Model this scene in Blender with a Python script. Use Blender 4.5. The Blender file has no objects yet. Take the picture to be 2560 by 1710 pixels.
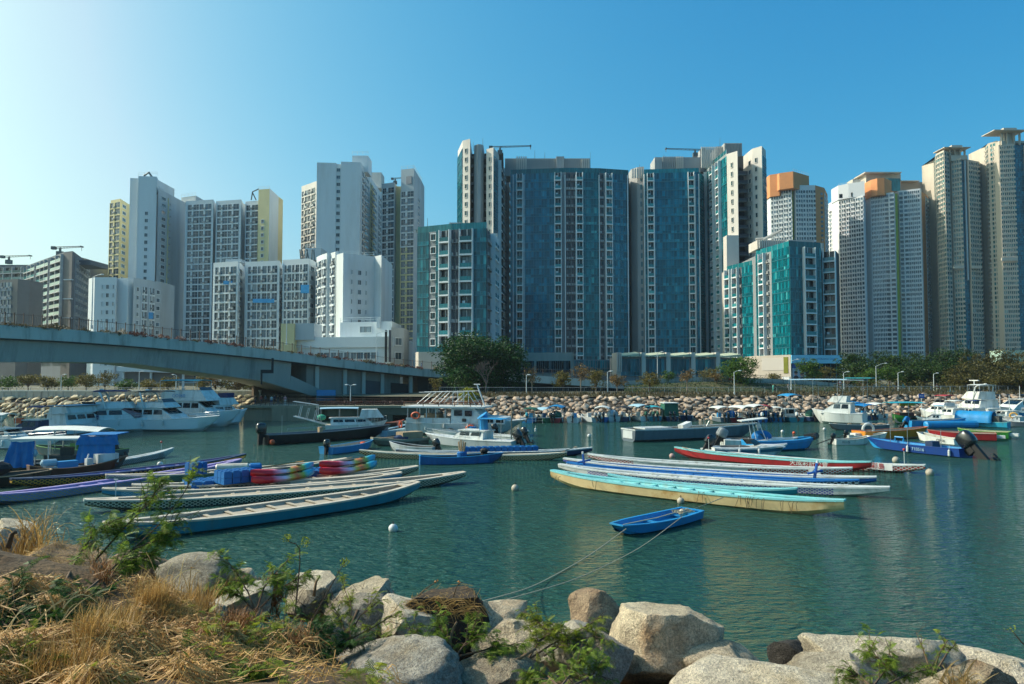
import bpy, math, random, colorsys
from mathutils import Vector, Matrix, noise as mnoise
random.seed(7)
scn = bpy.context.scene
COL = scn.collection
R = math.radians

# ------------------------------------------------------------------ camera
CAMZ = 7.5
FPX = 1800.0                      # focal length in pixels of the 2560 px wide photograph
TILT = math.atan(80 / FPX)        # horizon lies 80 px under the picture's middle
cam_data = bpy.data.cameras.new('camera')
cam_data.sensor_width = 36.0
cam_data.lens = 36.0 * FPX / 2560.0
cam_data.clip_start = 0.1
cam_data.clip_end = 20000
cam = bpy.data.objects.new('camera', cam_data)
cam.location = (0, 0, CAMZ)
cam.rotation_euler = (R(90) + TILT, 0, 0)
COL.objects.link(cam)
scn.camera = cam

# ------------------------------------------------------------------ sky, sun, exposure
SUN_EL, SUN_AZ = R(37), R(-79)    # azimuth clockwise from the view direction (+Y)
world = bpy.data.worlds.new('World')
scn.world = world
world.use_nodes = True
wn = world.node_tree.nodes; wl = world.node_tree.links
wn.clear()
sky = wn.new('ShaderNodeTexSky'); sky.sky_type = 'NISHITA'
sky.sun_disc = False
sky.sun_elevation = SUN_EL
sky.sun_rotation = SUN_AZ
sky.altitude = 0
sky.air_density = 0.8; sky.dust_density = 3.5; sky.ozone_density = 2.0
# the photograph's colour response: more contrast in red, less in blue, the same for the whole sky
BGS = 0.145
sep = wn.new('ShaderNodeSeparateColor'); com = wn.new('ShaderNodeCombineColor')
wl.new(sky.outputs[0], sep.inputs[0])
for ch, gam, gain in ((0, 2.15, 2.1), (1, 1.0, 1.24), (2, 0.58, 1.0)):
    def mt(op, a_, b_):
        n_ = wn.new('ShaderNodeMath'); n_.operation = op
        for i_, q_ in enumerate((a_, b_)):
            if hasattr(q_, 'is_output'): wl.new(q_, n_.inputs[i_])
            else: n_.inputs[i_].default_value = q_
        return n_.outputs[0]
    x_ = mt('MULTIPLY', sep.outputs[ch], BGS)
    y_ = mt('MULTIPLY', mt('POWER', mt('MINIMUM', x_, 1.0), gam), mt('MAXIMUM', x_, 1.0))
    wl.new(mt('MULTIPLY', mt('MINIMUM', mt('MULTIPLY', y_, gain), mt('MULTIPLY', x_, (0.98, 1.3, 3.0)[ch])), 1 / BGS), com.inputs[ch])
bg = wn.new('ShaderNodeBackground'); bg.inputs['Strength'].default_value = BGS
wo = wn.new('ShaderNodeOutputWorld')
wl.new(com.outputs[0], bg.inputs['Color']); wl.new(bg.outputs[0], wo.inputs['Surface'])
sd = bpy.data.lights.new('sun', 'SUN')
sd.energy = 4.6; sd.angle = R(0.5); sd.color = (1.0, 0.91, 0.78)
sun = bpy.data.objects.new('sun', sd); COL.objects.link(sun)
sdir = Vector((math.sin(SUN_AZ) * math.cos(SUN_EL), math.cos(SUN_AZ) * math.cos(SUN_EL), math.sin(SUN_EL)))
sun.rotation_euler = (-sdir).to_track_quat('-Z', 'Y').to_euler()
vs = scn.view_settings
vs.view_transform = 'Standard'; vs.look = 'None'; vs.exposure = 0.1; vs.gamma = 1.0
scn.cycles.max_bounces = 6; scn.cycles.transparent_max_bounces = 12
scn.cycles.diffuse_bounces = 3; scn.cycles.glossy_bounces = 3; scn.cycles.transmission_bounces = 4
scn.cycles.caustics_reflective = False; scn.cycles.caustics_refractive = False

# ------------------------------------------------------------------ measuring helpers
def ray(px, py):
    a = (px - 1280.0) / FPX; b = (855.0 - py) / FPX
    c, s = math.cos(TILT), math.sin(TILT)
    return Vector((a, c - b * s, s + b * c))
def W(px, py, Y):                  # point of the place seen at a photo position, at distance Y
    d = ray(px, py); return Vector((0, 0, CAMZ)) + d * (Y / d.y)
def WZ(px, py, z):                 # the same, at height z
    d = ray(px, py); return Vector((0, 0, CAMZ)) + d * ((z - CAMZ) / d.z)
def X_(px, Y, py=850): return W(px, py, Y).x
def Z_(py, Y, px=1280): return W(px, py, Y).z

# ------------------------------------------------------------------ materials
MATS = {}
def lin(c):
    if isinstance(c, str):
        c = tuple(int(c[i:i + 2], 16) / 255 for i in (0, 2, 4))
        c = tuple(x / 12.92 if x <= .04045 else ((x + .055) / 1.055) ** 2.4 for x in c)
    return tuple(c[:3])
def newmat(name):
    m = bpy.data.materials.new(name); m.use_nodes = True
    nt = m.node_tree; b = nt.nodes['Principled BSDF']
    return m, nt, b
def mul(c, k): return tuple(min(1, x * k) for x in c) + (1,)
def M(name, col=None, rough=.6, var=.15, vs=1.5, bump=0, bs=20, metal=0, rand=0, dirt=None, dirt_s=1.2, spec=.5, coat=0, streak=False):
    """painted / plain procedural material: colour breaks up with noise, optional dirt, per-object variation and fine relief"""
    if name in MATS: return MATS[name]
    m, nt, b = newmat(name); N = nt.nodes; L = nt.links
    c = lin(col)
    tc = N.new('ShaderNodeTexCoord')
    nz = N.new('ShaderNodeTexNoise'); nz.inputs['Scale'].default_value = vs; nz.inputs['Detail'].default_value = 5; nz.inputs['Roughness'].default_value = .65
    vec = tc.outputs['Object']
    if streak:
        mp = N.new('ShaderNodeMapping'); mp.inputs['Scale'].default_value = (1, 1, .15); L.new(vec, mp.inputs[0]); vec = mp.outputs[0]
    L.new(vec, nz.inputs['Vector'])
    rp = N.new('ShaderNodeValToRGB'); rp.color_ramp.elements[0].position = .3; rp.color_ramp.elements[1].position = .7
    rp.color_ramp.elements[0].color = mul(c, 1 - var); rp.color_ramp.elements[1].color = mul(c, 1 + var)
    L.new(nz.outputs['Fac'], rp.inputs[0]); out = rp.outputs[0]
    if dirt:
        n2 = N.new('ShaderNodeTexNoise'); n2.inputs['Scale'].default_value = dirt_s; n2.inputs['Detail'].default_value = 8; n2.inputs['Roughness'].default_value = .7
        L.new(vec, n2.inputs['Vector'])
        r2 = N.new('ShaderNodeValToRGB'); r2.color_ramp.elements[0].position = .5; r2.color_ramp.elements[1].position = .72
        r2.color_ramp.elements[0].color = (0, 0, 0, 1); r2.color_ramp.elements[1].color = (.8, .8, .8, 1)
        L.new(n2.outputs['Fac'], r2.inputs[0])
        mx = N.new('ShaderNodeMix'); mx.data_type = 'RGBA'
        L.new(r2.outputs[0], mx.inputs[0]); L.new(out, mx.inputs[6]); mx.inputs[7].default_value = lin(dirt) + (1,)
        out = mx.outputs[2]
    if rand:
        oi = N.new('ShaderNodeObjectInfo')
        h = N.new('ShaderNodeHueSaturation')
        mr = N.new('ShaderNodeMapRange'); mr.inputs[3].default_value = 1 - rand; mr.inputs[4].default_value = 1 + rand
        L.new(oi.outputs['Random'], mr.inputs[0]); L.new(mr.outputs[0], h.inputs['Value']); L.new(out, h.inputs['Color']); out = h.outputs[0]
    L.new(out, b.inputs['Base Color'])
    b.inputs['Roughness'].default_value = rough; b.inputs['Metallic'].default_value = metal
    b.inputs['Specular IOR Level'].default_value = spec
    if coat: b.inputs['Coat Weight'].default_value = coat; b.inputs['Coat Roughness'].default_value = .15
    if bump:
        n3 = N.new('ShaderNodeTexNoise'); n3.inputs['Scale'].default_value = bs; n3.inputs['Detail'].default_value = 6
        L.new(tc.outputs['Object'], n3.inputs['Vector'])
        bp = N.new('ShaderNodeBump'); bp.inputs['Strength'].default_value = bump; bp.inputs['Distance'].default_value = .05
        L.new(n3.outputs['Fac'], bp.inputs['Height']); L.new(bp.outputs[0], b.inputs['Normal'])
    MATS[name] = m
    return m
def glassmat(name, col, rough=.05, rand=.45, curtain='9fd8d8', cf=.18):
    """window glass seen from outside: each pane has its own depth of tint, some are backed by curtains; mirror-like surface"""
    if name in MATS: return MATS[name]
    m, nt, b = newmat(name); N = nt.nodes; L = nt.links
    c = lin(col); cc = lin(curtain)
    oi = N.new('ShaderNodeObjectInfo'); geo = N.new('ShaderNodeNewGeometry'); tc = N.new('ShaderNodeTexCoord')
    ad = N.new('ShaderNodeMath'); ad.operation = 'MULTIPLY_ADD'; ad.inputs[1].default_value = 7.31
    L.new(geo.outputs['Random Per Island'], ad.inputs[0]); L.new(oi.outputs['Random'], ad.inputs[2])
    fr = N.new('ShaderNodeMath'); fr.operation = 'FRACT'; L.new(ad.outputs[0], fr.inputs[0])
    rp = N.new('ShaderNodeValToRGB'); e = rp.color_ramp.elements; rp.color_ramp.interpolation = 'CONSTANT'
    e[0].position = 0; e[0].color = mul(c, 1 - rand)
    e[1].position = .34; e[1].color = mul(c, .85)
    for p_, col_ in ((.58, mul(c, 1.1)), (.78, mul(c, 1 + rand)), (.9, tuple(c[i] * (1 - cf * .5) + cc[i] * cf * .5 for i in range(3)) + (1,)), (.965, tuple(c[i] * (1 - cf) + cc[i] * cf for i in range(3)) + (1,))):
        x = e.new(p_); x.color = col_
    L.new(fr.outputs[0], rp.inputs[0])
    # folds of curtains: faint vertical stripes
    mp = N.new('ShaderNodeMapping'); mp.inputs['Scale'].default_value = (3.2, 3.2, .25); L.new(tc.outputs['Object'], mp.inputs[0])
    nz = N.new('ShaderNodeTexNoise'); nz.inputs['Scale'].default_value = 1.0; nz.inputs['Detail'].default_value = 2; L.new(mp.outputs[0], nz.inputs['Vector'])
    mr = N.new('ShaderNodeMapRange'); mr.inputs[1].default_value = .3; mr.inputs[2].default_value = .7; mr.inputs[3].default_value = .6; mr.inputs[4].default_value = 1.35; L.new(nz.outputs['Fac'], mr.inputs[0])
    hs = N.new('ShaderNodeHueSaturation'); L.new(rp.outputs[0], hs.inputs['Color']); L.new(mr.outputs[0], hs.inputs['Value'])
    L.new(hs.outputs[0], b.inputs['Base Color'])
    b.inputs['Roughness'].default_value = rough; b.inputs['IOR'].default_value = 1.5
    MATS[name] = m
    return m
def clearglass(name, col=(.75, .92, .9), rough=.03):
    if name in MATS: return MATS[name]
    m, nt, b = newmat(name)
    N = nt.nodes; L = nt.links
    g = N.new('ShaderNodeBsdfGlossy'); g.inputs['Roughness'].default_value = rough
    t = N.new('ShaderNodeBsdfTransparent'); t.inputs[0].default_value = tuple(col) + (1,)
    lw = N.new('ShaderNodeFresnel'); lw.inputs[0].default_value = 1.5
    mx = N.new('ShaderNodeMixShader'); L.new(lw.outputs[0], mx.inputs[0]); L.new(t.outputs[0], mx.inputs[1]); L.new(g.outputs[0], mx.inputs[2])
    L.new(mx.outputs[0], N['Material Output'].inputs[0]); N.remove(b)
    MATS[name] = m; return m
def leafmat(name, col, col2=None, trans=.35, scale=.6):
    if name in MATS: return MATS[name]
    m, nt, b = newmat(name); N = nt.nodes; L = nt.links
    c = lin(col); c2 = lin(col2) if col2 else tuple(x * 1.9 for x in c)
    geo = N.new('ShaderNodeNewGeometry')
    tc = N.new('ShaderNodeTexCoord')
    nz = N.new('ShaderNodeTexNoise'); nz.inputs['Scale'].default_value = scale; nz.inputs['Detail'].default_value = 3
    L.new(tc.outputs['Object'], nz.inputs['Vector'])
    ad = N.new('ShaderNodeMath'); ad.operation = 'MULTIPLY_ADD'; ad.inputs[1].default_value = .55
    L.new(geo.outputs['Random Per Island'], ad.inputs[0])
    sb = N.new('ShaderNodeMath'); sb.operation = 'MULTIPLY'; sb.inputs[1].default_value = .6
    L.new(nz.outputs['Fac'], sb.inputs[0]); L.new(sb.outputs[0], ad.inputs[2])
    rp = N.new('ShaderNodeValToRGB'); rp.color_ramp.elements[0].position = .25; rp.color_ramp.elements[1].position = .85
    rp.color_ramp.elements[0].color = mul(c, 1); rp.color_ramp.elements[1].color = mul(c2, 1)
    L.new(ad.outputs[0], rp.inputs[0])
    b.inputs['Roughness'].default_value = .55; b.inputs['Specular IOR Level'].default_value = .3
    L.new(rp.outputs[0], b.inputs['Base Color'])
    t = N.new('ShaderNodeBsdfTranslucent'); L.new(rp.outputs[0], t.inputs[0])
    mx = N.new('ShaderNodeMixShader'); mx.inputs[0].default_value = trans
    L.new(b.outputs[0], mx.inputs[1]); L.new(t.outputs[0], mx.inputs[2]); L.new(mx.outputs[0], N['Material Output'].inputs[0])
    MATS[name] = m; return m
def rockmat(name, c1, c2, c3=None, sp=True, scale=1.0):
    """granite: broad tone patches, brown staining, dark and light speckle"""
    if name in MATS: return MATS[name]
    m, nt, b = newmat(name); N = nt.nodes; L = nt.links
    tc = N.new('ShaderNodeTexCoord'); oi = N.new('ShaderNodeObjectInfo')
    ad = N.new('ShaderNodeVectorMath'); ad.operation = 'ADD'
    sc = N.new('ShaderNodeMath'); sc.operation = 'MULTIPLY'; sc.inputs[1].default_value = 57.3
    L.new(oi.outputs['Random'], sc.inputs[0]); L.new(tc.outputs['Object'], ad.inputs[0]); L.new(sc.outputs[0], ad.inputs[1])
    v = ad.outputs[0]
    def ns(s, d=6, r=.65):
        n = N.new('ShaderNodeTexNoise'); n.inputs['Scale'].default_value = s * scale; n.inputs['Detail'].default_value = d; n.inputs['Roughness'].default_value = r
        L.new(v, n.inputs['Vector']); return n.outputs['Fac']
    def ramp(f, p0, a, p1, b_):
        r = N.new('ShaderNodeValToRGB'); r.color_ramp.elements[0].position = p0; r.color_ramp.elements[1].position = p1
        r.color_ramp.elements[0].color = a; r.color_ramp.elements[1].color = b_; L.new(f, r.inputs[0]); return r.outputs[0]
    def mix(f, a, b_, mode='MIX'):
        x = N.new('ShaderNodeMix'); x.data_type = 'RGBA'; x.blend_type = mode
        if hasattr(f, 'is_output'): L.new(f, x.inputs[0])
        else: x.inputs[0].default_value = f
        for k, q in ((6, a), (7, b_)):
            if hasattr(q, 'is_output'): L.new(q, x.inputs[k])
            else: x.inputs[k].default_value = q
        return x.outputs[2]
    base = ramp(ns(1.1), .35, mul(lin(c1), .85), .65, mul(lin(c2), 1))
    if c3: base = mix(ramp(ns(.8, 8), .55, (0, 0, 0, 1), .72, (.85,) * 3 + (1,)), base, lin(c3) + (1,))
    if sp:
        base = mix(.6, base, ramp(ns(26, 3, .8), .32, (.35, .34, .35, 1), .60, (1.5, 1.5, 1.48, 1)), 'MULTIPLY')
        base = mix(.5, base, ramp(ns(75, 2, .9), .36, (.35, .35, .35, 1), .58, (1.4, 1.4, 1.4, 1)), 'MULTIPLY')
        base = mix(.35, base, ramp(ns(5, 8, .75), .38, (.32, .29, .27, 1), .58, (1.3, 1.3, 1.3, 1)), 'MULTIPLY')
    hs = N.new('ShaderNodeHueSaturation'); mr = N.new('ShaderNodeMapRange'); mr.inputs[3].default_value = .72; mr.inputs[4].default_value = 1.18
    L.new(oi.outputs['Random'], mr.inputs[0]); L.new(mr.outputs[0], hs.inputs['Value']); L.new(base, hs.inputs['Color'])
    L.new(hs.outputs[0], b.inputs['Base Color'])
    b.inputs['Roughness'].default_value = .9; b.inputs['Specular IOR Level'].default_value = .25
    if sp:
        bp = N.new('ShaderNodeBump'); bp.inputs['Strength'].default_value = .8; bp.inputs['Distance'].default_value = .1
        a2 = N.new('ShaderNodeMath'); a2.operation = 'ADD'; L.new(ns(5, 10, .7), a2.inputs[0]); L.new(ns(40, 4, .7), a2.inputs[1])
        L.new(a2.outputs[0], bp.inputs['Height']); L.new(bp.outputs[0], b.inputs['Normal'])
    MATS[name] = m; return m
def scalemat(name, base, spot, size=.11, x0=-99, x1=99, z0=-9, ring=0, x2=None, x3=None, rough=.45, dirt='6a6250'):
    """boat side printed with staggered scales (flat print on the hull) between x0..x1 (and x2..x3)"""
    if name in MATS: return MATS[name]
    m, nt, b = newmat(name); N = nt.nodes; L = nt.links
    tc = N.new('ShaderNodeTexCoord'); sx = N.new('ShaderNodeSeparateXYZ'); L.new(tc.outputs['Object'], sx.inputs[0])
    def math_(op, a, b_=None, c=None):
        n = N.new('ShaderNodeMath'); n.operation = op
        for i, q in enumerate((a, b_, c)):
            if q is None: continue
            if hasattr(q, 'is_output'): L.new(q, n.inputs[i])
            else: n.inputs[i].default_value = q
        return n.outputs[0]
    w, h = size * 1.7, size
    def cell(ox, oz):
        fx = math_('SUBTRACT', math_('FLOORED_MODULO', math_('ADD', sx.outputs[0], ox), w), w / 2)
        fz = math_('SUBTRACT', math_('FLOORED_MODULO', math_('ADD', sx.outputs[2], oz), h), h / 2)
        return math_('SQRT', math_('ADD', math_('POWER', math_('ABSOLUTE', fx), 2.0), math_('POWER', math_('MULTIPLY', math_('ABSOLUTE', fz), 1.3), 2.0)))
    d = math_('MINIMUM', cell(50, 50), cell(50 + w / 2, 50 + h / 2))
    msk = math_('LESS_THAN', d, size * .43)
    if ring: msk = math_('SUBTRACT', msk, math_('LESS_THAN', d, size * .24))
    rng = math_('MULTIPLY', math_('GREATER_THAN', sx.outputs[0], x0), math_('LESS_THAN', sx.outputs[0], x1))
    if x2 is not None: rng = math_('ADD', rng, math_('MULTIPLY', math_('GREATER_THAN', sx.outputs[0], x2), math_('LESS_THAN', sx.outputs[0], x3)))
    msk = math_('MULTIPLY', msk, math_('MULTIPLY', rng, math_('GREATER_THAN', sx.outputs[2], z0)))
    mx = N.new('ShaderNodeMix'); mx.data_type = 'RGBA'; L.new(msk, mx.inputs[0])
    mx.inputs[6].default_value = lin(base) + (1,); mx.inputs[7].default_value = lin(spot) + (1,)
    nz = N.new('ShaderNodeTexNoise'); nz.inputs['Scale'].default_value = 2.2; nz.inputs['Detail'].default_value = 7; nz.inputs['Roughness'].default_value = .7
    L.new(tc.outputs['Object'], nz.inputs['Vector'])
    rp = N.new('ShaderNodeValToRGB'); rp.color_ramp.elements[0].position = .48; rp.color_ramp.elements[1].position = .75
    rp.color_ramp.elements[0].color = (0, 0, 0, 1); rp.color_ramp.elements[1].color = (.6, .6, .6, 1); L.new(nz.outputs['Fac'], rp.inputs[0])
    m2 = N.new('ShaderNodeMix'); m2.data_type = 'RGBA'; L.new(rp.outputs[0], m2.inputs[0]); L.new(mx.outputs[2], m2.inputs[6]); m2.inputs[7].default_value = lin(dirt) + (1,)
    L.new(m2.outputs[2], b.inputs['Base Color']); b.inputs['Roughness'].default_value = rough
    MATS[name] = m; return m

# ------------------------------------------------------------------ mesh helpers
class MB:
    def __init__(s): s.v = []; s.f = []; s.m = []
    def poly(s, pts, m=0):
        k = len(s.v); s.v += [tuple(p) for p in pts]; s.f.append(tuple(range(k, k + len(pts)))); s.m.append(m); return s
    def box(s, c, d, rz=0, m=0, rx=0, ry=0, taper=1):
        k = len(s.v); x, y, z = d[0] / 2, d[1] / 2, d[2] / 2
        rot = Matrix.Rotation(rz, 3, 'Z') @ Matrix.Rotation(ry, 3, 'Y') @ Matrix.Rotation(rx, 3, 'X')
        for q in ((-x, -y, -z), (x, -y, -z), (x, y, -z), (-x, y, -z), (-x * taper, -y * taper, z), (x * taper, -y * taper, z), (x * taper, y * taper, z), (-x * taper, y * taper, z)):
            p = rot @ Vector(q); s.v.append((p.x + c[0], p.y + c[1], p.z + c[2]))
        for f in ((0, 3, 2, 1), (4, 5, 6, 7), (0, 1, 5, 4), (1, 2, 6, 5), (2, 3, 7, 6), (3, 0, 4, 7)):
            s.f.append(tuple(k + i for i in f)); s.m.append(m)
        return s
    def bb(s, x0, y0, z0, x1, y1, z1, m=0): return s.box(((x0 + x1) / 2, (y0 + y1) / 2, (z0 + z1) / 2), (x1 - x0, y1 - y0, z1 - z0), m=m)
    def prism(s, poly, z0, z1, m=0, mt=None):        # poly counter-clockwise seen from above
        k = len(s.v); n = len(poly)
        z0 = z0 if hasattr(z0, '__len__') else [z0] * n; z1 = z1 if hasattr(z1, '__len__') else [z1] * n
        s.v += [(p[0], p[1], z0[i]) for i, p in enumerate(poly)] + [(p[0], p[1], z1[i]) for i, p in enumerate(poly)]
        for i in range(n):
            j = (i + 1) % n; s.f.append((k + i, k + j, k + n + j, k + n + i)); s.m.append(m)
        s.f.append(tuple(k + n + i for i in range(n))); s.m.append(m if mt is None else mt)
        s.f.append(tuple(k + i for i in reversed(range(n)))); s.m.append(m)
        return s
    def tube(s, pts, r, n=6, m=0, cap=True):
        pts = [Vector(p) for p in pts]; k0 = len(s.v); N_ = len(pts)
        rs = r if hasattr(r, '__len__') else [r] * N_
        t0 = (pts[1] - pts[0]).normalized(); up = Vector((0, 0, 1)) if abs(t0.z) < .9 else Vector((1, 0, 0))
        a = t0.cross(up).normalized()
        for i, p in enumerate(pts):
            t = (pts[min(i + 1, N_ - 1)] - pts[max(i - 1, 0)]).normalized()
            a = (a - t * a.dot(t)); a = a.normalized() if a.length > 1e-6 else t.orthogonal().normalized(); b = t.cross(a)
            for j in range(n):
                q = 2 * math.pi * j / n; w = p + (a * math.cos(q) + b * math.sin(q)) * rs[i]; s.v.append(tuple(w))
        for i in range(N_ - 1):
            for j in range(n):
                j2 = (j + 1) % n; s.f.append((k0 + i * n + j, k0 + i * n + j2, k0 + (i + 1) * n + j2, k0 + (i + 1) * n + j)); s.m.append(m)
        if cap and n > 2:
            s.f.append(tuple(k0 + j for j in reversed(range(n)))); s.m.append(m)
            s.f.append(tuple(k0 + (N_ - 1) * n + j for j in range(n))); s.m.append(m)
        return s
    def ball(s, c, r, nu=10, nv=7, m=0, sc=(1, 1, 1)):
        k = len(s.v)
        s.v.append((c[0], c[1], c[2] + r * sc[2]))
        for i in range(1, nv):
            t = math.pi * i / nv
            for j in range(nu):
                p = 2 * math.pi * j / nu
                s.v.append((c[0] + r * sc[0] * math.sin(t) * math.cos(p), c[1] + r * sc[1] * math.sin(t) * math.sin(p), c[2] + r * sc[2] * math.cos(t)))
        e = len(s.v); s.v.append((c[0], c[1], c[2] - r * sc[2]))
        for j in range(nu):
            j2 = (j + 1) % nu
            s.f.append((k, k + 1 + j, k + 1 + j2)); s.m.append(m)
            for i in range(nv - 2):
                a = k + 1 + i * nu; s.f.append((a + j, a + nu + j, a + nu + j2, a + j2)); s.m.append(m)
            a = k + 1 + (nv - 2) * nu; s.f.append((a + j, e, a + j2)); s.m.append(m)
        return s
    def torus(s, c, R_, r, n=14, k=6, ax='Y', m=0):
        pts = []
        for i in range(n + 1):
            q = 2 * math.pi * i / n
            o = {'X': (0, math.cos(q), math.sin(q)), 'Y': (math.cos(q), 0, math.sin(q)), 'Z': (math.cos(q), math.sin(q), 0)}[ax]
            pts.append(Vector(c) + Vector(o) * R_)
        return s.tube(pts, r, k, m, cap=False)
    def mesh(s, name, mats, smooth=False):
        me = bpy.data.meshes.new(name); me.from_pydata(s.v, [], s.f)
        for q in (mats if isinstance(mats, (list, tuple)) else [mats]): me.materials.append(q)
        if len(me.materials) > 1: me.polygons.foreach_set('material_index', s.m)
        if smooth: me.polygons.foreach_set('use_smooth', [True] * len(me.polygons))
        me.update(); return me
    def build(s, name, mats, parent=None, loc=(0, 0, 0), rz=0, smooth=False, label=None):
        return link(name, s.mesh(name, mats, smooth), parent, loc, rz, label)
def link(name, me, parent=None, loc=(0, 0, 0), rz=0, label=None):
    o = bpy.data.objects.new(name, me); COL.objects.link(o); o.location = loc
    if rz: o.rotation_euler = (0, 0, rz)
    if parent: o.parent = parent
    if label: o['label'] = label
    return o
def tag(o, label=None, cat=None, group=None, kind=None):
    for k, v in (('label', label), ('category', cat), ('group', group), ('kind', kind)):
        if v: o[k] = v
    return o
def thing(name, label, cat, loc=(0, 0, 0), rz=0, group=None):
    o = bpy.data.objects.new(name, None); COL.objects.link(o); o.location = loc; o.rotation_euler = (0, 0, rz); o.empty_display_size = .3
    return tag(o, label, cat, group)
def copy_tree(o, parent=None):
    c = o.copy(); COL.objects.link(c); c.parent = parent
    for ch in list(o.children): copy_tree(ch, c)
    return c
def autosmooth(o, ang=40):
    me = o.data
    me.polygons.foreach_set('use_smooth', [True] * len(me.polygons))
    me.set_sharp_from_angle(angle=R(ang)); return o
def lerp(a, b, t): return a + (b - a) * t
def interp(xs, ys, x):
    if x <= xs[0]: return ys[0]
    for i in range(len(xs) - 1):
        if x <= xs[i + 1]: return lerp(ys[i], ys[i + 1], (x - xs[i]) / (xs[i + 1] - xs[i]))
    return ys[-1]
def text(body, size, mat, parent, loc, rot, name='lettering', ext=.004):
    cu = bpy.data.curves.new(name, 'FONT'); cu.body = body; cu.size = size; cu.extrude = ext; cu.align_x = 'CENTER'; cu.align_y = 'CENTER'; cu.resolution_u = 3
    t_ = bpy.data.objects.new(name, cu); COL.objects.link(t_)
    me = bpy.data.meshes.new_from_object(t_.evaluated_get(bpy.context.evaluated_depsgraph_get()))
    bpy.data.objects.remove(t_); bpy.data.curves.remove(cu)
    me.materials.clear(); me.materials.append(mat)
    o = link(name, me, parent, loc); o.rotation_euler = rot
    return o

# ================================================================== SETTING: water, land, sea wall
def watermat():
    m, nt, b = newmat('harbour_water'); N = nt.nodes; L = nt.links
    tc = N.new('ShaderNodeTexCoord')
    def ns(sc, s, d, dist=0.0, rot=0.0):
        mp = N.new('ShaderNodeMapping'); mp.inputs['Scale'].default_value = sc; mp.inputs['Rotation'].default_value = (0, 0, rot)
        L.new(tc.outputs['Object'], mp.inputs[0])
        n = N.new('ShaderNodeTexNoise'); n.inputs['Scale'].default_value = s; n.inputs['Detail'].default_value = d; n.inputs['Roughness'].default_value = .55
        n.inputs['Distortion'].default_value = dist
        L.new(mp.outputs[0], n.inputs['Vector']); return n.outputs['Fac']
    def mad(a, k, c=None):
        n = N.new('ShaderNodeMath'); n.operation = 'MULTIPLY_ADD'; n.inputs[1].default_value = k; L.new(a, n.inputs[0])
        if c is None: n.inputs[2].default_value = 0
        else: L.new(c, n.inputs[2])
        return n.outputs[0]
    h = mad(ns((.7, 1.5, 1), 1.25, 2, .6, R(-14)), .62)
    h = mad(ns((.6, 1.5, 1), 3.4, 3, .6, R(-8)), .46, h)
    h = mad(ns((.5, 1, 1), .22, 2, .0, R(20)), 1.0, h)
    bp = N.new('ShaderNodeBump'); bp.inputs['Strength'].default_value = 1.0; bp.inputs['Distance'].default_value = .42
    L.new(h, bp.inputs['Height']); L.new(bp.outputs[0], b.inputs['Normal'])
    col = N.new('ShaderNodeValToRGB'); col.color_ramp.elements[0].position = .35; col.color_ramp.elements[1].position = .7
    col.color_ramp.elements[0].color = (.017, .066, .050, 1); col.color_ramp.elements[1].color = (.024, .082, .060, 1)
    L.new(ns((1, 1, 1), .04, 3), col.inputs[0]); L.new(col.outputs[0], b.inputs['Base Color'])
    b.inputs['Roughness'].default_value = .04; b.inputs['IOR'].default_value = 1.33
    MATS['water'] = m; return m
w = MB()
w.poly([(-700, -60, 0), (700, -60, 0), (700, 260, 0), (-700, 260, 0)])
wo_ = w.build('water', watermat()); tag(wo_, 'rippled teal harbour water between the two shores', 'water', kind='structure')

GZ = 3.55                                                   # promenade level on the far shore
# water-line of the far shore, left to right, and the top of the slope behind it
def shore(px):
    return interp([-400, 0, 640, 1100, 1300, 1800, 2560, 3200], [128, 126, 124, 119, 117, 118, 134, 150], px)
def topY(px): return shore(px) + 6.6
m_ground = M('far_ground_earth', '625f4c', .95, .25, .15, dirt='5c5a44', dirt_s=.3)
g = MB()
fr = [(X_(p, topY(p)), topY(p)) for p in (-3200, -400, 0, 300, 640, 860, 1100, 1300, 1800, 2200, 2560, 3200, 5200)]
k = len(fr)
for (x, y) in fr: g.v.append((x, y, GZ))
for (x, y) in fr: g.v.append((x * 3, 420, GZ + .3))
for (x, y) in fr: g.v.append((x * 40, 12000, GZ + .3))
for r_ in (0, 1):
    for i in range(k - 1): g.f.append((r_ * k + i, r_ * k + i + 1, (r_ + 1) * k + i + 1, (r_ + 1) * k + i)); g.m.append(0)
tag(g.build('far_ground', m_ground), kind='structure')

# sloping sea wall of loose armour stones: bed + stones
m_bed = M('slope_bed', '4a4238', .95, .3, 2)
m_arm = rockmat('armour_stone', 'ab9480', 'd2bba4', '8a6a54', sp=False, scale=.8)
m_armL = rockmat('armour_stone_pale', 'c4b08e', 'dbcbaa', 'a8946e', sp=False, scale=.8)
def rock_mesh(name, seed, mat, sub=2, amp=.28, flat=(1, .8, .6), cuts=5):
    import bmesh
    rnd = random.Random(seed); bm = bmesh.new(); bmesh.ops.create_icosphere(bm, subdivisions=sub, radius=1)
    planes = []
    for i in range(cuts):
        n = Vector((rnd.gauss(0, 1), rnd.gauss(0, 1), rnd.gauss(0, .8))).normalized(); planes.append((n, rnd.uniform(.45, .78)))
    for v in bm.verts:
        p = v.co.copy()
        for n, d in planes:
            e = p.dot(n) - d
            if e > 0: p -= n * e * .92
        p *= 1 + amp * mnoise.noise(p * 1.3 + Vector((seed, 0, 0))) + amp * .35 * mnoise.noise(p * 3.6 + Vector((seed, 3, 0)))
        v.co = (p.x * flat[0], p.y * flat[1], p.z * flat[2])
    me = bpy.data.meshes.new(name); bm.to_mesh(me); bm.free(); me.materials.append(mat)
    if sub >= 2: me.polygons.foreach_set('use_smooth', [True] * len(me.polygons)); me.set_sharp_from_angle(angle=R(24))
    return me
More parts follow.
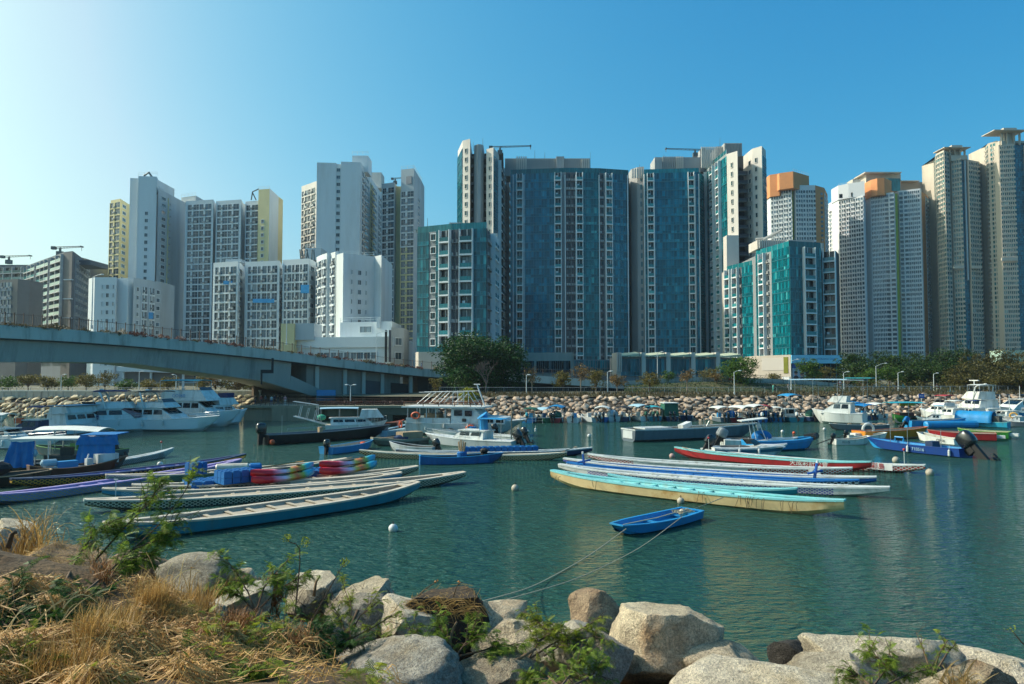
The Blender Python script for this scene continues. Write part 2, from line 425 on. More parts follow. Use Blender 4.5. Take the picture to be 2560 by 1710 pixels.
def seawall(label, pa, pb, mat, seed, size, rows, angled=0):
    bed = MB(); n = 24; A = []
    for i in range(n + 1):
        p = lerp(pa, pb, i / n); y0, y1 = shore(p), topY(p)
        A.append(((X_(p, y0), y0 - 1.2, -1.2), (X_(p, y1), y1, GZ - .12)))
    for i in range(n):
        bed.poly([A[i][0], A[i + 1][0], A[i + 1][1], A[i][1]])
    root = bed.build('sea_wall', m_bed); tag(root, label, 'sea wall', kind='structure')
    rnd = random.Random(seed)
    meshes = [rock_mesh('stone', seed * 40 + i, mat, 2, .22, (1, .75, .6), 9) for i in range(9)]
    cand = []
    xa, xb = X_(pa, shore(pa)), X_(pb, shore(pb)); Ltot = abs(xb - xa)
    for r_ in range(rows):
        t = (r_ + .5) / rows
        npr = int(Ltot / (size * 1.28))
        for i in range(npr):
            p = lerp(pa, pb, (i + .5 * (r_ % 2) + rnd.uniform(-.22, .22)) / npr)
            tt = min(1, max(-.06, t + rnd.uniform(-.35, .35) / rows))
            y = lerp(shore(p) - .3, topY(p), tt); z = lerp(-.25, GZ - .05, tt) + rnd.uniform(-.04, .12)
            s = size * rnd.choice((.58, .66, .74, .82, .95, 1.1)) * rnd.uniform(.9, 1.1)
            cand.append((s, X_(p, y), y, z, rnd.uniform(-.5, .5), rnd.uniform(-.25, .25) + .45, rnd.randrange(9), rnd.uniform(-.3, .3) - angled))
    cand.sort(reverse=True)
    stuff = MB()
    for q, (s, x, y, z, rz, rx, mi, ry) in enumerate(cand):
        sc = (s * .74, s * .66, s * .62)
        if q < 300:
            o = link('stone', meshes[mi], root, (x, y, z)); o.rotation_euler = (rx, ry, rz); o.scale = sc
        else:
            me = meshes[4 + mi % 5]; mt = Matrix.LocRotScale(Vector((x, y, z)), __import__('mathutils').Euler((rx, ry, rz)), Vector(sc)); k = len(stuff.v)
            stuff.v += [tuple(mt @ v.co) for v in me.vertices]
            for pl in me.polygons: stuff.f.append(tuple(k + i for i in pl.vertices)); stuff.m.append(0)
    if stuff.v: tag(stuff.build('small_stones', mat, root), kind='stuff')
    return root
seawall('sloping sea wall of tumbled pinkish stones along the far promenade', 1085, 2760, m_arm, 3, 1.12, 10)
seawall('sea wall of pale slanting stones behind the moored yachts', -160, 640, m_armL, 5, 1.15, 9, .35)

# grass verge on top of the right wall, promenade paving, low wall on the left
m_verge = M('dry_verge', '4c4632', .95, .35, .9, dirt='4f5a2c', dirt_s=.5, bump=.6, bs=6)
v_ = MB(); n = 40
for i in range(n):
    pa, pb = lerp(1085, 2760, i / n), lerp(1085, 2760, (i + 1) / n)
    for (d0, z0, d1, z1) in ((-.1, GZ + .02, 1.6, GZ + .42), (1.6, GZ + .42, 3.4, GZ + .5)):
        q = []
        for p, d, z in ((pa, d0, z0), (pb, d0, z0), (pb, d1, z1), (pa, d1, z1)):
            y = topY(p) + d; q.append((X_(p, y), y, z + .1 * mnoise.noise(Vector((p * .03, d, 0)))))
        v_.poly(q)
vo = v_.build('grass_verge', m_verge, smooth=True); tag(vo, kind='structure')
m_pave = M('promenade_paving', '9a938a', .9, .12, 3)
pv = MB()
for i in range(n):
    pa, pb = lerp(1085, 2760, i / n), lerp(1085, 2760, (i + 1) / n)
    pv.poly([(X_(p, topY(p) + d), topY(p) + d, GZ + .46) for p, d in ((pa, 3.3), (pb, 3.3), (pb, 8.2), (pa, 8.2))])
tag(pv.build('promenade', m_pave), kind='structure')
# rough dry grass on the verge
m_dry = leafmat('dry_grass_blades', '3f3722', '7d6f4e', .25, 1.2)
gr = MB(); rnd = random.Random(9)
for i in range(5200):
    p = rnd.uniform(1090, 2740); d = rnd.uniform(-.3, 3.2); y = topY(p) + d; x = X_(p, y); z = GZ + .03 + min(.45, max(0, d) * .25)
    a = rnd.uniform(0, 6.28); h = rnd.uniform(.18, .55) * (1.3 if rnd.random() < .15 else 1); w_ = .10
    dx, dy = math.cos(a) * w_, math.sin(a) * w_; lx, ly = rnd.gauss(0, .12), rnd.gauss(0, .12)
    gr.poly([(x - dx, y - dy, z), (x + dx, y + dy, z), (x + lx + dx * .3, y + ly, z + h), (x + lx - dx * .3, y + ly, z + h)])
tag(gr.build('verge_grass', m_dry), 'dry tufted grass along the top of the stone sea wall', 'grass', kind='stuff')

# left promenade: white parapet wall on top of the stones
m_conc = M('pale_concrete', 'b9b2a4', .85, .12, .8, dirt='7d776a', dirt_s=.5, streak=True)
lw = thing('parapet_wall', 'low white parapet wall with ribs above the pale stones', 'wall', (X_(240, 132), 132, GZ))
xa, xb = X_(-120, 132) - lw.location.x, X_(655, 132) - lw.location.x
MB().bb(xa, -.2, -.5, xb, .2, .78, 0).build('wall_face', m_conc, lw)
MB().bb(xa, -.32, .78, xb, .32, .98, 0).build('coping', M('white_coping', 'd8d4c8', .8, .06), lw)
rib_me = MB().bb(-.09, -.3, -.45, .09, -.195, .78).mesh('rib', m_conc)
i = 0; x = xa + .5
while x < xb:
    link('rib', rib_me, lw, (x, 0, 0)); x += 1.35

# ================================================================== BUILDINGS
m_white = M('white_render', 'd3dadb', .8, .05, .12, dirt='a9aaa4', dirt_s=.06, streak=True)
m_white2 = M('white_render_grey', 'b0babd', .8, .05, .12, dirt='8e9292', dirt_s=.06, streak=True)
m_yell = M('yellow_render', 'd2c696', .8, .07, .2)
m_yell2 = M('yellow_olive_render', 'cbc193', .8, .07, .2)
m_cream = M('cream_cladding', 'cbc5bb', .7, .06, .2, dirt='a99f90', dirt_s=.08, streak=True)
m_taupe = M('taupe_cladding', '868a8b', .7, .1, .2, streak=True)
m_fin = M('grey_fin_metal', 'a3a29f', .6, .12, .6, streak=True)
m_brown = M('brown_recess', '53545a', .8, .2, .4)
m_dark = M('dark_recess', '23292b', .8, .3, .4)
m_mull = M('teal_mullion', '2f7480', .35, .1, .3, metal=.3)
m_mullw = M('white_mullion', 'b9c6c8', .4, .06, .3)
m_balc = M('balcony_white', 'dbe0e0', .6, .08, .3)
m_ac = M('air_conditioner', '9a9d9c', .5, .15, .8, rand=.25)
m_gteal = glassmat('teal_glass', '03656f', .04, .38, '6fe0dd', .3)
m_gblue = glassmat('blue_glass', '02637a', .04, .38, '58c8dd', .28)
m_gdark = glassmat('dark_window_glass', '1c2a30', .07, .5, 'b6c4c6', .3)
m_gwin = glassmat('grey_window_glass', '48606c', .08, .45, 'cfd8d6', .35)
m_rail = glassmat('balcony_glass', '1d7077', .06, .35, '8fe8e0', .3)
m_org = M('orange_render', 'd08a55', .8, .08, .2)
m_green = M('lime_render', '98a63e', .8, .08, .2)
m_red = M('laundry_red', 'a83030', .8)
m_steel = M('crane_steel', '4d5a5e', .5, .15, 1)
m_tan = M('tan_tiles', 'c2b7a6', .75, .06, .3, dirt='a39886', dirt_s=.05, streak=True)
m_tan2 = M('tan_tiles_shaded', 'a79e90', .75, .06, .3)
m_gpale = glassmat('pale_green_glass', '2f6a6c', .08, .4, 'cfe8e0', .35)

def cell(kind, w, h, v=0):
    """one storey of one bay, origin at the middle of its foot, outside towards -y; slots 0 accent 1 glass 2 dark 3 unit"""
    b = MB(); a = w / 2
    if kind in 'Wy':                                    # housing block bay: sill band, window pair, air conditioner
        b.bb(-a, -.38, -.12, a, .05, .42, 0)
        b.bb(-a, -.38, .42, -a + .22, .05, h - .12, 0)
        b.poly([(-a + .22, -.04, .42), (a, -.04, .42), (a, -.04, h - .12), (-a + .22, -.04, h - .12)], 1)
        b.bb(-w * .12, -.34, .42, w * .02, .05, h - .12, 0)
        b.bb(-w * .30, -.14, .42, -w * .27, -.02, h - .12, 3); b.bb(w * .24, -.14, .42, w * .27, -.02, h - .12, 3)
        b.bb(-a + .2, -.12, h * .62, a, -.03, h * .62 + .09, 3)
        b.bb(-w * .16, -.75, .55 + .5 * (v % 2), w * .06, -.2, 1.05 + .5 * (v % 2), 3)
        if v == 2: b.bb(w * .1, -.7, h * .55, w * .42, -.3, h * .58, 2); b.bb(w * .14, -.62, .7, w * .36, -.55, h * .54, 3)
    elif kind == 'w':                                   # single window in a plain wall
        b.bb(-a, -.22, h * .28, a, .05, h * .34, 0); b.bb(-a, -.22, h * .80, a, .05, h * .85, 0)
        b.bb(-a, -.2, h * .34, -a + .1, .05, h * .80, 0); b.bb(a - .1, -.2, h * .34, a, .05, h * .80, 0)
        b.poly([(-a + .1, -.02, h * .34), (a - .1, -.02, h * .34), (a - .1, -.02, h * .80), (-a + .1, -.02, h * .80)], 1)
        b.bb(-.05, -.1, h * .34, .05, -.01, h * .8, 3)
    elif kind == 'g':                                   # curtain wall panel
        nc = 3 if w > 2.2 else 2
        for q in range(nc):                             # vision panes above, spandrel panes below
            xa, xb = lerp(-a, a, q / nc), lerp(-a, a, (q + 1) / nc); t = ((q * 7 + v * 3) % 5 - 2) * .006
            b.poly([(xa, -.14 + t, .98), (xb, -.14 - t, .98), (xb, -.14 - t, h), (xa, -.14 + t, h)], 1)
            b.poly([(xa, -.14, .1), (xb, -.14, .1), (xb, -.14, .98), (xa, -.14, .98)], 1)
            b.bb(xa - .035, -.2, .1, xa + .035, .02, h - .08, 0)
        b.bb(-a, -.26, -.1, a, .02, .1, 0)
        b.bb(-a + .04, -.18, .95, a, -.1, 1.02, 0)
    elif kind == 'b':                                   # balcony
        b.bb(-a, -1.35, -.05, a, .02, .32, 0)
        b.bb(-a, -1.3, .32, -a + .2, .02, h - .05, 0); b.bb(a - .2, -1.3, .32, a, .02, h - .05, 0)
        b.poly([(-a + .2, -1.28, .32), (a - .2, -1.28, .32), (a - .2, -1.28, 1.32), (-a + .2, -1.28, 1.32)], 3)
        b.poly([(-a + .2, -.06, .32), (a - .2, -.06, .32), (a - .2, -.06, h - .05), (-a + .2, -.06, h - .05)], 1)
        b.bb(-.06, -.14, .32, .06, -.05, h - .05, 0)
        if v == 1: b.box((a * .4, -.7, 1.0), (.6, .5, .7), m=2)
        if v == 2: b.box((-a * .35, -.6, 1.5), (.7, .15, 1.0), m=0)
    elif kind == 'a':                                   # recess with air conditioners and pipes
        b.poly([(-a, -.03, 0), (a, -.03, 0), (a, -.03, h), (-a, -.03, h)], 2)
        b.bb(-a, -.5, -.06, a, .02, .08, 0)
        b.bb(-a * .75, -.48, .15, -a * .05, -.05, .85, 3)
        if v: b.bb(a * .15, -.48, .15, a * .8, -.05, .8, 3)
        b.bb(a * .1, -.12, 1.2, a * .75, -.04, h * .82, 1)
        b.tube([(-a * .9, -.2, 0), (-a * .9, -.2, h)], .07, 5, 0)
    elif kind == 's':                                   # small flush window pair of a far tower
        b.bb(-a, -.3, -.1, a, .02, h * .36, 0)
        b.poly([(-a, -.06, h * .36), (a, -.06, h * .36), (a, -.06, h - .1), (-a, -.06, h - .1)], 1)
        b.bb(-a * .12, -.25, h * .36, a * .14, .02, h - .1, 0); b.bb(-a - .12, -.3, h * .36, -a + .12, .02, h - .1, 0)
        b.bb(-a * .55, -.62, .5, -a * .1, -.2, 1.0, 3)
        if v: b.bb(a * .3, -.5, 1.0, a * .75, -.2, 1.35, 3)
    return b
PIECE = {'W': 'window', 'y': 'window', 'w': 'window', 'g': 'glass_panel', 'b': 'balcony', 'a': 'service_bay', 's': 'window'}
CELLS = {}
class Bld:
    def __init__(s, name, label, px, Y, mats, cat='building', group=None):
        s.o = thing(name, label, cat, (X_(px, Y), Y, GZ), group=group); s.L = s.o.location.copy(); s.mats = mats
    def P(s, px, Y): return (X_(px, Y) - s.L.x, Y - s.L.y)
    def block(s, ch, ytop, depth, mat, ybase=None, name='wall', skew=0, ztop=None):
        pts = [s.P(*c) for c in ch]
        z1 = (Z_(ytop, ch[0][1]) if ztop is None else ztop) - s.L.z
        z0 = -1.0 if ybase is None else Z_(ybase, ch[0][1]) - s.L.z
        back = [(p[0] + skew, max(q[1] for q in pts) + depth) for p in (pts[-1], pts[0])]
        MB().prism(pts + back, z0, z1).build(name, mat, s.o)
        return pts, z0, z1
    def facade(s, A, B, ztop, fh, n, pat, mats=None, joined=False, zlow=.8, seed=0, glass_n=None):
        """pat: list of (kind, width); rows are counted down from ztop"""
        mats = mats or s.mats; rnd = random.Random(seed + int(abs(A[0] * 13 + B[0] * 7)))
        A = Vector((A[0], A[1], 0)); B = Vector((B[0], B[1], 0)); d = B - A; Ln = d.length; d.normalize(); rz = math.atan2(d.y, d.x)
        tot = sum(p[1] for p in pat); x = 0; big = MB()
        for p in pat:
            wd = p[1] / tot * Ln; kind = p[0]; cnt = p[2] if len(p) > 2 else 1; mm = p[3] if len(p) > 3 else mats
            for q in range(cnt):
                if kind != '.':
                    cx = x + wd * (q + .5) / cnt; w_ = wd / cnt
                    for r_ in range(n):
                        z = ztop - (r_ + 1) * fh
                        if z < zlow: break
                        v = rnd.choice((0, 0, 0, 1, 1, 2)); c = A + d * cx
                        key = (kind, round(w_, 2), round(fh, 2), v, tuple(m.name for m in mm))
                        if key not in CELLS: CELLS[key] = (cell(kind, w_, fh, v), None)
                        mbb, me = CELLS[key]
                        if joined:
                            k = len(big.v); cs, sn = math.cos(rz), math.sin(rz)
                            big.v += [(c.x + a * cs - b_ * sn, c.y + a * sn + b_ * cs, z + e) for a, b_, e in mbb.v]
                            big.f += [tuple(k + i for i in f) for f in mbb.f]; big.m += mbb.m
                        else:
                            if me is None: me = mbb.mesh(PIECE[kind], mm); CELLS[key] = (mbb, me)
                            link(PIECE[kind], me, s.o, (c.x, c.y, z), rz)
            x += wd
        if joined and big.v: tag(big.build('windows', mats, s.o), kind='stuff')
    def box(s, name, px0, px1, y0, y1, Y, depth, mat):      # roof block or similar, by photo position
        a = s.P(px0, Y); b = s.P(px1, Y)
        return MB().prism([a, b, (b[0], b[1] + depth), (a[0], a[1] + depth)], Z_(y0, Y) - s.L.z, Z_(y1, Y) - s.L.z).build(name, mat, s.o)
    def fins(s, px0, px1, y0, y1, Y, n, mat, depth=.5, name='roof_fin'):
        a = s.P(px0, Y); b = s.P(px1, Y); z0, z1 = Z_(y0, Y) - s.L.z, Z_(y1, Y) - s.L.z; w_ = (b[0] - a[0]) / n
        me = MB().bb(-w_ * .3, -depth, 0, w_ * .3, 0, z1 - z0).mesh(name, mat)
        for i in range(n): link(name, me, s.o, (a[0] + w_ * (i + .5), lerp(a[1], b[1], (i + .5) / n) - .03, z0))
    def rail(s, chain, z, h=1.1, mat=None, name='roof_railing'):
        b = MB(); pts = [s.P(*c) for c in chain]
        for (p, q) in zip(pts, pts[1:]):
            p = Vector((p[0], p[1], z)); q = Vector((q[0], q[1], z)); n = max(2, int((q - p).length / 2.2))
            for i in range(n + 1): c = p.lerp(q, i / n); b.tube([c, c + Vector((0, 0, h))], .05, 4, 0)
            for hh in (h, h * .5): b.tube([p + Vector((0, 0, hh)), q + Vector((0, 0, hh))], .045, 4, 0)
        return b.build(name, mat or m_mullw, s.o)
    def glassrail(s, chain, z, h=1.5, name='glass_railing'):
        b = MB(); pts = [s.P(*c) for c in chain]
        for (p, q) in zip(pts, pts[1:]):
            b.poly([(p[0], p[1], z), (q[0], q[1], z), (q[0], q[1], z + h), (p[0], p[1], z + h)], 0)
            n = max(1, int(math.dist(p, q) / 2.5))
            for i in range(n + 1):
                x, y = lerp(p[0], q[0], i / n), lerp(p[1], q[1], i / n); b.box((x, y + .05, z + h / 2), (.09, .09, h), m=1)
        return b.build(name, [m_rail, m_mullw], s.o)
    def crane(s, px, py, Y, L_, flip=1, k=1.0):           # roof gondola crane
        p = W(px, py, Y) - s.L; b = MB()
        b.box((p.x, p.y, p.z + .9 * k), (2.2 * k, 1.8 * k, 1.8 * k)); b.tube([(p.x, p.y, p.z + 1.5 * k), (p.x, p.y, p.z + 3.2 * k)], .45 * k, 8)
        t = Vector((p.x, p.y, p.z + 3.2 * k)); e = t + Vector((flip * L_, 0, .5))
        for o_ in (Vector((0, -.3 * k, .35 * k)), Vector((0, .3 * k, .35 * k)), Vector((0, 0, -.35 * k))): b.tube([t - Vector((flip * L_ * .3, 0, 0)) + o_, e + o_ * .5], .12 * k, 5)
        for i in range(7):
            c = t.lerp(e, i / 7); b.tube([c + Vector((0, -.3 * k, .3 * k)), c.lerp(e, .12) + Vector((0, 0, -.3 * k))], .07 * k, 4)
        b.box(t - Vector((flip * L_ * .3, 0, 0)), (1.6 * k, 1.3 * k, 1.2 * k)); b.box(e, (.5, 1.8 * k, .5)); b.tube([e, e - Vector((0, 0, 1.6 * k))], .1, 4)
        b.build('roof_crane', m_steel, s.o)
    def mast(s, px, y0, y1, Y):
        p = W(px, y0, Y) - s.L; q = W(px, y1, Y) - s.L; MB().tube([p, q], [.09, .04], 5).build('antenna', m_steel, s.o)

WM = [m_white, m_gwin, m_dark, m_ac]; YM = [m_yell, m_gwin, m_dark, m_ac]; YO = [m_yell2, m_gwin, m_dark, m_ac]
GM = [m_mull, m_gteal, m_brown, m_ac]; GB = [m_mull, m_gblue, m_brown, m_ac]; BM = [m_balc, m_gdark, m_ac, m_rail]; AM = [m_taupe, m_gdark, m_brown, m_ac]
CM = [m_cream, m_gdark, m_dark, m_mull]
def glass_bays(px, pitch=27): return max(1, round(px / pitch))

# ---- far-left dark estate behind the bridge
m_est = M('dark_stone_cladding', '4f5b66', .7, .12, .3, streak=True)
m_est2 = M('brown_stone_cladding', '6c6a68', .7, .1, .3)
EM = [M('estate_balcony', 'a9adac', .6, .1, .4), m_gdark, m_ac, m_gpale]; EW = [m_est, m_gdark, m_dark, m_ac]; EL = [M('estate_band', '8b959c', .7, .1, .3), m_gwin, m_dark, m_ac]
b = Bld('apartment_block', 'dark stone apartment block with crane on its stepped roof behind the bridge', 120, 268, EW)
p, z0, z1 = b.block([(62, 302), (155, 268), (176, 266), (224, 300)], 664, 14, m_est)
b.facade(p[0], p[1], z1 - .8, 2.85, 14, [('b', 5, 3, EM), ('.', .8), ('b', 5, 3, EM), ('.', .8), ('b', 4, 2, EM)], zlow=1)
MB().prism([(p[1][0] - .1, p[1][1] - .35), (p[2][0] + .05, p[2][1] - .35), (p[2][0] + .05, p[2][1] - .02), (p[1][0] - .1, p[1][1] - .02)], 0, z1 - .5).build('stone_panel', m_est2, b.o)
for k in range(3): b.box('string_course', 154, 177, 700 + k * 48, 698 + k * 48, 265.5, .6, m_balc)
b.facade(p[2], p[3], z1 - .8, 2.85, 14, [('.', .5), ('s', 3, 6, EL), ('.', .5)], zlow=1)
b.box('roof_storey', 125, 222, 662, 650, 276, 12, m_est); b.box('roof_storey', 130, 185, 650, 640, 280, 9, m_est2)
b.crane(150, 640, 283, 8.5)
b = Bld('apartment_block', 'dark apartment block at the photo edge with long crane on its roof', 30, 300, EW)
p, z0, z1 = b.block([(-120, 316), (76, 305)], 672, 16, m_est)
b.facade(p[0], p[1], z1 - .6, 2.85, 9, [('b', 5, 9, EM)], zlow=1)
b.box('roof_storey', -110, 68, 672, 662, 318, 10, m_est); b.crane(22, 660, 318, 9.5)
b = Bld('apartment_block', 'low brown block in front of the dark estate beside the bridge deck', 30, 245, EW)
p, z0, z1 = b.block([(-130, 252), (40, 243), (70, 246)], 706, 1.2, m_est2)
b.facade(p[0], p[1], z1 - .9, 2.95, 8, [('.', .4), ('s', 3.2, 8, EL), ('.', .3)], zlow=1)
b = Bld('apartment_block', 'distant dark roof peeking over between estate and white tower', 250, 360, EW)
p, z0, z1 = b.block([(205, 360), (262, 360)], 682, 12, m_est); b.facade(p[0], p[1], z1 - .5, 2.9, 10, [('s', 3, 4, EW)], zlow=2, joined=True)

# ---- left white housing towers (about 296 m)
b = Bld('housing_tower', 'slim yellow and white housing tower at the far end of the left white estate', 290, 305, YM)
p, z0, z1 = b.block([(268, 306), (292, 303), (312, 312)], 501, 14, m_yell)
b.facade(p[0], p[1], z1 - 1.2, 2.85, 26, [('y', 1)]); b.facade(p[1], p[2], z1 - 1.2, 2.85, 26, [('.', .6), ('w', 1, 1, WM), ('.', .6)])
b.box('side_wall', 293.5, 312, 520, 501.6, 303.5, 6, m_white) if False else None
b = Bld('housing_tower', 'tall white housing tower with roof gantry and one column of small windows', 350, 292, WM)
p, z0, z1 = b.block([(316, 292), (336, 292.5), (342, 296)], 445, 16, m_white)
p, z0, z1 = b.block([(336.3, 289.5), (383, 290.4), (388, 296)], 440, 14, m_white, ybase=None)
b.facade(p[0], p[1], z1 - 14, 2.95, 30, [('.', 18), ('w', 9), ('.', 19)])
p, z0, z1 = b.block([(387, 292), (412, 300), (450, 330)], 471, 20, m_white2)
b.facade(p[0], p[1], z1 - 2, 2.85, 32, [('.', 1), ('w', 1.2), ('.', .6)]); b.facade(p[1], p[2], z1 - 2, 2.85, 32, [('W', 4, 2, YO), ('.', 1), ('W', 4, 1)])
b.rail([(336, 291), (384, 290)], Z_(440, 291) - GZ, 1.4); b.rail([(390, 294), (450, 331)], z1, 1.4)
q = W(372, 440, 291) - b.L
MB().tube([q + Vector((-2, 0, 0)), q + Vector((0, 0, 1.5)), q + Vector((2.5, 0, -2)), q + Vector((3.6, 0, -7))], .45, 5).tube([q + Vector((3.6, 0, -7)), q + Vector((-1, 0, -11))], .4, 5).build('roof_crane', m_steel, b.o)
b = Bld('housing_tower', 'wide white housing block with window grid between gantry tower and yellow stair', 530, 296, WM)
p, z0, z1 = b.block([(457, 297), (527, 294), (532, 300)], 503, 16, m_white)
b.facade(p[0], p[1], z1 - 1.6, 2.8, 32, [('.', .5), ('W', 5.2, 2), ('.', .4)])
p, z0, z1 = b.block([(534, 295), (597, 292), (604, 300)], 503, 18, m_white)
b.facade(p[0], p[1], z1 - 1.6, 2.8, 32, [('.', .3), ('W', 5.2, 2), ('.', .5)])
b.box('recess_wall', 526, 536, 905, 510, 303, 8, m_yell2); b.box('recess_wall', 596, 612, 905, 510, 304, 8, m_white2)
p, z0, z1 = b.block([(608, 294), (640, 292)], 504, 16, m_white); b.facade(p[0], p[1], z1 - 1.6, 2.8, 31, [('.', .3), ('W', 5)])
p, z0, z1 = b.block([(640.5, 290.5), (668, 289), (675, 294)], 474, 14, m_yell); b.facade(p[0], p[1], z1 - 12, 2.8, 28, [('.', 8), ('w', 7), ('.', 12)])
MB().prism([(p[1][0] + .05, p[1][1] - .06), (p[2][0] + .05, p[2][1] - .06), (p[2][0] + .05, p[2][1] + 8), (p[1][0] + .05, p[1][1] + 3)], 0, z1 + .05).build('side_wall', m_white, b.o)
b.rail([(641, 291), (668, 289.5)], z1, 1.3)
q = W(628, 500, 293) - b.L
MB().tube([q, q + Vector((.5, 0, 3.4)), q + Vector((3, 0, 4.6))], .26, 5).tube([q + Vector((2, 0, 0)), q + Vector((.5, 0, 3))], .24, 5).build('roof_crane', m_steel, b.o)
b = Bld('housing_tower', 'white block set back with sloping grey roof between two white towers', 462, 340, WM)
p, z0, z1 = b.block([(446, 336), (482, 332)], 494, 12, m_white2); b.facade(p[0], p[1], z1 - 2, 2.8, 34, [('w', 1, 2), ('.', .5)])
b.rail([(446, 335.5), (482, 331.5)], z1, 1.4)

# ---- low white blocks in front (about 219-240 m)
b = Bld('housing_block', 'low white housing block with stepped bays left of the curved bridge', 300, 236, WM)
p, z0, z1 = b.block([(218, 240), (233, 236), (286, 236), (290, 239), (316, 238), (330, 240)], 697, 14, m_white)
b.facade(p[1], p[2], z1 - 2, 2.8, 13, [('.', 22), ('w', 4, 1), ('.', 9), ('w', 10, 1), ('.', 10), ('w', 5), ('.', 4)])
p, z0, z1 = b.block([(330.5, 238), (400, 250)], 694, 10, m_white2)
b.facade(p[0], p[1], z1 - 2.5, 2.8, 13, [('.', 6), ('w', 5), ('.', 5), ('W', 12, 1), ('.', 4), ('W', 12, 1), ('.', 4), ('w', 8), ('.', 3)])
b.box('blue_panel', 370, 381, 797, 781, 243.2, .2, M('sky_blue_panel', '4aa3d6', .6))
b = Bld('housing_block', 'low white housing block with blue balcony panels in front of the tall towers', 620, 219, WM)
m_skyp = MATS['sky_blue_panel']
for (x0, x1, xs, yt, cols) in ((530, 592, 606, 657, 2), (610, 696, 703, 655, 3)):
    p, z0, z1 = b.block([(x0, 221), (x1, 218), (xs, 228)], yt, 12, m_white)
    b.facade(p[0], p[1], z1 - 1.4, 2.8, 10, [('.', .4), ('W', 4.2, cols), ('.', .3)])
    b.facade(p[1], p[2], z1 - 1.4, 2.8, 10, [('.', .5), ('w', 1), ('.', .5)])
b.box('blue_panel', 630, 684, 757, 747, 217.9, .16, m_skyp); b.box('blue_panel', 556, 588, 711, 702, 218.6, .16, m_skyp)
b.box('roof_plant', 560, 600, 655, 648, 228, 6, m_white2)
b = Bld('housing_block', 'low white housing block with rounded bays and blank shaded gable', 830, 215, WM)
p, z0, z1 = b.block([(704, 219), (770, 216), (785, 222)], 650, 12, m_white)
b.facade(p[0], p[1], z1 - 1.6, 2.8, 10, [('.', .3), ('W', 4.2, 3), ('.', .2)]); b.facade(p[1], p[2], z1 - 1.6, 2.8, 10, [('.', .3), ('w', 1), ('.', .3)])
b.box('blue_panel', 750, 771, 733, 712, 215.7, .16, m_skyp)
p, z0, z1 = b.block([(789, 217), (803, 212), (815, 209.5), (824, 210), (836, 207), (842, 207.5)], 643, 12, m_white)
for (i, j) in ((0, 1), (1, 2), (3, 4)): b.facade(p[i], p[j], z1 - 1.6, 2.8, 11, [('.', .3), ('W', 3, 1), ('.', .2)])
p, z0, z1 = b.block([(839, 205), (856, 201.5), (934, 208), (952, 205)], 637, 16, m_white)
b.facade(p[1], p[2], z1 - 4, 2.8, 10, [('.', 18), ('w', 4), ('.', 12), ('w', 9), ('.', 9), ('w', 4), ('.', 18)])
b.rail([(840, 205.5), (933, 208.5)], z1, 1.2)
b.box('roof_plant', 760, 800, 650, 620, 240, 8, m_white2); b.rail([(762, 240), (800, 240)], Z_(620, 240) - GZ, 1.2)
q = W(752, 650, 236) - b.L
t_ = MB()
for k in range(6): t_.tube([q + Vector((k * .9, 0, 0)), q + Vector((k * .9 + random.uniform(-1, 1), 0, 3.5))], .22, 4)
t_.build('roof_ladder_frame', m_steel, b.o)

# ---- middle white towers (about 296 m)
b = Bld('housing_tower', 'cream window strip of a white tower just left of the blank slab', 767, 312, WM)
p, z0, z1 = b.block([(749, 318), (787, 309)], 466, 14, m_cream); b.facade(p[0], p[1], z1 - 2.5, 2.95, 26, [('.', .2), ('W', 3, 2, [m_cream, m_gwin, m_dark, m_ac]), ('.', .3)])
b = Bld('housing_tower', 'tall white slab tower with blank wall and one window column', 842, 292, WM)
p, z0, z1 = b.block([(787, 290.2), (836, 291)], 406, 14, m_white)
p, z0, z1 = b.block([(835.5, 291.3), (848, 291.5)], 410, 14, m_white)
b.facade(p[0], p[1], z1 - 1.2, 2.98, 30, [('.', 1), ('w', 9), ('.', 1)])
p, z0, z1 = b.block([(847.5, 290.4), (897, 291.2), (953, 345)], 404, 6, m_white)
b.facade(p[1], p[2], z1 - 2.5, 2.85, 32, [('.', .6), ('W', 3, 1), ('w', 1.6, 1), ('.', .8), ('W', 3, 1, YO), ('w', 1.5, 1), ('.', .8), ('W', 3, 1), ('.', .4)])
b.box('roof_storey', 876, 916, 430, 389, 298, 8, m_white); b.rail([(876, 298), (916, 298)], Z_(389, 300) - GZ, 1.2)
b.box('roof_storey', 924, 950, 470, 431, 335, 8, m_cream); b.rail([(924, 335), (950, 335)], Z_(431, 330) - GZ, 1.2)
b = Bld('housing_tower', 'white tower with yellow recess and square dark plant opening near its roof', 1000, 300, WM)
p, z0, z1 = b.block([(951, 305), (984, 302)], 460, 14, m_white2); b.facade(p[0], p[1], z1 - 2, 2.95, 33, [('.', .2), ('W', 3.4, 1), ('.', .2)])
b.box('recess_wall', 983, 1001, 912, 466, 306, 8, m_yell)
p, z0, z1 = b.block([(1000, 300), (1032, 298), (1052, 318)], 424, 10, m_white2)
b.facade(p[0], p[1], z1 - 9.5, 2.95, 8, [('W', 1)], WM); b.facade(p[0], p[1], z1 - 9.5 - 8 * 2.95, 2.95, 24, [('W', 1)], YO)
b.facade(p[1], p[2], z1 - 9.5, 2.95, 31, [('.', 2), ('w', 1), ('.', 1)])
MB().prism([(p[0][0] + 1.2, p[0][1] - .2), (p[1][0] - 1.0, p[1][1] - .15), (p[1][0] - 1.0, p[1][1] + .3), (p[0][0] + 1.2, p[0][1] + .3)], z1 - 6.5, z1 - 3.2).build('plant_louvre', M('louvre_grey', '5c6a74', .6, .1, 2), b.o)
b.rail([(1000, 300), (1032, 298), (1052, 318)], z1, 1.3); b.crane(988, 460, 304, 4, 1, .7)

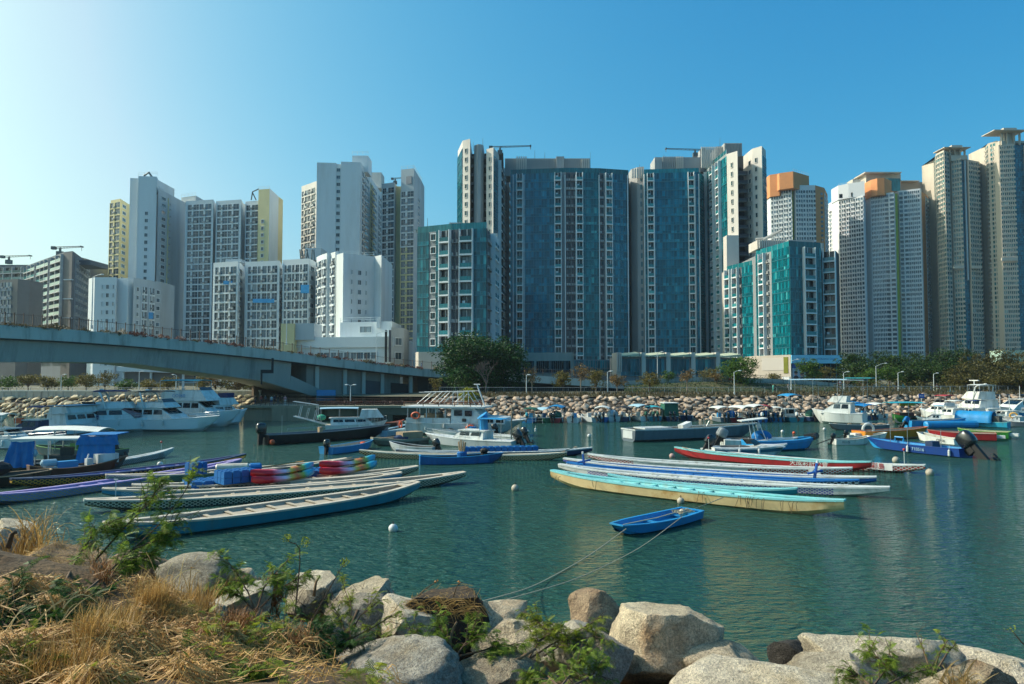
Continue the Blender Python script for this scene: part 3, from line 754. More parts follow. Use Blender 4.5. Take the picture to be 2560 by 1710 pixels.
# ---- white podium under the bridge line
b = Bld('community_building', 'low white building with long terrace and yellow annex behind the bridge railing', 850, 190, WM)
p, z0, z1 = b.block([(740, 194), (985, 188), (1009, 197)], 846, 20, m_white)
b.facade(p[0], p[1], z1 - 3.2, 3.6, 1, [('.', 55), ('w', 150, 9), ('.', 40)])
MB().prism([(p[0][0], p[0][1] - .5), (p[1][0], p[1][1] - .5), (p[1][0], p[1][1] - .03), (p[0][0], p[0][1] - .03)], z1 - 2.6, z1 + .2).build('terrace_parapet', m_white, b.o)
p2, z0, z2 = b.block([(850, 196), (980, 192)], 806, 12, m_white); b.rail([(850, 196.5), (945, 193)], z2, 1.2)
b.facade(p2[0], p2[1], z2 - .6, 3.4, 1, [('.', 50), ('w', 30, 1), ('.', 50)])
p3, z0, z3 = b.block([(978, 187), (1009, 191)], 818, 10, m_white2); b.facade(p3[0], p3[1], z3 - 2, 3.8, 2, [('.', 1), ('w', 2), ('.', .6)])
b.box('annex', 702, 735, 905, 809, 191, 10, m_yell); b.box('plant_wall', 735, 785, 850, 808, 192, 8, m_white2)
b.box('dark_column', 962, 967, 905, 825, 186.5, .6, m_dark); b.box('dark_column', 972, 977, 905, 825, 186.5, .6, m_brown)
b.box('roof_post', 941, 949, 820, 792, 192, 1.2, m_white)

# ---- teal glass block, front left
b = Bld('glass_block', 'eight storey teal glass block with white balconies behind the big tree', 1130, 172, GM)
p, z0, z1 = b.block([(1043, 176), (1128, 172), (1216, 170), (1243, 190)], 583, 16, m_taupe)
fl = [('g', 29, 2, GM), ('.', 4), ('w', 14, 1, [m_balc, m_gdark, m_dark, m_mull]), ('g', 12, 1, GM)]
b.facade(p[0], p[1], z1, 3.2, 9, fl + [('b', 26, 1, BM)], zlow=7.2)
b.facade(p[1], p[2], z1, 3.2, 9, [('a', 22, 2, AM), ('b', 34, 1, BM), ('g', 31, 2, GM)], zlow=7.2)
b.facade(p[2], p[3], z1, 3.2, 9, [('a', 6, 2, AM), ('b', 7, 2, BM), ('a', 6, 1, AM)], zlow=7.2)
b.glassrail([(1043, 176), (1128, 172), (1216, 170)], z1 + .02, 1.5)
b.box('roof_storey', 1122, 1158, 586, 557, 182, 8, m_fin); b.fins(1122, 1158, 586, 557, 182, 6, m_cream)
b.box('roof_storey', 1158, 1200, 586, 567, 184, 8, m_brown)
b.mast(1069, 583, 545, 178); b.mast(1148, 583, 555, 178)
for k in range(5):
    q = W(1050 + k * 34, 583, 178) - b.L; sh = MB(); rr = random.Random(k)
    for t in range(60):
        c = q + Vector((rr.gauss(0, .7), rr.gauss(0, .5), abs(rr.gauss(.3, .5)))); a = rr.uniform(0, 6.28)
        sh.poly([c + Vector((math.cos(a) * .3, math.sin(a) * .3, -.1)), c + Vector((-math.sin(a) * .2, math.cos(a) * .2, .1)), c + Vector((-math.cos(a) * .3, -math.sin(a) * .3, .15))])
    sh.build('roof_planting', leafmat('roof_plants', '1c3a12', '4a6a22'), b.o)
m_pod = M('podium_render', 'b8afa4', .8, .08, .3, dirt='8f877c', dirt_s=.2, streak=True)
pts = [W(1039, 900, 172), W(1041, 900, 169), W(1046, 900, 167.5), W(1290, 900, 163)]
pts = [(q.x - b.L.x, q.y - b.L.y) for q in pts]
zb0, zb1 = 0, Z_(880, 168) - GZ
MB().prism(pts + [(pts[-1][0], pts[-1][1] + 10), (pts[0][0], pts[0][1] + 10)], zb0, zb1).build('podium', m_pod, b.o)
b.glassrail([(1042, 169), (1130, 167)], zb1 + .02, 1.2)
m_pat = scalemat('patterned_panel_print', '9fb0c4', '33507e', .55, dirt='5a6a7a')
MB().prism([(pts[2][0] + .6, pts[2][1] - .16), (pts[2][0] + 11, pts[2][1] - .38), (pts[2][0] + 11, pts[2][1] + .3), (pts[2][0] + .6, pts[2][1] + .3)], zb1 - 5.2, zb1 - 2.6).build('patterned_panel', m_pat, b.o)

# ---- tall glass tower pair: left tower with cream fins and the wide facade
b = Bld('glass_tower', 'tall cream and teal tower with grey fin and roof crane', 1200, 248, CM)
b.block([(1152, 258), (1258, 256)], 386, 12, m_dark)
p, z0, z1 = b.block([(1143, 262), (1155, 250), (1174, 248), (1176, 254)], 378, 8, m_cream)
b.facade(p[0], p[1], z1 - 2.6, 3.15, 22, [('g', 1, 3, GM)]); b.facade(p[1], p[2], z1 - 2.6, 3.15, 22, [('.', 6), ('w', 6), ('.', 7)])
p, z0, z1 = b.block([(1184, 250), (1193, 248.5), (1201, 248.5), (1208, 250)], 364, 8, m_fin, name='fin')
p, z0, z1 = b.block([(1215, 248), (1233, 246), (1244, 252), (1276, 292)], 373, 4, m_cream)
b.facade(p[0], p[1], z1 - 2.6, 3.15, 22, [('.', 7), ('w', 6), ('.', 6)]); b.facade(p[1], p[2], z1 - 2.6, 3.15, 22, [('g', 1, 1, GM)])
b.facade(p[2], p[3], z1 - 2.6, 3.15, 22, [('b', 7, 3, BM), ('g', 5, 3, GB), ('b', 7, 2, BM)])
for px_ in (1179, 1211):
    q = b.P(px_, 254.6)
    for r_ in range(23):
        zz = Z_(386, 256) - GZ - 2 - r_ * 3.15
        MB().bb(-.5, -.5, 0, .5, .1, .9).build('service_unit', m_ac, b.o, (q[0], q[1], zz))
b.crane(1250, 386, 256, 11, 1, .8); b.mast(1183, 378, 355, 252); b.mast(1207, 364, 345, 252)
b.box('side_tower_foot', 1216, 1244, 640, 583, 244.5, 4, m_cream)
b = Bld('glass_tower', 'widest teal glass tower with four balcony columns and long finned roof', 1420, 258, GM)
p, z0, z1 = b.block([(1276, 259), (1415, 256.5), (1500, 257), (1574, 259.5)], 436, 18, m_taupe)
b.facade(p[0], p[1], z1, 3.15, 24, [('g', 16, 1, GB), ('b', 16, 1, BM), ('g', 80, 4, GB), ('b', 17, 1, BM), ('.', 10)], zlow=3)
b.facade(p[1], p[2], z1, 3.15, 24, [('a', 26, 2, AM), ('b', 17, 1, BM), ('g', 42, 2, GM)], zlow=3)
b.facade(p[2], p[3], z1, 3.15, 24, [('a', 11, 1, AM), ('.', 3), ('b', 17, 1, BM), ('g', 44, 2, GB)], zlow=3)
b.glassrail([(1276, 259), (1415, 256.5), (1500, 257), (1574, 259.5)], z1 + .02, 1.7)
for px_, Yp in ((1283, 258.4), (1310, 258), (1388, 256.6), (1414, 256.2), (1441, 256.3), (1458, 256.4), (1500, 256.6), (1527, 257.6), (1572, 259)): b.box('edge_fin', px_ - .9, px_ + .9, 898, 437, Yp - .45, .6, m_balc)
b.box('roof_storey', 1262, 1477, 440, 396, 266, 9, m_fin)
b.fins(1262, 1477, 440, 397, 266, 40, m_fin, .35); b.fins(1290, 1318, 440, 392, 265.4, 5, m_cream, .5); b.fins(1455, 1476, 440, 398, 265.4, 4, m_cream, .5)
b.box('roof_storey', 1392, 1412, 440, 391, 264.5, 6, m_fin); b.mast(1337, 396, 375, 268); b.mast(1476, 440, 380, 268); b.mast(1362, 396, 380, 268)
b.box('roof_pergola', 1408, 1470, 426, 424, 259.5, 5, m_cream)
b = Bld('glass_tower', 'teal glass tower with grey fins on its left edge and crane on the roof', 1690, 258, GM)
b.block([(1573.5, 268), (1600, 262)], 446, 8, m_dark)
p, z0, z1 = b.block([(1580, 264), (1596, 261), (1613.5, 260)], 424, 8, m_fin, name='side_wall')
b.facade(p[1], p[2], z1 - 3, 3.15, 24, [('.', 8), ('w', 4), ('.', 5)])
b.fins(1582, 1612, 446, 422, 259.6, 5, m_cream, .4)
p, z0, z1 = b.block([(1613, 258), (1752, 256), (1764, 262)], 434, 16, m_taupe)
b.facade(p[0], p[1], z1, 3.15, 24, [('g', 8, 1, GM), ('b', 17, 1, BM), ('g', 88, 4, GB), ('b', 16, 1, BM), ('g', 13, 1, GB)], zlow=3)
b.facade(p[1], p[2], z1, 3.15, 24, [('g', 1, 2, GM)], zlow=3)
b.glassrail([(1613, 258), (1752, 256)], z1 + .02, 1.5)
for px_, Yp in ((1614, 257.8), (1622, 257.7), (1639, 257.4), (1726, 256.2), (1742, 256), (1752, 255.8)): b.box('edge_fin', px_ - .9, px_ + .9, 898, 435, Yp - .45, .6, m_balc)
b.box('roof_storey', 1641, 1756, 440, 393, 266, 9, m_fin); b.fins(1660, 1714, 440, 392, 265.5, 10, m_fin, .4); b.fins(1694, 1714, 440, 392, 265, 4, m_cream, .3)
b.box('roof_storey', 1641, 1660, 440, 400, 264.5, 4, m_fin); b.mast(1599, 424, 410, 262); b.mast(1660, 393, 386, 268); b.crane(1738, 392, 268, 11, -1, .8)

# ---- tall right glass tower
b = Bld('glass_tower', 'tall cream and teal corner tower with stair landings right of the crane roof', 1840, 246, CM)
p, z0, z1 = b.block([(1761, 270), (1786, 259), (1823, 245), (1826, 252)], 384, 6, m_taupe, ztop=Z_(383, 245))
b.facade(p[0], p[1], z1 - 1, 3.15, 24, [('b', 4, 2, BM), ('g', 4, 2, GM)]); b.facade(p[1], p[2], z1 - 1, 3.15, 24, [('b', 3, 1, BM), ('g', 3, 1, GM), ('b', 3, 1, BM), ('g', 5, 2, GM)])
b.glassrail([(1761, 270), (1786, 259), (1823, 245)], z1 + .02, 1.4)
p, z0, z1 = b.block([(1824, 244.5), (1850, 241), (1851, 247)], 385, 8, m_cream); b.facade(p[0], p[1], z1 - 3, 3.15, 24, [('.', 9), ('w', 5), ('.', 12)])
b.block([(1846, 254), (1880, 252)], 392, 8, m_dark)
for r_ in range(20):
    q = b.P(1862, 250); MB().bb(-1.9, -1.4, 0, 1.9, .6, .22, 0).bb(-1.9, -1.4, .22, 1.9, -1.32, 1.2, 1).build('stair_landing', [m_taupe, m_brown], b.o, (q[0], q[1], z1 - 6 - r_ * 3.15))
p, z0, z1 = b.block([(1874, 249), (1888, 244), (1912, 241), (1922, 246)], 383, 8, m_cream)
b.facade(p[0], p[1], z1 - 3, 3.15, 24, [('.', 1), ('w', 1.2), ('.', .8)]); b.facade(p[1], p[2], z1 - 3, 3.15, 24, [('.', 5), ('w', 5), ('.', 10)]); b.facade(p[2], p[3], z1 - 3, 3.15, 24, [('g', 1, 2, GM)])
b.box('roof_storey', 1756, 1800, 430, 374, 268, 10, m_fin); b.fins(1757, 1818, 420, 368, 258, 12, m_cream, .5); b.box('roof_storey', 1798, 1822, 400, 366, 259, 8, m_fin)
b.box('roof_storey', 1817, 1862, 400, 358, 256, 9, m_fin); b.fins(1817, 1862, 400, 358.5, 256, 12, m_fin, .35); b.mast(1800, 370, 345, 262)
b.box('side_tower_foot', 1820, 1850, 705, 588, 240.6, 4, m_cream)

# ---- low right glass block with the sign podium
b = Bld('glass_block', 'lower teal glass corner block with lit side and white balconies above the blue sign', 1977, 206, GM)
p, z0, z1 = b.block([(1820, 236), (1893, 222), (1895, 228)], 676, 6, m_cream, ztop=Z_(660, 222))
b.facade(p[0], p[1], z1, 3.2, 9, [('b', 12, 1, BM), ('g', 6, 1, GM), ('b', 12, 1, BM), ('a', 6, 1, AM), ('g', 26, 3, GM), ('.', 5)], zlow=6)
b.glassrail([(1820, 236), (1893, 222)], z1 + .02, 1.4)
p, z0, z1 = b.block([(1893.5, 220), (1977, 204), (2056, 207), (2060, 214)], 616, 14, m_taupe, ztop=Z_(616, 204))
b.facade(p[0], p[1], z1, 3.2, 11, [('g', 14, 2, GM), ('b', 13, 1, BM), ('a', 7, 1, [m_cream, m_gdark, m_taupe, m_ac]), ('.', 7), ('g', 42, 5, GM)], zlow=6.6)
b.facade(p[1], p[2], z1, 3.2, 11, [('g', 31, 3, GM), ('b', 28, 1, BM), ('g', 20, 2, GM)], zlow=6.6)
p2, z0, z2 = b.block([(2062, 210), (2094, 208), (2102, 214)], 630, 8, m_dark)
b.facade(p2[0], p2[1], z2, 3.2, 11, [('b', 1, 1, BM)], zlow=6.6)
b.block([(2056, 212), (2064, 212)], 608, 6, m_cream, name='fin')
b.glassrail([(1893.5, 220), (1977, 204), (2056, 207)], z1 + .02, 1.6)
b.box('roof_storey', 1897, 1982, 622, 600, 218, 8, m_cream) ; b.box('roof_storey', 1976, 2040, 622, 600, 214, 8, m_fin); b.fins(1900, 1976, 620, 600, 218, 14, m_cream, .4)
b.mast(2057, 620, 590, 212); b.mast(2000, 600, 588, 216)
q = W(1930, 600, 222) - b.L; MB().tube([q + Vector((-3, 0, 0)), q + Vector((3, 0, 3))], .5, 6).tube([q + Vector((-5, 0, .3)), q + Vector((0, 0, .8))], .3, 5).build('roof_crane', m_cream, b.o)
# podium
m_lou = M('louvre_wall', 'b3aa9c', .7, .08, .3)
pz1 = Z_(887, 203) - GZ
A_ = b.P(1894, 214); C_ = b.P(1976, 202.5); D_ = b.P(2103, 206)
MB().prism([A_, C_, (C_[0], C_[1] + 12), (A_[0], A_[1] + 12)], -.5, pz1).build('podium', m_lou, b.o)
lou = MB(); d = Vector((C_[0] - A_[0], C_[1] - A_[1], 0)); rz = math.atan2(d.y, d.x)
slat = MB().bb(-.07, -.1, 0, .07, 0, 3.6).mesh('louvre_slat', m_cream)
for i in range(46): c = Vector((A_[0], A_[1], 0)) + d * (.13 + .66 * i / 45); link('louvre_slat', slat, b.o, (c.x, c.y - .02, pz1 - 4.4), rz)
c = Vector((A_[0], A_[1], 0)) + d * .86; MB().bb(-.8, -.12, 0, .8, 0, 4.6).build('planted_wall', leafmat('green_wall', '4a5a18', '8a8a30', .1), b.o, (c.x, c.y - .02, pz1 - 5.2), rz)
c = Vector((A_[0], A_[1], 0)) + d * .86; MB().bb(-1.3, -.16, 0, 1.3, 0, 3.2).build('white_gate', m_balc, b.o, (c.x, c.y - .05, 0), rz)
C2 = (C_[0] + .05, C_[1])
MB().prism([C2, D_, (D_[0], D_[1] + 9), (C2[0], C2[1] + 9)], -.5, pz1).build('glass_shopfront', glassmat('shopfront_glass', '06262e', .08, .5, '3a7a7a', .2), b.o)
dd = Vector((D_[0] - C2[0], D_[1] - C2[1], 0)); Lw = dd.length; rz = math.atan2(dd.y, dd.x)
fr_ = thing('tmp', 'x', 'x'); bpy.data.objects.remove(fr_)
sg = MB().bb(0, -.35, -2.35, Lw, -.03, 0).build('sign_board', M('sign_blue', '86cbe4', .5, .05, .4), b.o, (C2[0], C2[1], pz1 - .05), rz)
text('YCIS Early Years and Education Centre', .78, M('sign_ink', '1d5e96', .5, .05), sg, (Lw * .5, -.36, -1.05), (R(90), 0, 0))
mullm = MB().bb(-.06, -.12, 0, .06, -.01, pz1 - 2.5).mesh('shop_mullion', m_mull)
for i in range(1, 9): c = Vector((C2[0], C2[1], 0)) + dd * (i / 9); link('shop_mullion', mullm, b.o, (c.x, c.y, 0), rz)
c = Vector((C2[0], C2[1], 0)) + dd * .02
# poster: blue header, pale field with two dark-haired figures reduced to plain shapes, blue foot
ps = MB(); u = Lw * .27; hp = pz1 - 2.5
ps.bb(0, -.16, hp - 1.3, u, -.13, hp, 0); ps.bb(0, -.16, 1.2, u, -.13, hp - 1.3, 1); ps.bb(0, -.16, .4, u, -.13, 1.2, 0)
for (fx, fz, s_) in ((.25, .60, 1), (.68, .55, 1.15)):
    ps.ball((u * fx, -.17, hp * fz), .55 * s_, 10, 6, 3, (1, .03, 1)); ps.ball((u * fx, -.18, hp * fz + .35 * s_), .6 * s_, 10, 6, 2, (1, .03, .7)); ps.ball((u * fx, -.175, hp * fz - 1.2 * s_), .8 * s_, 10, 6, 2, (1, .03, .8))
ps.build('poster', [M('poster_blue', '12478f', .5), M('poster_pale', '9fb4c4', .5), M('poster_dark', '33232a', .5), M('poster_skin', 'b88a7c', .5)], b.o, (c.x, c.y, 0), rz)
MB().bb(Lw * .3, -2.2, 0, Lw, -.4, .2).build('entrance_canopy', m_taupe, b.o, (C2[0], C2[1], 3.0), rz)

# ---- retail villas and mid podium
b = Bld('podium_building', 'grey podium with dark windows under the wide glass tower behind the bare tree', 1360, 196, AM)
p, z0, z1 = b.block([(1282, 200), (1434, 196)], 882, 18, m_pod)
b.facade(p[0], p[1], z1 - 2.3, 3.3, 1, [('.', 4), ('g', 50, 5, [m_taupe, m_gdark, m_brown, m_ac]), ('.', 6), ('g', 84, 8, [m_taupe, m_gdark, m_brown, m_ac]), ('.', 8)], zlow=0)
p, z0, z1 = b.block([(1434.5, 202), (1552, 204)], 899, 10, m_taupe); b.facade(p[0], p[1], z1 - .2, 3.2, 1, [('g', 20, 10, [m_taupe, m_rail, m_brown, m_ac])], zlow=0)
for k in range(5):
    x0 = 1541 + k * 62; Yk = 188 + k * 2.5
    b = Bld('garden_villa', ['first', 'second', 'third', 'fourth', 'fifth'][k] + ' glass fronted villa from the left with white sloping roof below the towers', x0 + 30, Yk, GM, group='row of glass fronted villas')
    p, z0, z1 = b.block([(x0, Yk), (x0 + 61, Yk + 2.3)], 892 + k * .4, 10, m_taupe)
    b.facade(p[0], p[1], z1 - .5, 4.4, 1, [('.', 10), ('g', 17, 1, GM), ('g', 30, 2, GM), ('.', 5)], zlow=-9)
    a = p[0]; c = p[1]; wv = c[0] - a[0]
    MB().prism([(a[0] + wv * .12, a[1] - 1.2), (c[0] - .2, c[1] - 1.4), (c[0] - .2, c[1] + 8), (a[0] + wv * .12, a[1] + 8)], [z1 + .1, z1 + .1, z1 + .9, z1 + .9], [z1 + .25, z1 + .9, z1 + 1.6, z1 + 1.0]).build('sloping_roof', M('villa_roof', 'b9c0a4', .6, .06), b.o)
    b.box('pier_wall', x0 + .5, x0 + 11, 945, 881, Yk - .7, 9, m_cream); b.mast(x0 + 58, 890, 872, Yk)
    if k == 0: b.fins(x0 - 1, x0 + 12, 930, 882, Yk - 1.2, 3, m_cream, 1.2, 'screen_fin')

# ---- far right housing towers (about 440 m): orange, lime and white
SM = [M('tower_white', 'd4d6d6', .8, .06, .2), m_gwin, m_dark, m_ac]; SL = [M('tower_lime_white', 'c9cca0', .8, .06, .2), m_gwin, m_dark, m_ac]
m_tw = MATS['tower_white']
def S(b, ch, yt, pats, mat=m_tw, fh=2.8, n=52, off=1.0, mats=None, depth=10, **kw):
    p, z0, z1 = b.block(ch, yt, depth, mat, **kw)
    for i, pat in enumerate(pats):
        if pat: b.facade(p[i], p[i + 1], z1 - off, fh, n, pat, mats or SM, joined=True, zlow=4)
    return p, z1
b = Bld('housing_tower', 'white tower with orange crown and lime stripe right behind the corner tower', 1995, 430, SM)
S(b, [(1921, 446), (1932, 440)], 462, [None], M('tower_pinkish', 'c49a86', .8, .06))
S(b, [(1931, 432), (1986, 424)], 470, [[('.', .2), ('s', 4, 4), ('.', .2)]], off=3, depth=36)  # unseen rear deepened so that its shadow falls on the broad tower
S(b, [(1985.5, 428), (1996, 426)], 466, [None], m_green)
S(b, [(1995.5, 424), (2045, 424)], 463, [[('s', 4, 2, SL), ('.', .3), ('s', 4, 2)]], off=3, depth=40)  # hidden depth added here too, to shade the tower to the right
S(b, [(2045, 424), (2068, 430), (2076, 446)], 463, [None, [('s', 4, 3)]], m_org, off=3)
for r_ in range(26):
    q = b.P(2060, 427.6); MB().bb(-.8, -.2, 0, .8, .1, 1.4).build('window', m_gwin, b.o, (q[0], q[1], Z_(463, 424) - GZ - 5 - r_ * 2.8))
S(b, [(1931, 430), (1955, 427), (1972, 430)], 437, [None, None], m_org, ybase=492, depth=14, name='crown'); S(b, [(1955, 424), (1990, 420), (2030, 430)], 433, [None, None], m_org, ybase=474, depth=12, name='crown')
b.rail([(1990, 420), (2028, 430)], Z_(433, 424) - GZ, 1.6)
b = Bld('housing_tower', 'thin white tower edge left of the broad orange and lime tower', 2092, 470, SM)
S(b, [(2080, 478), (2106, 466)], 520, [[('s', 4, 3)]], off=2); b.box('roof_storey', 2088, 2098, 525, 504, 470, 6, m_tw)
b = Bld('housing_tower', 'broad white tower with orange core, lime stripe and stepped roof', 2230, 450, SM)
S(b, [(2103, 458), (2166, 446), (2171, 452)], 500, [[('.', .1), ('s', 4, 5), ('.', .1)]], off=1)
S(b, [(2103, 457), (2129, 452), (2170, 446)], 464, [None, None], M('tower_pale_grey', 'c3c8cc', .8, .05), ybase=500, name='crown')
for (x_, y_) in ((2110, 490), (2140, 486), (2150, 486)): b.box('crown_opening', x_ - 4, x_ + 4, y_ + 5, y_ - 5, 450.5, .5, m_dark)
b.block([(2168, 462), (2188, 460)], 500, 8, M('orange_recess', '8a5a44', .8, .1))
S(b, [(2185, 452), (2243, 444), (2246, 450)], 488, [[('.', .1), ('s', 4, 4), ('.', .1), ('s', 3, 1, SL)]], off=1)
S(b, [(2186, 450), (2202, 446), (2220, 445), (2238, 452)], 450, [None, None, None], m_org, ybase=492, name='crown')
b.box('stripe', 2243, 2252, 890, 484, 450, 5, m_green); b.block([(2250, 464), (2262, 464)], 490, 6, m_dark)
S(b, [(2256, 452), (2310, 446), (2313, 448)], 477, [[('s', 3, 1, SL), ('s', 4, 3), ('.', .3)]], off=1)
S(b, [(2312, 449), (2322, 456), (2346, 480)], 478, [None, [('s', 4, 3, [m_tw, m_gpale, m_dark, m_ac])]], m_org, off=1)
b.box('roof_storey', 2174, 2262, 480, 434, 470, 14, m_tan); b.box('roof_storey', 2230, 2260, 478, 446, 462, 8, m_gpale); b.box('roof_slab', 2172, 2264, 432, 429.5, 466, 16, m_tan)
b.box('roof_storey', 2262, 2320, 486, 455, 474, 12, m_tan2); b.box('roof_slab', 2255, 2310, 453, 451, 470, 12, m_tan); b.box('roof_storey', 2130, 2185, 480, 458, 470, 10, m_tw)
b.box('roof_storey', 2140, 2160, 462, 448, 474, 8, m_tan)
b.rail([(2104, 458), (2168, 447)], Z_(464, 457) - GZ, 1.4)

# ---- tan towers at the right edge
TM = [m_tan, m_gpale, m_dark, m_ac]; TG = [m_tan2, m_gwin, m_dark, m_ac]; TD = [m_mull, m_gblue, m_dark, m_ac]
b = Bld('housing_tower', 'tan tower with dark glass stripe and flat winged roof canopy', 2410, 440, TM)
S(b, [(2345, 462), (2352, 446), (2372, 438), (2386, 442)], 404, [[('g', 4, 3, [m_mullw, m_gpale, m_dark, m_ac])], [('s', 4, 3)], [('s', 4, 1), ('.', .6)]], m_tan, fh=2.85, n=60, mats=TM)
b.block([(2378, 452), (2396, 452)], 418, 8, m_brown)
p, z1 = S(b, [(2390, 442), (2416, 438)], 399, [[('.', .2), ('s', 4, 2)]], m_tan, fh=2.85, n=60, mats=TM)
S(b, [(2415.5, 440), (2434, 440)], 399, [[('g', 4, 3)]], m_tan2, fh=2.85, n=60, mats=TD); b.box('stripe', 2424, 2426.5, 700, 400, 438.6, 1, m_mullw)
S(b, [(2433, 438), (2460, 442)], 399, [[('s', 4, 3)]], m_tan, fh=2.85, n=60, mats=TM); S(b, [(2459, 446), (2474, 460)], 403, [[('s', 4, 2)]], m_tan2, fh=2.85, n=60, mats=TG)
b.box('refuge_floor', 2390, 2416, 671, 664, 436.6, 1, m_tan); b.box('refuge_floor', 2434, 2459, 671, 664, 437, 1, m_tan)
b.rail([(2346, 461), (2352, 446), (2372, 438)], Z_(404, 446) - GZ, 1.5)
b.box('roof_storey', 2390, 2432, 402, 388, 440, 10, m_tan)
def canopy(b, x0, x1, ytop, ybase, Y):
    xm = (x0 + x1) / 2; r_ = (x1 - x0) / 2
    for dx in (-.55, -.2, .2, .55): b.box('canopy_post', xm + dx * r_ - 1.6, xm + dx * r_ + 1.6, ybase, ytop + 6, Y + 1, 1, m_tan)
    b.box('canopy_core', xm - .4 * r_, xm + .25 * r_, ybase, ytop + 12, Y + 3, 4, m_tan)
    A = b.P(x0, Y - 3); C = b.P(x1, Y - 3); z = Z_(ytop, Y) - GZ; w_ = C[0] - A[0]
    MB().prism([(A[0], A[1]), (C[0], C[1]), (C[0], C[1] + 12), (A[0], A[1] + 12)], [z - 1.6, z - 1.6, z - 1.6, z - 1.6], [z - 1.2, z - 1.2, z - 1.2, z - 1.2]).build('canopy_slab', m_tan, b.o)
    MB().prism([(A[0] + w_ * .3, A[1] + .5), (C[0] - w_ * .3, C[1] + .5), (C[0] - w_ * .3, C[1] + 10), (A[0] + w_ * .3, A[1] + 10)], z - 1.2, z).build('canopy_slab', m_tan, b.o)
canopy(b, 2374, 2441, 366, 400, 440)
b = Bld('housing_tower', 'tallest tan tower cut by the right picture edge with roof canopy', 2530, 430, TM)
S(b, [(2470, 452), (2484, 440), (2509, 434)], 374, [[('s', 4, 3)], [('.', 2), ('s', 4, 1), ('.', 2)]], m_tan, fh=2.85, n=64, mats=TM)
b.block([(2500, 446), (2516, 446)], 380, 8, m_brown)
p, z1 = S(b, [(2511, 432), (2551, 430)], 362, [[('.', .2), ('s', 4, 4)]], m_tan, fh=2.85, n=64, mats=TM)
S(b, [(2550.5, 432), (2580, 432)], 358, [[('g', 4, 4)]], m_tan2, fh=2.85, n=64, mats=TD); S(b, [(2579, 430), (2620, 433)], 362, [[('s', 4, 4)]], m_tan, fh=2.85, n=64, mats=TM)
b.box('refuge_floor', 2511, 2551, 652, 644, 428.6, 1, m_tan)
b.box('roof_storey', 2514, 2580, 366, 352, 432, 10, m_tan); canopy(b, 2502, 2585, 323, 362, 430)
b = Bld('pavilion', 'small pale green roof at the foot of the tan towers above the trees', 2540, 300, TM)
b.block([(2505, 302), (2600, 300)], 876, 8, M('pale_green_roof', 'a9c4b4', .6, .05))

# ================================================================== BRIDGE
BR = [(-420, 74, 790), (-200, 80, 799), (0, 88, 812), (172, 95, 823), (345, 103, 838), (540, 114, 858), (700, 125, 877), (870, 137, 900), (1040, 150, 921), (1135, 155, 928), (1330, 160, 938), (1500, 164, 950), (1660, 167, 963)]
bpx = [q[0] for q in BR]
def b_edge(px):                                     # parapet top on the near edge
    Y = interp(bpx, [q[1] for q in BR], px); y = interp(bpx, [q[2] for q in BR], px)
    return W(px, y, Y)
BS = []
NB = 90
for i in range(NB + 1): BS.append(b_edge(lerp(-420, 1660, i / NB)))
def smooth_line(P, it=6):
    for _ in range(it):
        P = [P[0]] + [(P[i - 1] + P[i] * 2 + P[i + 1]) / 4 for i in range(1, len(P) - 1)] + [P[-1]]
    return P
BS = smooth_line(BS, 10)
def bframe(i):
    t = (BS[min(i + 1, NB)] - BS[max(i - 1, 0)]); t.z = 0; t.normalize(); return BS[i], Vector((-t.y, t.x, 0))
BW = 11.0
def sweep(name, prof, mat, parent, i0=0, i1=NB, capz=None, smooth=False):
    """prof(i) -> list of (offset from the near edge, height from parapet top) swept along the bridge"""
    b = MB(); n = None
    for i in range(i0, i1 + 1):
        p, nr = bframe(i); pr = prof(i); n = len(pr)
        for (o, z) in pr: q = p + nr * o; b.v.append((q.x - br.location.x, q.y - br.location.y, q.z + z - br.location.z))
    for i in range(i1 - i0):
        for j in range(n):
            j2 = (j + 1) % n; b.f.append((i * n + j, (i + 1) * n + j, (i + 1) * n + j2, i * n + j2)); b.m.append(0)
    b.f.append(tuple(range(n))); b.m.append(0); b.f.append(tuple(reversed([(i1 - i0) * n + j for j in range(n)]))); b.m.append(0)
    return b.build(name, mat, parent)
m_bconc = M('bridge_concrete', '9c9f99', .85, .1, .35, dirt='5f625c', dirt_s=.35, bump=.15, bs=8, streak=True)
m_bpar = M('bridge_parapet_concrete', 'b8b9b0', .85, .1, .4, dirt='6d6b60', dirt_s=.6, bump=.2, bs=6, streak=True)
m_road = M('asphalt', '4a4a4a', .9, .15, 1)
m_rail_b = M('fence_brown', '5a4438', .6, .15, 2)
br = thing('road_bridge', 'long grey concrete road bridge curving down from the left to the far shore', 'bridge', (BS[0].x, BS[0].y, 0))
sweep('parapet', lambda i: [(0, 0), (0, -1.6), (.5, -1.6), (.35, 0)], m_bpar, br)
sweep('parapet', lambda i: [(BW - .35, -.3), (BW - .5, -1.4), (BW, -1.4), (BW, -.3)], m_bpar, br)
sweep('deck', lambda i: [(.4, -1.05), (.35, -1.75), (BW - .3, -1.75), (BW - .4, -1.05)], m_road, br)
zb_px = [-420, 0, 172, 345, 540, 671, 761, 830]; zb_y = [905, 905, 904, 908, 934, 953, 980, 1002]
def px_of(p): return 1280 + FPX * p.x / (p.y * math.cos(TILT) + (p.z - CAMZ) * math.sin(TILT))
def webz(i):
    p = BS[i]; px = px_of(p); return Z_(interp(zb_px, zb_y, px), p.y) - p.z
i_leg = max(i for i in range(NB) if px_of(BS[i]) < 745); i_end = max(i for i in range(NB) if px_of(BS[i]) < 835)
sweep('girder', lambda i: [(.9, -1.72), (1.3, webz(i)), (BW - 1.3, webz(i)), (BW - .9, -1.72)], m_bconc, br, 0, i_leg)
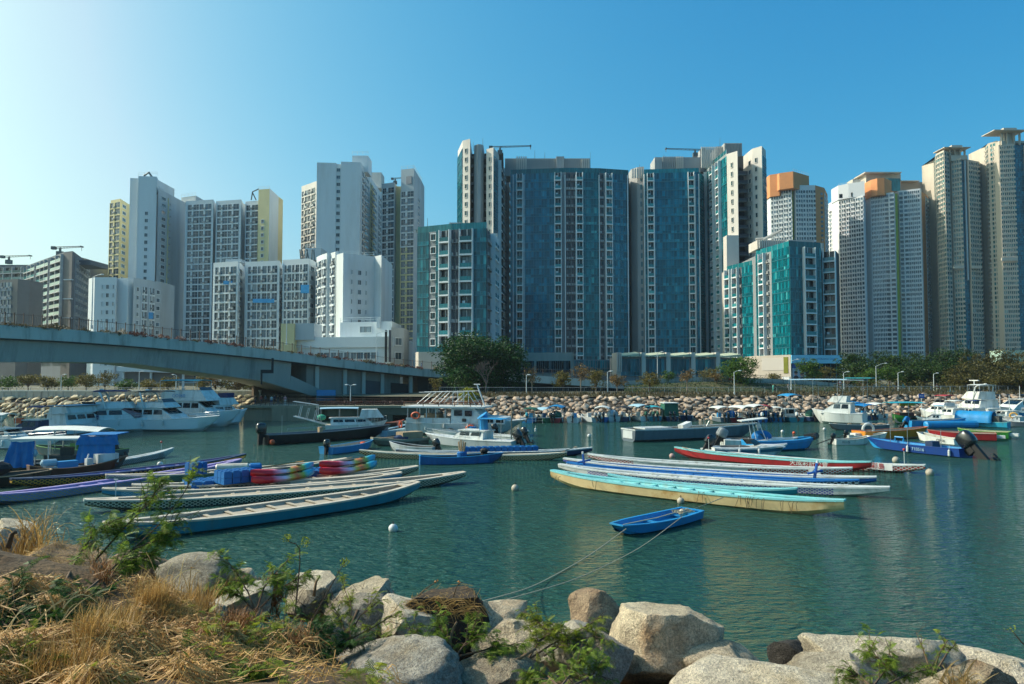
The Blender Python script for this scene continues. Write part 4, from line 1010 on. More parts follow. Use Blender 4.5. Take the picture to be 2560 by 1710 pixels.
def legtop(i):
    p = BS[i]; px = px_of(p); return Z_(interp([735, 850], [938, 992], px), p.y) - p.z
sweep('arch_leg', lambda i: [(1.0, legtop(i)), (1.3, min(webz(i), legtop(i) - .3)), (BW - 1.3, min(webz(i), legtop(i) - .3)), (BW - 1.0, legtop(i))], m_bconc, br, i_leg, i_end + 1)
# half joint notch in the web
q = W(668, 928, 121.2) - br.location
MB().bb(-1.0, -.2, -.35, 1.0, .35, .25).bb(.75, -.2, .25, 1.0, .35, 2.2).bb(-1.0, -.2, -2.2, -.8, .35, -.35).build('movement_joint', m_dark, br, q, .55)
# wall under the landward part of the deck
iw0 = max(i for i in range(NB) if px_of(BS[i]) < 800); iw1 = max(i for i in range(NB) if px_of(BS[i]) < 1036)
m_panel = M('abutment_panel', '8b8880', .85, .12, .4, dirt='5d5a52', dirt_s=.3, streak=True)
sweep('abutment_wall', lambda i: [(1.9, -1.76), (1.9, 1.0 - BS[i].z), (BW - 2, 1.0 - BS[i].z), (BW - 2, -1.76)], m_panel, br, iw0, iw1)
sweep('back_wall', lambda i: [(BW - 2.2, -1.76), (BW - 2.2, 1.0 - BS[i].z), (BW - 1.6, 1.0 - BS[i].z), (BW - 1.6, -1.76)], M('stained_wall', '6d5a48', .9, .25, .3), br, i_leg - 1, iw0)
for px in (803, 866, 927, 976, 1034):
    i = min(range(NB), key=lambda k: abs(px_of(BS[k]) - px)); p, nr = bframe(i); c = p + nr * 1.6 - br.location
    MB().bb(-.35, -.3, 1.0, .35, .3, p.z - 1.78).build('rib', m_bpar, br, (c.x, c.y, 0), .5)
for (pa, pb, mm) in ((930, 966, m_brown), (984, 1030, m_dark)):
    ia, ib = [min(range(NB), key=lambda k: abs(px_of(BS[k]) - px)) for px in (pa, pb)]
    sweep('louvred_door', lambda i: [(1.86, -3.4), (1.82, 3.2 - BS[i].z), (1.88, 3.2 - BS[i].z), (1.88, -3.4)], mm, br, ia, max(ib, ia + 1))
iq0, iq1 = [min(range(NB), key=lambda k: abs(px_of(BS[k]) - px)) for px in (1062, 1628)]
sweep('ramp_shade_wall', lambda i: [(2.6, -1.76), (2.6, 2.6 - BS[i].z), (BW - 2, 2.6 - BS[i].z), (BW - 2, -1.76)], M('ramp_shade_dark', '2c3130', .9, .25, .4), br, iq0, iq1)  # dark wall added to stand for the deck's shade under the ramp
m_bluebox = M('blue_sheeting', '2f86b8', .6, .1)
q = W(815, 988, 131); MB().box((0, 0, .9), (3.4, .4, 1.9), .5).build('blue_panel', m_bluebox, br, q - Vector((br.location.x, br.location.y, .9)))
# fence on the bridge: each post a part, pickets between are one mass
post_me = MB().bb(-.05, -.05, -.1, .05, .05, 1.75).bb(-.08, -.08, 1.75, .08, .08, 1.8).mesh('fence_post', m_rail_b)
pk = MB(); rl = MB(); acc = 0
for i in range(NB):
    p, nr = bframe(i); p2, nr2 = bframe(i + 1); a = p + nr * .75 - br.location; c = p2 + nr2 * .75 - br.location
    a.z = p.z - .1; c.z = p2.z - .1
    n = max(1, round((c - a).length / 2.3)); rz = math.atan2(c.y - a.y, c.x - a.x)
    for j in range(n): link('fence_post', post_me, br, a.lerp(c, j / n), rz)
    k = max(4, int((c - a).length / .28))
    for j in range(k):
        e = a.lerp(c, j / k); pk.tube([e + Vector((0, 0, .12)), e + Vector((0, 0, 1.6))], .016, 3, cap=False)
    for h in (.12, 1.6): rl.tube([a + Vector((0, 0, h)), c + Vector((0, 0, h))], .028, 4)
tag(pk.build('fence_pickets', m_rail_b, br), kind='stuff'); rl.build('fence_rail', m_rail_b, br)
# clipped shrubs in the planter behind the parapet
m_boug = leafmat('bridge_shrub_leaves', '4a2c26', '8a5a48', .2, .8); m_boug2 = leafmat('bridge_shrub_leaves_green', '3f4426', '8a7048', .2, .8)
def shrub_mesh(name, mat, n, rx, ry, rz_, ls, seed):
    r_ = random.Random(seed); b = MB()
    for _ in range(n):
        while True:
            v = Vector((r_.uniform(-1, 1), r_.uniform(-1, 1), r_.uniform(-.2, 1)))
            if v.length < 1: break
        v *= .75 + .25 * r_.random(); c = Vector((v.x * rx, v.y * ry, v.z * rz_ + .05)); a = Vector((r_.gauss(0, 1), r_.gauss(0, 1), r_.gauss(0, 1))).normalized(); d = a.orthogonal().normalized()
        s_ = ls * r_.uniform(.6, 1.3); b.poly([c - a * s_, c + d * s_ * .6, c + a * s_, c - d * s_ * .6])
    return b.mesh(name, mat)
shm = [shrub_mesh('planter_shrub', m_boug if k < 3 else m_boug2, 150, .9, .45, .62, .11, k) for k in range(5)]
rnd = random.Random(4); i = 0
while i < NB:
    p, nr = bframe(i); p2, _ = bframe(min(i + 1, NB)); L_ = (p2 - p).length; kk = max(1, round(L_ / 1.5))
    for j in range(kk):
        c = p.lerp(p2, (j + rnd.uniform(.2, .8)) / kk) + nr * rnd.uniform(.25, .45); px = px_of(c)
        if px < -60 or px > 1180 or rnd.random() < .08: continue
        o = link('planter_shrub', rnd.choice(shm[2:] if px < 330 else shm), None, (c.x, c.y, c.z - .12), rnd.uniform(0, 6.28)); s_ = rnd.uniform(.9, 1.4); o.scale = (s_, s_, s_ * rnd.uniform(.7, 1.1))
        tag(o, 'small browned shrub growing in the planter along the bridge railing', 'shrub', 'shrubs along the bridge railing')
    i += 1

# ------------------------------------------------------------------ quay under the bridge
m_quay = M('quay_concrete', '8f8874', .9, .15, .5, dirt='57523f', dirt_s=.5, bump=.2, bs=5, streak=True)
m_quay2 = M('quay_concrete_wet', '5f5c50', .8, .2, .5, dirt='39382e', dirt_s=.5)
QY = 116.0
qx0, qx1 = X_(604, QY), X_(1075, QY)
qy = MB().bb(qx0, QY, 2.05, qx1, QY + 24, 2.4, 0).bb(qx0 + .3, QY + .5, -1, X_(683, QY), QY + 20, 2.05, 0).bb(X_(683, QY), QY - .2, -1, X_(790, QY), QY + 20, 2.05, 0).bb(X_(790, QY), QY + 2.5, .6, qx1, QY + 20, 2.05, 0)
tag(qy.build('quay', m_quay), kind='structure')
for k, px in enumerate((792, 905, 938, 975, 1030, 1070)):
    o = MB().bb(-.45, -.1, -1, .45, .9, 2.0).build('quay_pile', m_quay2, bpy.data.objects['quay'], (X_(px, QY), QY + .6, 0))
for k, (pa, pb) in enumerate(((905, 975), (975, 1070))):
    MB().bb(X_(pa, QY), QY + .3, .9, X_(pb, QY), QY + 1.0, 2.02).build('quay_beam', m_quay2, bpy.data.objects['quay'])
rf = thing('quay_railing', 'dark railing along the quay edge under the bridge', 'railing', (qx0, QY + .4, 2.4))
rp_me = MB().bb(-.03, -.03, 0, .03, .03, 1.1).mesh('post', m_rail_b); n = int((qx1 - qx0) / 1.5)
for i in range(n + 1): link('post', rp_me, rf, ((qx1 - qx0) * i / n, 0, 0))
rr = MB()
for h in (.35, .7, 1.1): rr.tube([(0, 0, h), (qx1 - qx0, 0, h)], .03, 4)
rr.build('rail', m_rail_b, rf)
pk = MB()
for i in range(int((qx1 - qx0) / .3)): pk.tube([(i * .3, 0, .05), (i * .3, 0, 1.08)], .018, 3, cap=False)
tag(pk.build('pickets', m_rail_b, rf), kind='stuff')
# low red hedge on the quay
m_redh = leafmat('red_hedge_leaves', '3a2622', '6a3c34', .2, .8)
hd = MB(); r_ = random.Random(3)
for _ in range(2600):
    x = r_.uniform(X_(780, QY + 3), X_(1010, QY + 3)); c = Vector((x, QY + 3 + r_.uniform(-.5, .5), 2.45 + r_.random() * .6)); a = Vector((r_.gauss(0, 1), r_.gauss(0, 1), r_.gauss(0, 1))).normalized() * .13; d = a.orthogonal()
    hd.poly([c - a, c + d * .6, c + a, c - d * .6])
tag(hd.build('hedge', m_redh), 'low dark red hedge on the quay under the bridge', 'hedge')
# toe stones left of the quay

# ================================================================== TREES, LAMPS, SIGNS, PEOPLE
m_bark = M('bark', '5a4a3c', .9, .25, 3, bump=.4, bs=12); m_barkp = M('pale_bark', '8a7a68', .9, .2, 3)
m_lf_dark = leafmat('dark_evergreen_leaves', '0f2410', '2f5a1e', .22, .35)
m_lf_mid = leafmat('green_leaves', '1f3a14', '5a7a26', .3, .4)
m_lf_olive = leafmat('olive_leaves', '3a3a16', '8a7c38', .3, .4)
m_lf_brown = leafmat('withered_leaves', '4a3a20', '8f7440', .3, .4)
m_lf_wood = leafmat('wood_leaves', '14260c', '3f5a1e', .25, .3)
m_lf_woodb = leafmat('brown_wood_leaves', '2a2e12', '665e2c', .25, .3)
m_lf_lime = leafmat('lime_leaves', '5a6a14', 'a8a838', .3, .6)
m_twig = M('grey_twig', '7a6a60', .9, .2, 3)
def add_leaf(b, c, s_, r_, up=.3):
    a = Vector((r_.gauss(0, 1), r_.gauss(0, 1), r_.gauss(0, .6))).normalized(); n = Vector((r_.gauss(0, 1), r_.gauss(0, 1), r_.gauss(0, 1) + up)).normalized(); d = a.cross(n)
    if d.length < .05: d = a.orthogonal()
    d.normalize(); b.poly([c - a * s_, c + d * s_ * .55, c + a * s_, c - d * s_ * .55])
def lobes_for(seed, W_, H_, n, flat=1.0):
    r_ = random.Random(seed); out = []
    for k in range(n):
        a = 2 * math.pi * k / n + r_.uniform(-.5, .5); rad = r_.uniform(.25, .62); hh = r_.uniform(.15, .85)
        out.append((Vector((math.cos(a) * rad * W_ / 2, math.sin(a) * rad * W_ / 2, H_ * hh)), r_.uniform(.20, .33) * W_ * (1.15 - .4 * hh), r_.uniform(.16, .26) * H_ * flat))
    out.append((Vector((0, 0, H_ * .62)), W_ * .3, H_ * .33))
    return out
def tree(name, label, x, y, z, H_, W_, trunk, mat, nleaf, ls, seed, nl=9, group=None, tr=.16, bark=None, lean=0):
    """H_ total height, W_ crown width, trunk = bare height below the crown"""
    r_ = random.Random(seed); t = thing(name, label, 'tree', (x, y, z), group=group)
    bark = bark or m_bark; ch = H_ - trunk; lb = lobes_for(seed, W_, ch, nl)
    tk = MB(); top = Vector((lean, 0, trunk + ch * .45)); tk.tube([(0, 0, -.3), (lean * .3, .05, trunk * .6), (lean * .6, 0, trunk), top], [tr * 1.25, tr, tr * .85, tr * .3], 7)
    for (c, rx, rz_) in lb:
        e = c + Vector((lean, 0, trunk)); s0 = Vector((lean * .5, 0, trunk * r_.uniform(.75, 1.15))); tk.tube([s0, s0.lerp(e, .55) + Vector((0, 0, ch * .05)), e], [tr * .5, tr * .3, tr * .08], 5)
    tk.build('trunk', bark, t)
    cr = MB(); tot = sum(q[1] ** 2 for q in lb)
    for (c, rx, rz_) in lb:
        n = int(nleaf * rx ** 2 / tot)
        # each lobe is broken into twig tufts so the outline stays ragged
        tufts = []
        for _ in range(max(6, n // 16)):
            v = Vector((r_.gauss(0, 1), r_.gauss(0, 1), r_.gauss(0, 1))).normalized() * r_.uniform(.55, 1.12)
            tufts.append(c + Vector((lean + v.x * rx, v.y * rx, trunk + v.z * rz_)))
        for _ in range(n):
            q = r_.choice(tufts); cr_ = q + Vector((r_.gauss(0, 1), r_.gauss(0, 1), r_.gauss(0, .7))) * ls * 1.7
            add_leaf(cr, cr_, ls * r_.uniform(.6, 1.25), r_)
    cr.build('crown', mat, t)
    return t
def bare_tree(name, label, x, y, z, H_, W_, seed, mat, leaf=None, nleaf=0, group=None):
    r_ = random.Random(seed); t = thing(name, label, 'tree', (x, y, z), group=group); b = MB(); tips = []
    def grow(p, d, L_, rad, depth):
        e = p + d * L_; m_ = p.lerp(e, .5) + Vector((r_.gauss(0, 1), r_.gauss(0, 1), 0)) * L_ * .06
        b.tube([p, m_, e], [rad, rad * .85, rad * .65], 5 if depth < 2 else 3, cap=False)
        if depth >= 5: tips.append(e); return
        for k in range(3 if depth else 5):
            a = r_.uniform(0, 6.28); sp = r_.uniform(.35, .8)
            nd = (d + Vector((math.cos(a), math.sin(a), r_.uniform(-.1, .4))) * sp * (1.0 if depth else W_ / H_ * 1.2)).normalized()
            grow(e, nd, L_ * r_.uniform(.55, .8), rad * .6, depth + 1)
    grow(Vector((0, 0, -.2)), Vector((0, 0, 1)), H_ * .33, .13 * H_ / 5, 0)
    b.build('trunk', mat, t)
    if leaf:
        cr = MB()
        for _ in range(nleaf): add_leaf(cr, r_.choice(tips) + Vector((r_.gauss(0, .25), r_.gauss(0, .25), r_.gauss(0, .2))), .14, r_)
        cr.build('crown', leaf, t)
    return t
def tpos(px, py, Y): q = W(px, py, Y); return q.x, q.y, q.z
# the big dark tree and its bare neighbour
def ptree(name, label, px, ybase, ytop, wpx, Y, frac, mat, nleaf, ls, seed, **kw):
    x, y, z = tpos(px, ybase, Y); H_ = Z_(ytop, Y) - z; return tree(name, label, x, y, z, H_, wpx * Y / FPX, H_ * frac, mat, nleaf, ls, seed, **kw)
ptree('banyan_tree', 'large dense dark green tree with spreading crown beside the bridge end', 1200, 985, 842, 235, 138, .06, m_lf_dark, 32000, .24, 21, nl=26, tr=.45)
x, y, z = tpos(1216, 988, 131); bare_tree('bare_tree', 'leafless grey tree in front of the big dark tree', x, y, z, 6.6, 5.6, 5, m_twig)
ptree('bush_tree', 'yellow green round bush on the stones right of the old ferry boat', 1173, 1008, 967, 52, 124.2, .02, m_lf_lime, 2600, .12, 22, nl=9, tr=.08)
ptree('young_tree', 'thin young tree left of the yellow green bush', 1090, 992, 938, 34, 131, .3, m_lf_olive, 700, .13, 23, nl=6, tr=.06)
ptree('young_tree', 'small leafy tree just above the yellow green bush', 1168, 985, 940, 40, 133, .2, m_lf_mid, 900, .13, 24, nl=7, tr=.06)
row = [  # promenade trees, left to right
    ('thin olive tree between the white pole and the big dark tree', 1330, 986, 918, 40, 130, .42, m_lf_brown, 500),
    ('small round green tree right of the white pole', 1408, 985, 926, 48, 131, .36, m_lf_olive, 1700),
    ('withered tree with pale trunk before the podium windows', 1452, 988, 905, 50, 129, .45, m_lf_brown, 700),
    ('bushy olive tree hiding behind the pale trunked withered tree', 1490, 985, 924, 58, 134, .22, m_lf_olive, 1500),
    ('thin pale tree right of the white lamp at the ramp', 1543, 985, 936, 52, 130, .42, m_lf_brown, 800),
    ('spreading olive tree in front of the first villa', 1624, 976, 930, 66, 140, .3, m_lf_olive, 1700),
    ('small green tree between the first two villas', 1672, 964, 928, 40, 150, .25, m_lf_mid, 1000),
    ('thin brownish tree below the third villa', 1718, 982, 920, 44, 132, .45, m_lf_brown, 600),
    ('olive brown tree left of the round dark tree', 1772, 960, 915, 60, 152, .2, m_lf_olive, 1500),
    ('nearly bare tree before the round dark tree', 1792, 966, 930, 44, 148, .35, m_lf_brown, 450),
    ('large round dark green tree left of the sign podium', 1852, 968, 894, 112, 150, .12, m_lf_mid, 6500),
    ('small olive tree in front of the louvred wall', 1932, 962, 932, 38, 158, .25, m_lf_olive, 900),
    ('green street tree covering the blue sign', 2026, 978, 898, 66, 160, .3, m_lf_mid, 3200),
    ('smaller green tree under the right end of the blue sign', 2062, 980, 912, 48, 162, .35, m_lf_olive, 1300),
    ('bright green street tree left of the double lamp', 2180, 978, 915, 62, 160, .38, m_lf_mid, 2600),
    ('bright green street tree right of the double lamp', 2224, 978, 913, 66, 162, .36, m_lf_mid, 2800)]
for k, (lab, px, yb, yt, wp, Y, fr_, mt_, nlf) in enumerate(row):
    ptree('street_tree', lab, px, yb, yt, wp, Y, fr_, mt_, nlf, .15 if nlf < 3000 else .17, 40 + k, nl=8 if nlf < 3000 else 12, tr=.11, group='trees along the far promenade', bark=m_barkp if 'pale' in lab or 'thin' in lab else m_bark)
for k, (px, yb) in enumerate(((2118, 979), (2157, 979))):
    x, y, z = tpos(px, yb, 150); bare_tree('bare_tree', ['small leafless tree right of the paired warning signs', 'small leafless tree beside the single warning sign'][k], x, y, z, 3.4, 2.6, 60 + k, m_twig)
# wood at the right
r_ = random.Random(77)
wd = [(2130, 884, 70, 178), (2180, 872, 90, 185), (2240, 880, 90, 178), (2290, 872, 96, 186), (2340, 868, 100, 184), (2395, 866, 100, 182), (2450, 872, 100, 178), (2500, 870, 100, 176), (2555, 868, 110, 174), (2610, 866, 110, 174), (2150, 905, 80, 168), (2265, 912, 80, 168), (2310, 900, 90, 172), (2370, 905, 90, 168), (2430, 900, 100, 164)]
ORD = ('first', 'second', 'third', 'fourth', 'fifth', 'sixth', 'seventh', 'eighth', 'ninth', 'tenth')
WLAB = [ORD[k] + ' tree from the left in the back row of the dark wood' for k in range(10)] + [ORD[k] + ' tree from the left in the front row of the dark wood' for k in range(5)]
for k, (px, yt, wp, Y) in enumerate(wd):
    ptree('woodland_tree', WLAB[k], px, 972, yt, wp, Y, .06, m_lf_wood if px < 2400 else m_lf_woodb, 3600, .24, 90 + k, nl=11, tr=.2, group='dark trees of the wood')
wb = [(2395, 915, 90, 154), (2450, 908, 100, 152), (2510, 902, 110, 150), (2565, 896, 110, 150), (2480, 935, 80, 146), (2540, 930, 90, 144), (2600, 920, 100, 146), (2410, 940, 60, 150)]
for k, (px, yt, wp, Y) in enumerate(wb):
    ptree('woodland_tree', ('brownish scrubby tree at the wood edge, ' + ('nearest the last lamp', 'behind the shore between lamp and radar boat', 'over the radar mast', 'at the picture edge', 'low over the radar mast', 'low near the picture edge', 'just outside the picture', 'low beside the last lamp')[k]), px, 984, yt, wp, Y, .05, m_lf_woodb, 2600, .2, 120 + k, nl=10, tr=.15, group='brownish trees at the wood edge')
# trees behind the left promenade, seen under the bridge
lt = [(20, 940, 60), (70, 936, 60), (118, 940, 50), (170, 938, 60), (215, 934, 60), (262, 930, 60), (315, 945, 50), (372, 944, 56), (420, 944, 50)]
for k, (px, yt, wp) in enumerate(lt):
    ptree('promenade_tree', (ORD[k] + ' round tree from the left behind the left promenade'), px, 978, yt, wp, 146 + 6 * (k % 2), .22, m_lf_olive if k % 3 else m_lf_mid, 1500, .17, 150 + k, nl=8, tr=.1, group='round trees behind the left promenade')
for k in range(7):
    ptree('promenade_tree', (ORD[k] + ' rusty leaved tree from the left close under the bridge'), 508 + k * 30, 980, 930 + k * 6, 46, 150, .15, m_lf_brown if k % 2 else m_lf_olive, 1300, .16, 170 + k, nl=8, tr=.1, group='rusty trees under the bridge')
# canopy pavilion under the bridge
pv = thing('shelter', 'brown walled shelter with white sloping roof seen under the bridge', 'shelter', (X_(410, 160), 160, GZ))
MB().bb(-7.5, -3, 2.2, 5.5, 3, 4.4).build('slatted_wall', m_est2, pv); MB().prism([(-8.2, -4), (7, -4), (7, 4), (-8.2, 4)], [4.6, 4.1, 4.1, 4.6], [5.6, 4.4, 4.4, 5.6]).build('roof', m_white, pv)
for x in (-7, -1, 6): MB().bb(x - .2, -3.6, 0, x + .2, -3.2, 4.3).build('column', m_white, pv)

# ------------------------------------------------------------------ lamps and signs
m_pole = M('lamp_pole_white', 'c4cac8', .5, .08, 1); m_lampg = M('lamp_head', 'd6dad6', .4, .05)
def lamp(label, px, ytop, ybase, Y, arm=.9, double=False, side=1, r0=.09, group='promenade lamps'):
    x, y, z = tpos(px, ybase, Y); H_ = Z_(ytop, Y) - z; t = thing('street_lamp', label, 'lamp', (x, y, z), group=group)
    MB().tube([(0, 0, 0), (0, 0, H_)], [r0, r0 * .65], 8).tube([(0, 0, 0), (0, 0, .5)], r0 * 1.6, 8).build('pole', m_pole, t)
    for sg in ((side, -side) if double else (side,)):
        MB().tube([(0, 0, H_ - .05), (sg * arm * .6, 0, H_ + .22 * arm), (sg * arm, 0, H_ + .3 * arm)], r0 * .5, 6).build('arm', m_pole, t)
        MB().ball((sg * (arm + .22), 0, H_ + .3 * arm), .32, 8, 6, 0, (1, .5, .32)).build('lamp_head', m_lampg, t)
for lab, px, yt, yb, Y, arm, dbl, sd_ in (
    ('white pole without arm at the sea wall right of the big tree', 1316, 938, 991, 125.5, .25, False, 1),
    ('white promenade lamp at the foot of the ramp wall', 1519, 930, 985, 128, .45, False, 1),
    ('tall street lamp in front of the second villa', 1644, 882, 958, 152, .8, False, 1),
    ('white promenade lamp before the round dark tree', 1836, 930, 988, 126, .8, False, 1),
    ('tall white lamp at the left edge of the blue sign', 1978, 903, 974, 140, 1.2, False, 1),
    ('white promenade lamp right of the blue sign', 2110, 932, 980, 142, .7, False, 1),
    ('tall blue grey lamp with long arm between two street trees', 2191, 915, 976, 150, 1.9, False, 1),
    ('white promenade lamp before the dark wood', 2246, 932, 980, 144, .7, False, 1),
    ('thin white promenade lamp furthest along the dark wood', 2335, 935, 982, 148, .6, False, 1),
    ('short lamp on the bridge end left of the big tree', 1088, 930, 955, 156, .3, False, 1),
    ('second short lamp on the bridge end left of the big tree', 1101, 932, 955, 157, .3, False, 1),
    ('small lamp in front of the dark tree crown', 1258, 921, 948, 158, .2, False, 1),
    ('tall thin lamp on the bridge near the low left block', 229, 692, 822, 99, 1.0, False, 1),
    ('lamp on the bridge in front of the yellow annex', 716, 782, 862, 131, 1.1, False, 1),
    ('lamp on the bridge by the dark columns', 941, 834, 905, 147, 1.6, False, 1),
    ('lamp in front of the brown shelter under the bridge', 347, 930, 985, 136, .4, False, 1),
    ('thin lamp behind the moored yachts under the bridge', 440, 938, 985, 137, .4, False, -1),
    ('double armed lamp on the quay under the bridge', 876, 964, 1012, 119, .45, True, 1),
    ('lamp among the round trees behind the left promenade', 152, 938, 985, 138, .5, False, 1)):
    lamp(lab, px, yt, yb, Y, arm, dbl, sd_)
m_sgr = M('sign_red', 'b8403a', .5); m_sgw = M('sign_white', 'd8d4cc', .5); m_sgb = M('sign_traffic_blue', '1f56a8', .5); m_sgbk = M('sign_back', '5f8f86', .5)
def tri(b, s_, z, m_, y=0): b.poly([(-s_, y, z), (s_, y, z), (0, y, z + 1.7 * s_)], m_)
for lab, px, yt, yb, Y, n, back in (('pair of red triangular warning signs on one post', 2100, 948, 979, 146, 2, 0), ('single red triangular warning sign left of the street trees', 2162, 961, 980, 148, 1, 0),
                                ('greenish back of a triangular sign at the wood', 2258, 958, 978, 150, 1, 1), ('pink triangular warning sign right of the last lamp', 2342, 958, 980, 152, 1, 0), ('small triangular sign on a post beside the round dark tree', 1828, 938, 962, 150, 1, 0)):
    x, y, z = tpos(px, yb, Y); H_ = Z_(yt, Y) - z; t = thing('road_sign', lab, 'sign', (x, y, z))
    MB().tube([(0, 0, 0), (0, 0, H_ * .96)], .045, 6).build('post', m_pole, t)
    for k in range(n):
        b = MB(); zz = H_ - .95 - k * 1.1; b.prism([(-.55, -.06), (.55, -.06), (.55, -.04), (-.55, -.04)], zz, zz + .02, 0); tri(b, .55, zz, 2 if back else 0, -.06); tri(b, .55, zz, 2 if back else 0, -.04)
        if not back: tri(b, .33, zz + .14, 1, -.075)
        b.build('sign_plate', [m_sgr, m_sgw, m_sgbk], t)
x, y, z = tpos(2304, 1010, 128); t = thing('channel_sign', 'blue board with white arrow on a post over the right hand moorings', 'sign', (x, y, z)); H_ = Z_(991, 128) - z
MB().tube([(0, 0, -2.5), (0, 0, H_ + .2)], .06, 6).build('post', m_pole, t); MB().bb(-.5, -.07, H_ - .3, .5, -.03, H_ + .45).bb(-.35, -.09, H_ + .03, .3, -.075, H_ + .13, 1).build('sign_plate', [m_sgb, m_sgw], t)
# promenade railing on the right shore, fence on the rising road
def fence(label, pts, h, gap, mat, name='railing'):
    o = Vector(pts[0]); t = thing(name, label, 'railing', o); ml = MB(); pm = MB().bb(-.035, -.035, 0, .035, .035, h).mesh('post', mat); pk = MB()
    for a, c in zip(pts, pts[1:]):
        a = Vector(a) - o; c = Vector(c) - o; n = max(1, int((c - a).length / gap))
        for i in range(n): link('post', pm, t, a.lerp(c, i / n))
        for hh in (h, h * .15): ml.tube([a + Vector((0, 0, hh)), c + Vector((0, 0, hh))], .03, 4)
        k = int((c - a).length / .35)
        for i in range(k): e = a.lerp(c, i / k); pk.tube([e, e + Vector((0, 0, h))], .014, 3, cap=False)
    ml.build('rail', mat, t); tag(pk.build('pickets', mat, t), kind='stuff'); return t
m_railg = M('railing_grey', '8b9496', .5, .1)
fence('grey picket railing along the right promenade above the stones', [(X_(p, topY(p) + 3.6), topY(p) + 3.6, GZ + .48) for p in range(1100, 2620, 120)], 1.1, 2.2, m_railg)
fence('grey picket railing behind the white parapet on the left promenade', [(X_(p, 140), 140, GZ) for p in range(-60, 640, 140)], 1.3, 2.2, m_railg)
# rising bank and concrete road wall between the promenade and the villas
m_bank = M('grass_bank', '3c4022', .95, .35, .5, dirt='7d6c48', dirt_s=.4, bump=.6, bs=5)
bk = MB(); ps = [(1560, 138, 150, 5.0), (1640, 137, 152, 5.5), (1760, 138, 154, 5.9), (1900, 140, 156, 5.6), (2040, 144, 160, 4.9), (2130, 148, 162, 4.2)]
for (a, c) in zip(ps, ps[1:]):
    bk.poly([(X_(a[0], a[1]), a[1], GZ + .1), (X_(c[0], c[1]), c[1], GZ + .1), (X_(c[0], c[2] - 5), c[2] - 5, c[3]), (X_(a[0], a[2] - 5), a[2] - 5, a[3])])
    bk.poly([(X_(a[0], a[2] - 5), a[2] - 5, a[3]), (X_(c[0], c[2] - 5), c[2] - 5, c[3]), (X_(c[0], 176), 176, c[3] + .1), (X_(a[0], 176), 176, a[3] + .1)])
tag(bk.build('grass_bank', m_bank), kind='structure')
rw = MB()
for (a, c) in zip(ps, ps[1:]): rw.prism([(X_(a[0], a[2] - 3), a[2] - 3), (X_(c[0], c[2] - 3), c[2] - 3), (X_(c[0], c[2] - 2.6), c[2] - 2.6), (X_(a[0], a[2] - 2.6), a[2] - 2.6)], [a[3] - .5, c[3] - .5, c[3] - .5, a[3] - .5], [a[3] + 1.0, c[3] + 1.0, c[3] + 1.0, a[3] + 1.0])
tag(rw.build('road_wall', m_bpar), 'low grey concrete wall along the road below the villas', 'wall')
fence('dark fence on top of the road bank below the villas', [(X_(a[0], a[2] - 3.4), a[2] - 3.4, a[3]) for a in ps], 1.6, 2.6, M('fence_dark', '3c3f3f', .6))
gb = MB(); r_ = random.Random(12)
for _ in range(2600):
    k = r_.randrange(len(ps) - 1); u = r_.random(); v = r_.random(); a, c = ps[k], ps[k + 1]; px = lerp(a[0], c[0], u); Y0 = lerp(a[1], c[1], u); Y1 = lerp(a[2], c[2], u) - 5
    y = lerp(Y0, Y1, v); z = lerp(GZ + .1, lerp(a[3], c[3], u), v); add_leaf(gb, Vector((X_(px, y), y, z + r_.random() * .35)), .17, r_)
tag(gb.build('bank_scrub', m_lf_wood), 'low olive scrub covering the road bank below the villas', 'scrub', kind='stuff')
# scrub on the shore beneath the wood, far right
gb = MB()
for _ in range(5200):
    px = r_.uniform(2080, 2640); d = r_.uniform(6, 24); y = topY(px) + d; add_leaf(gb, Vector((X_(px, y), y, GZ + .3 + abs(r_.gauss(0, 1)) * (.2 + .05 * d))), .2, r_)
tag(gb.build('shore_scrub', m_lf_woodb), 'tangled brown scrub on the shore in front of the wood', 'scrub', kind='stuff')

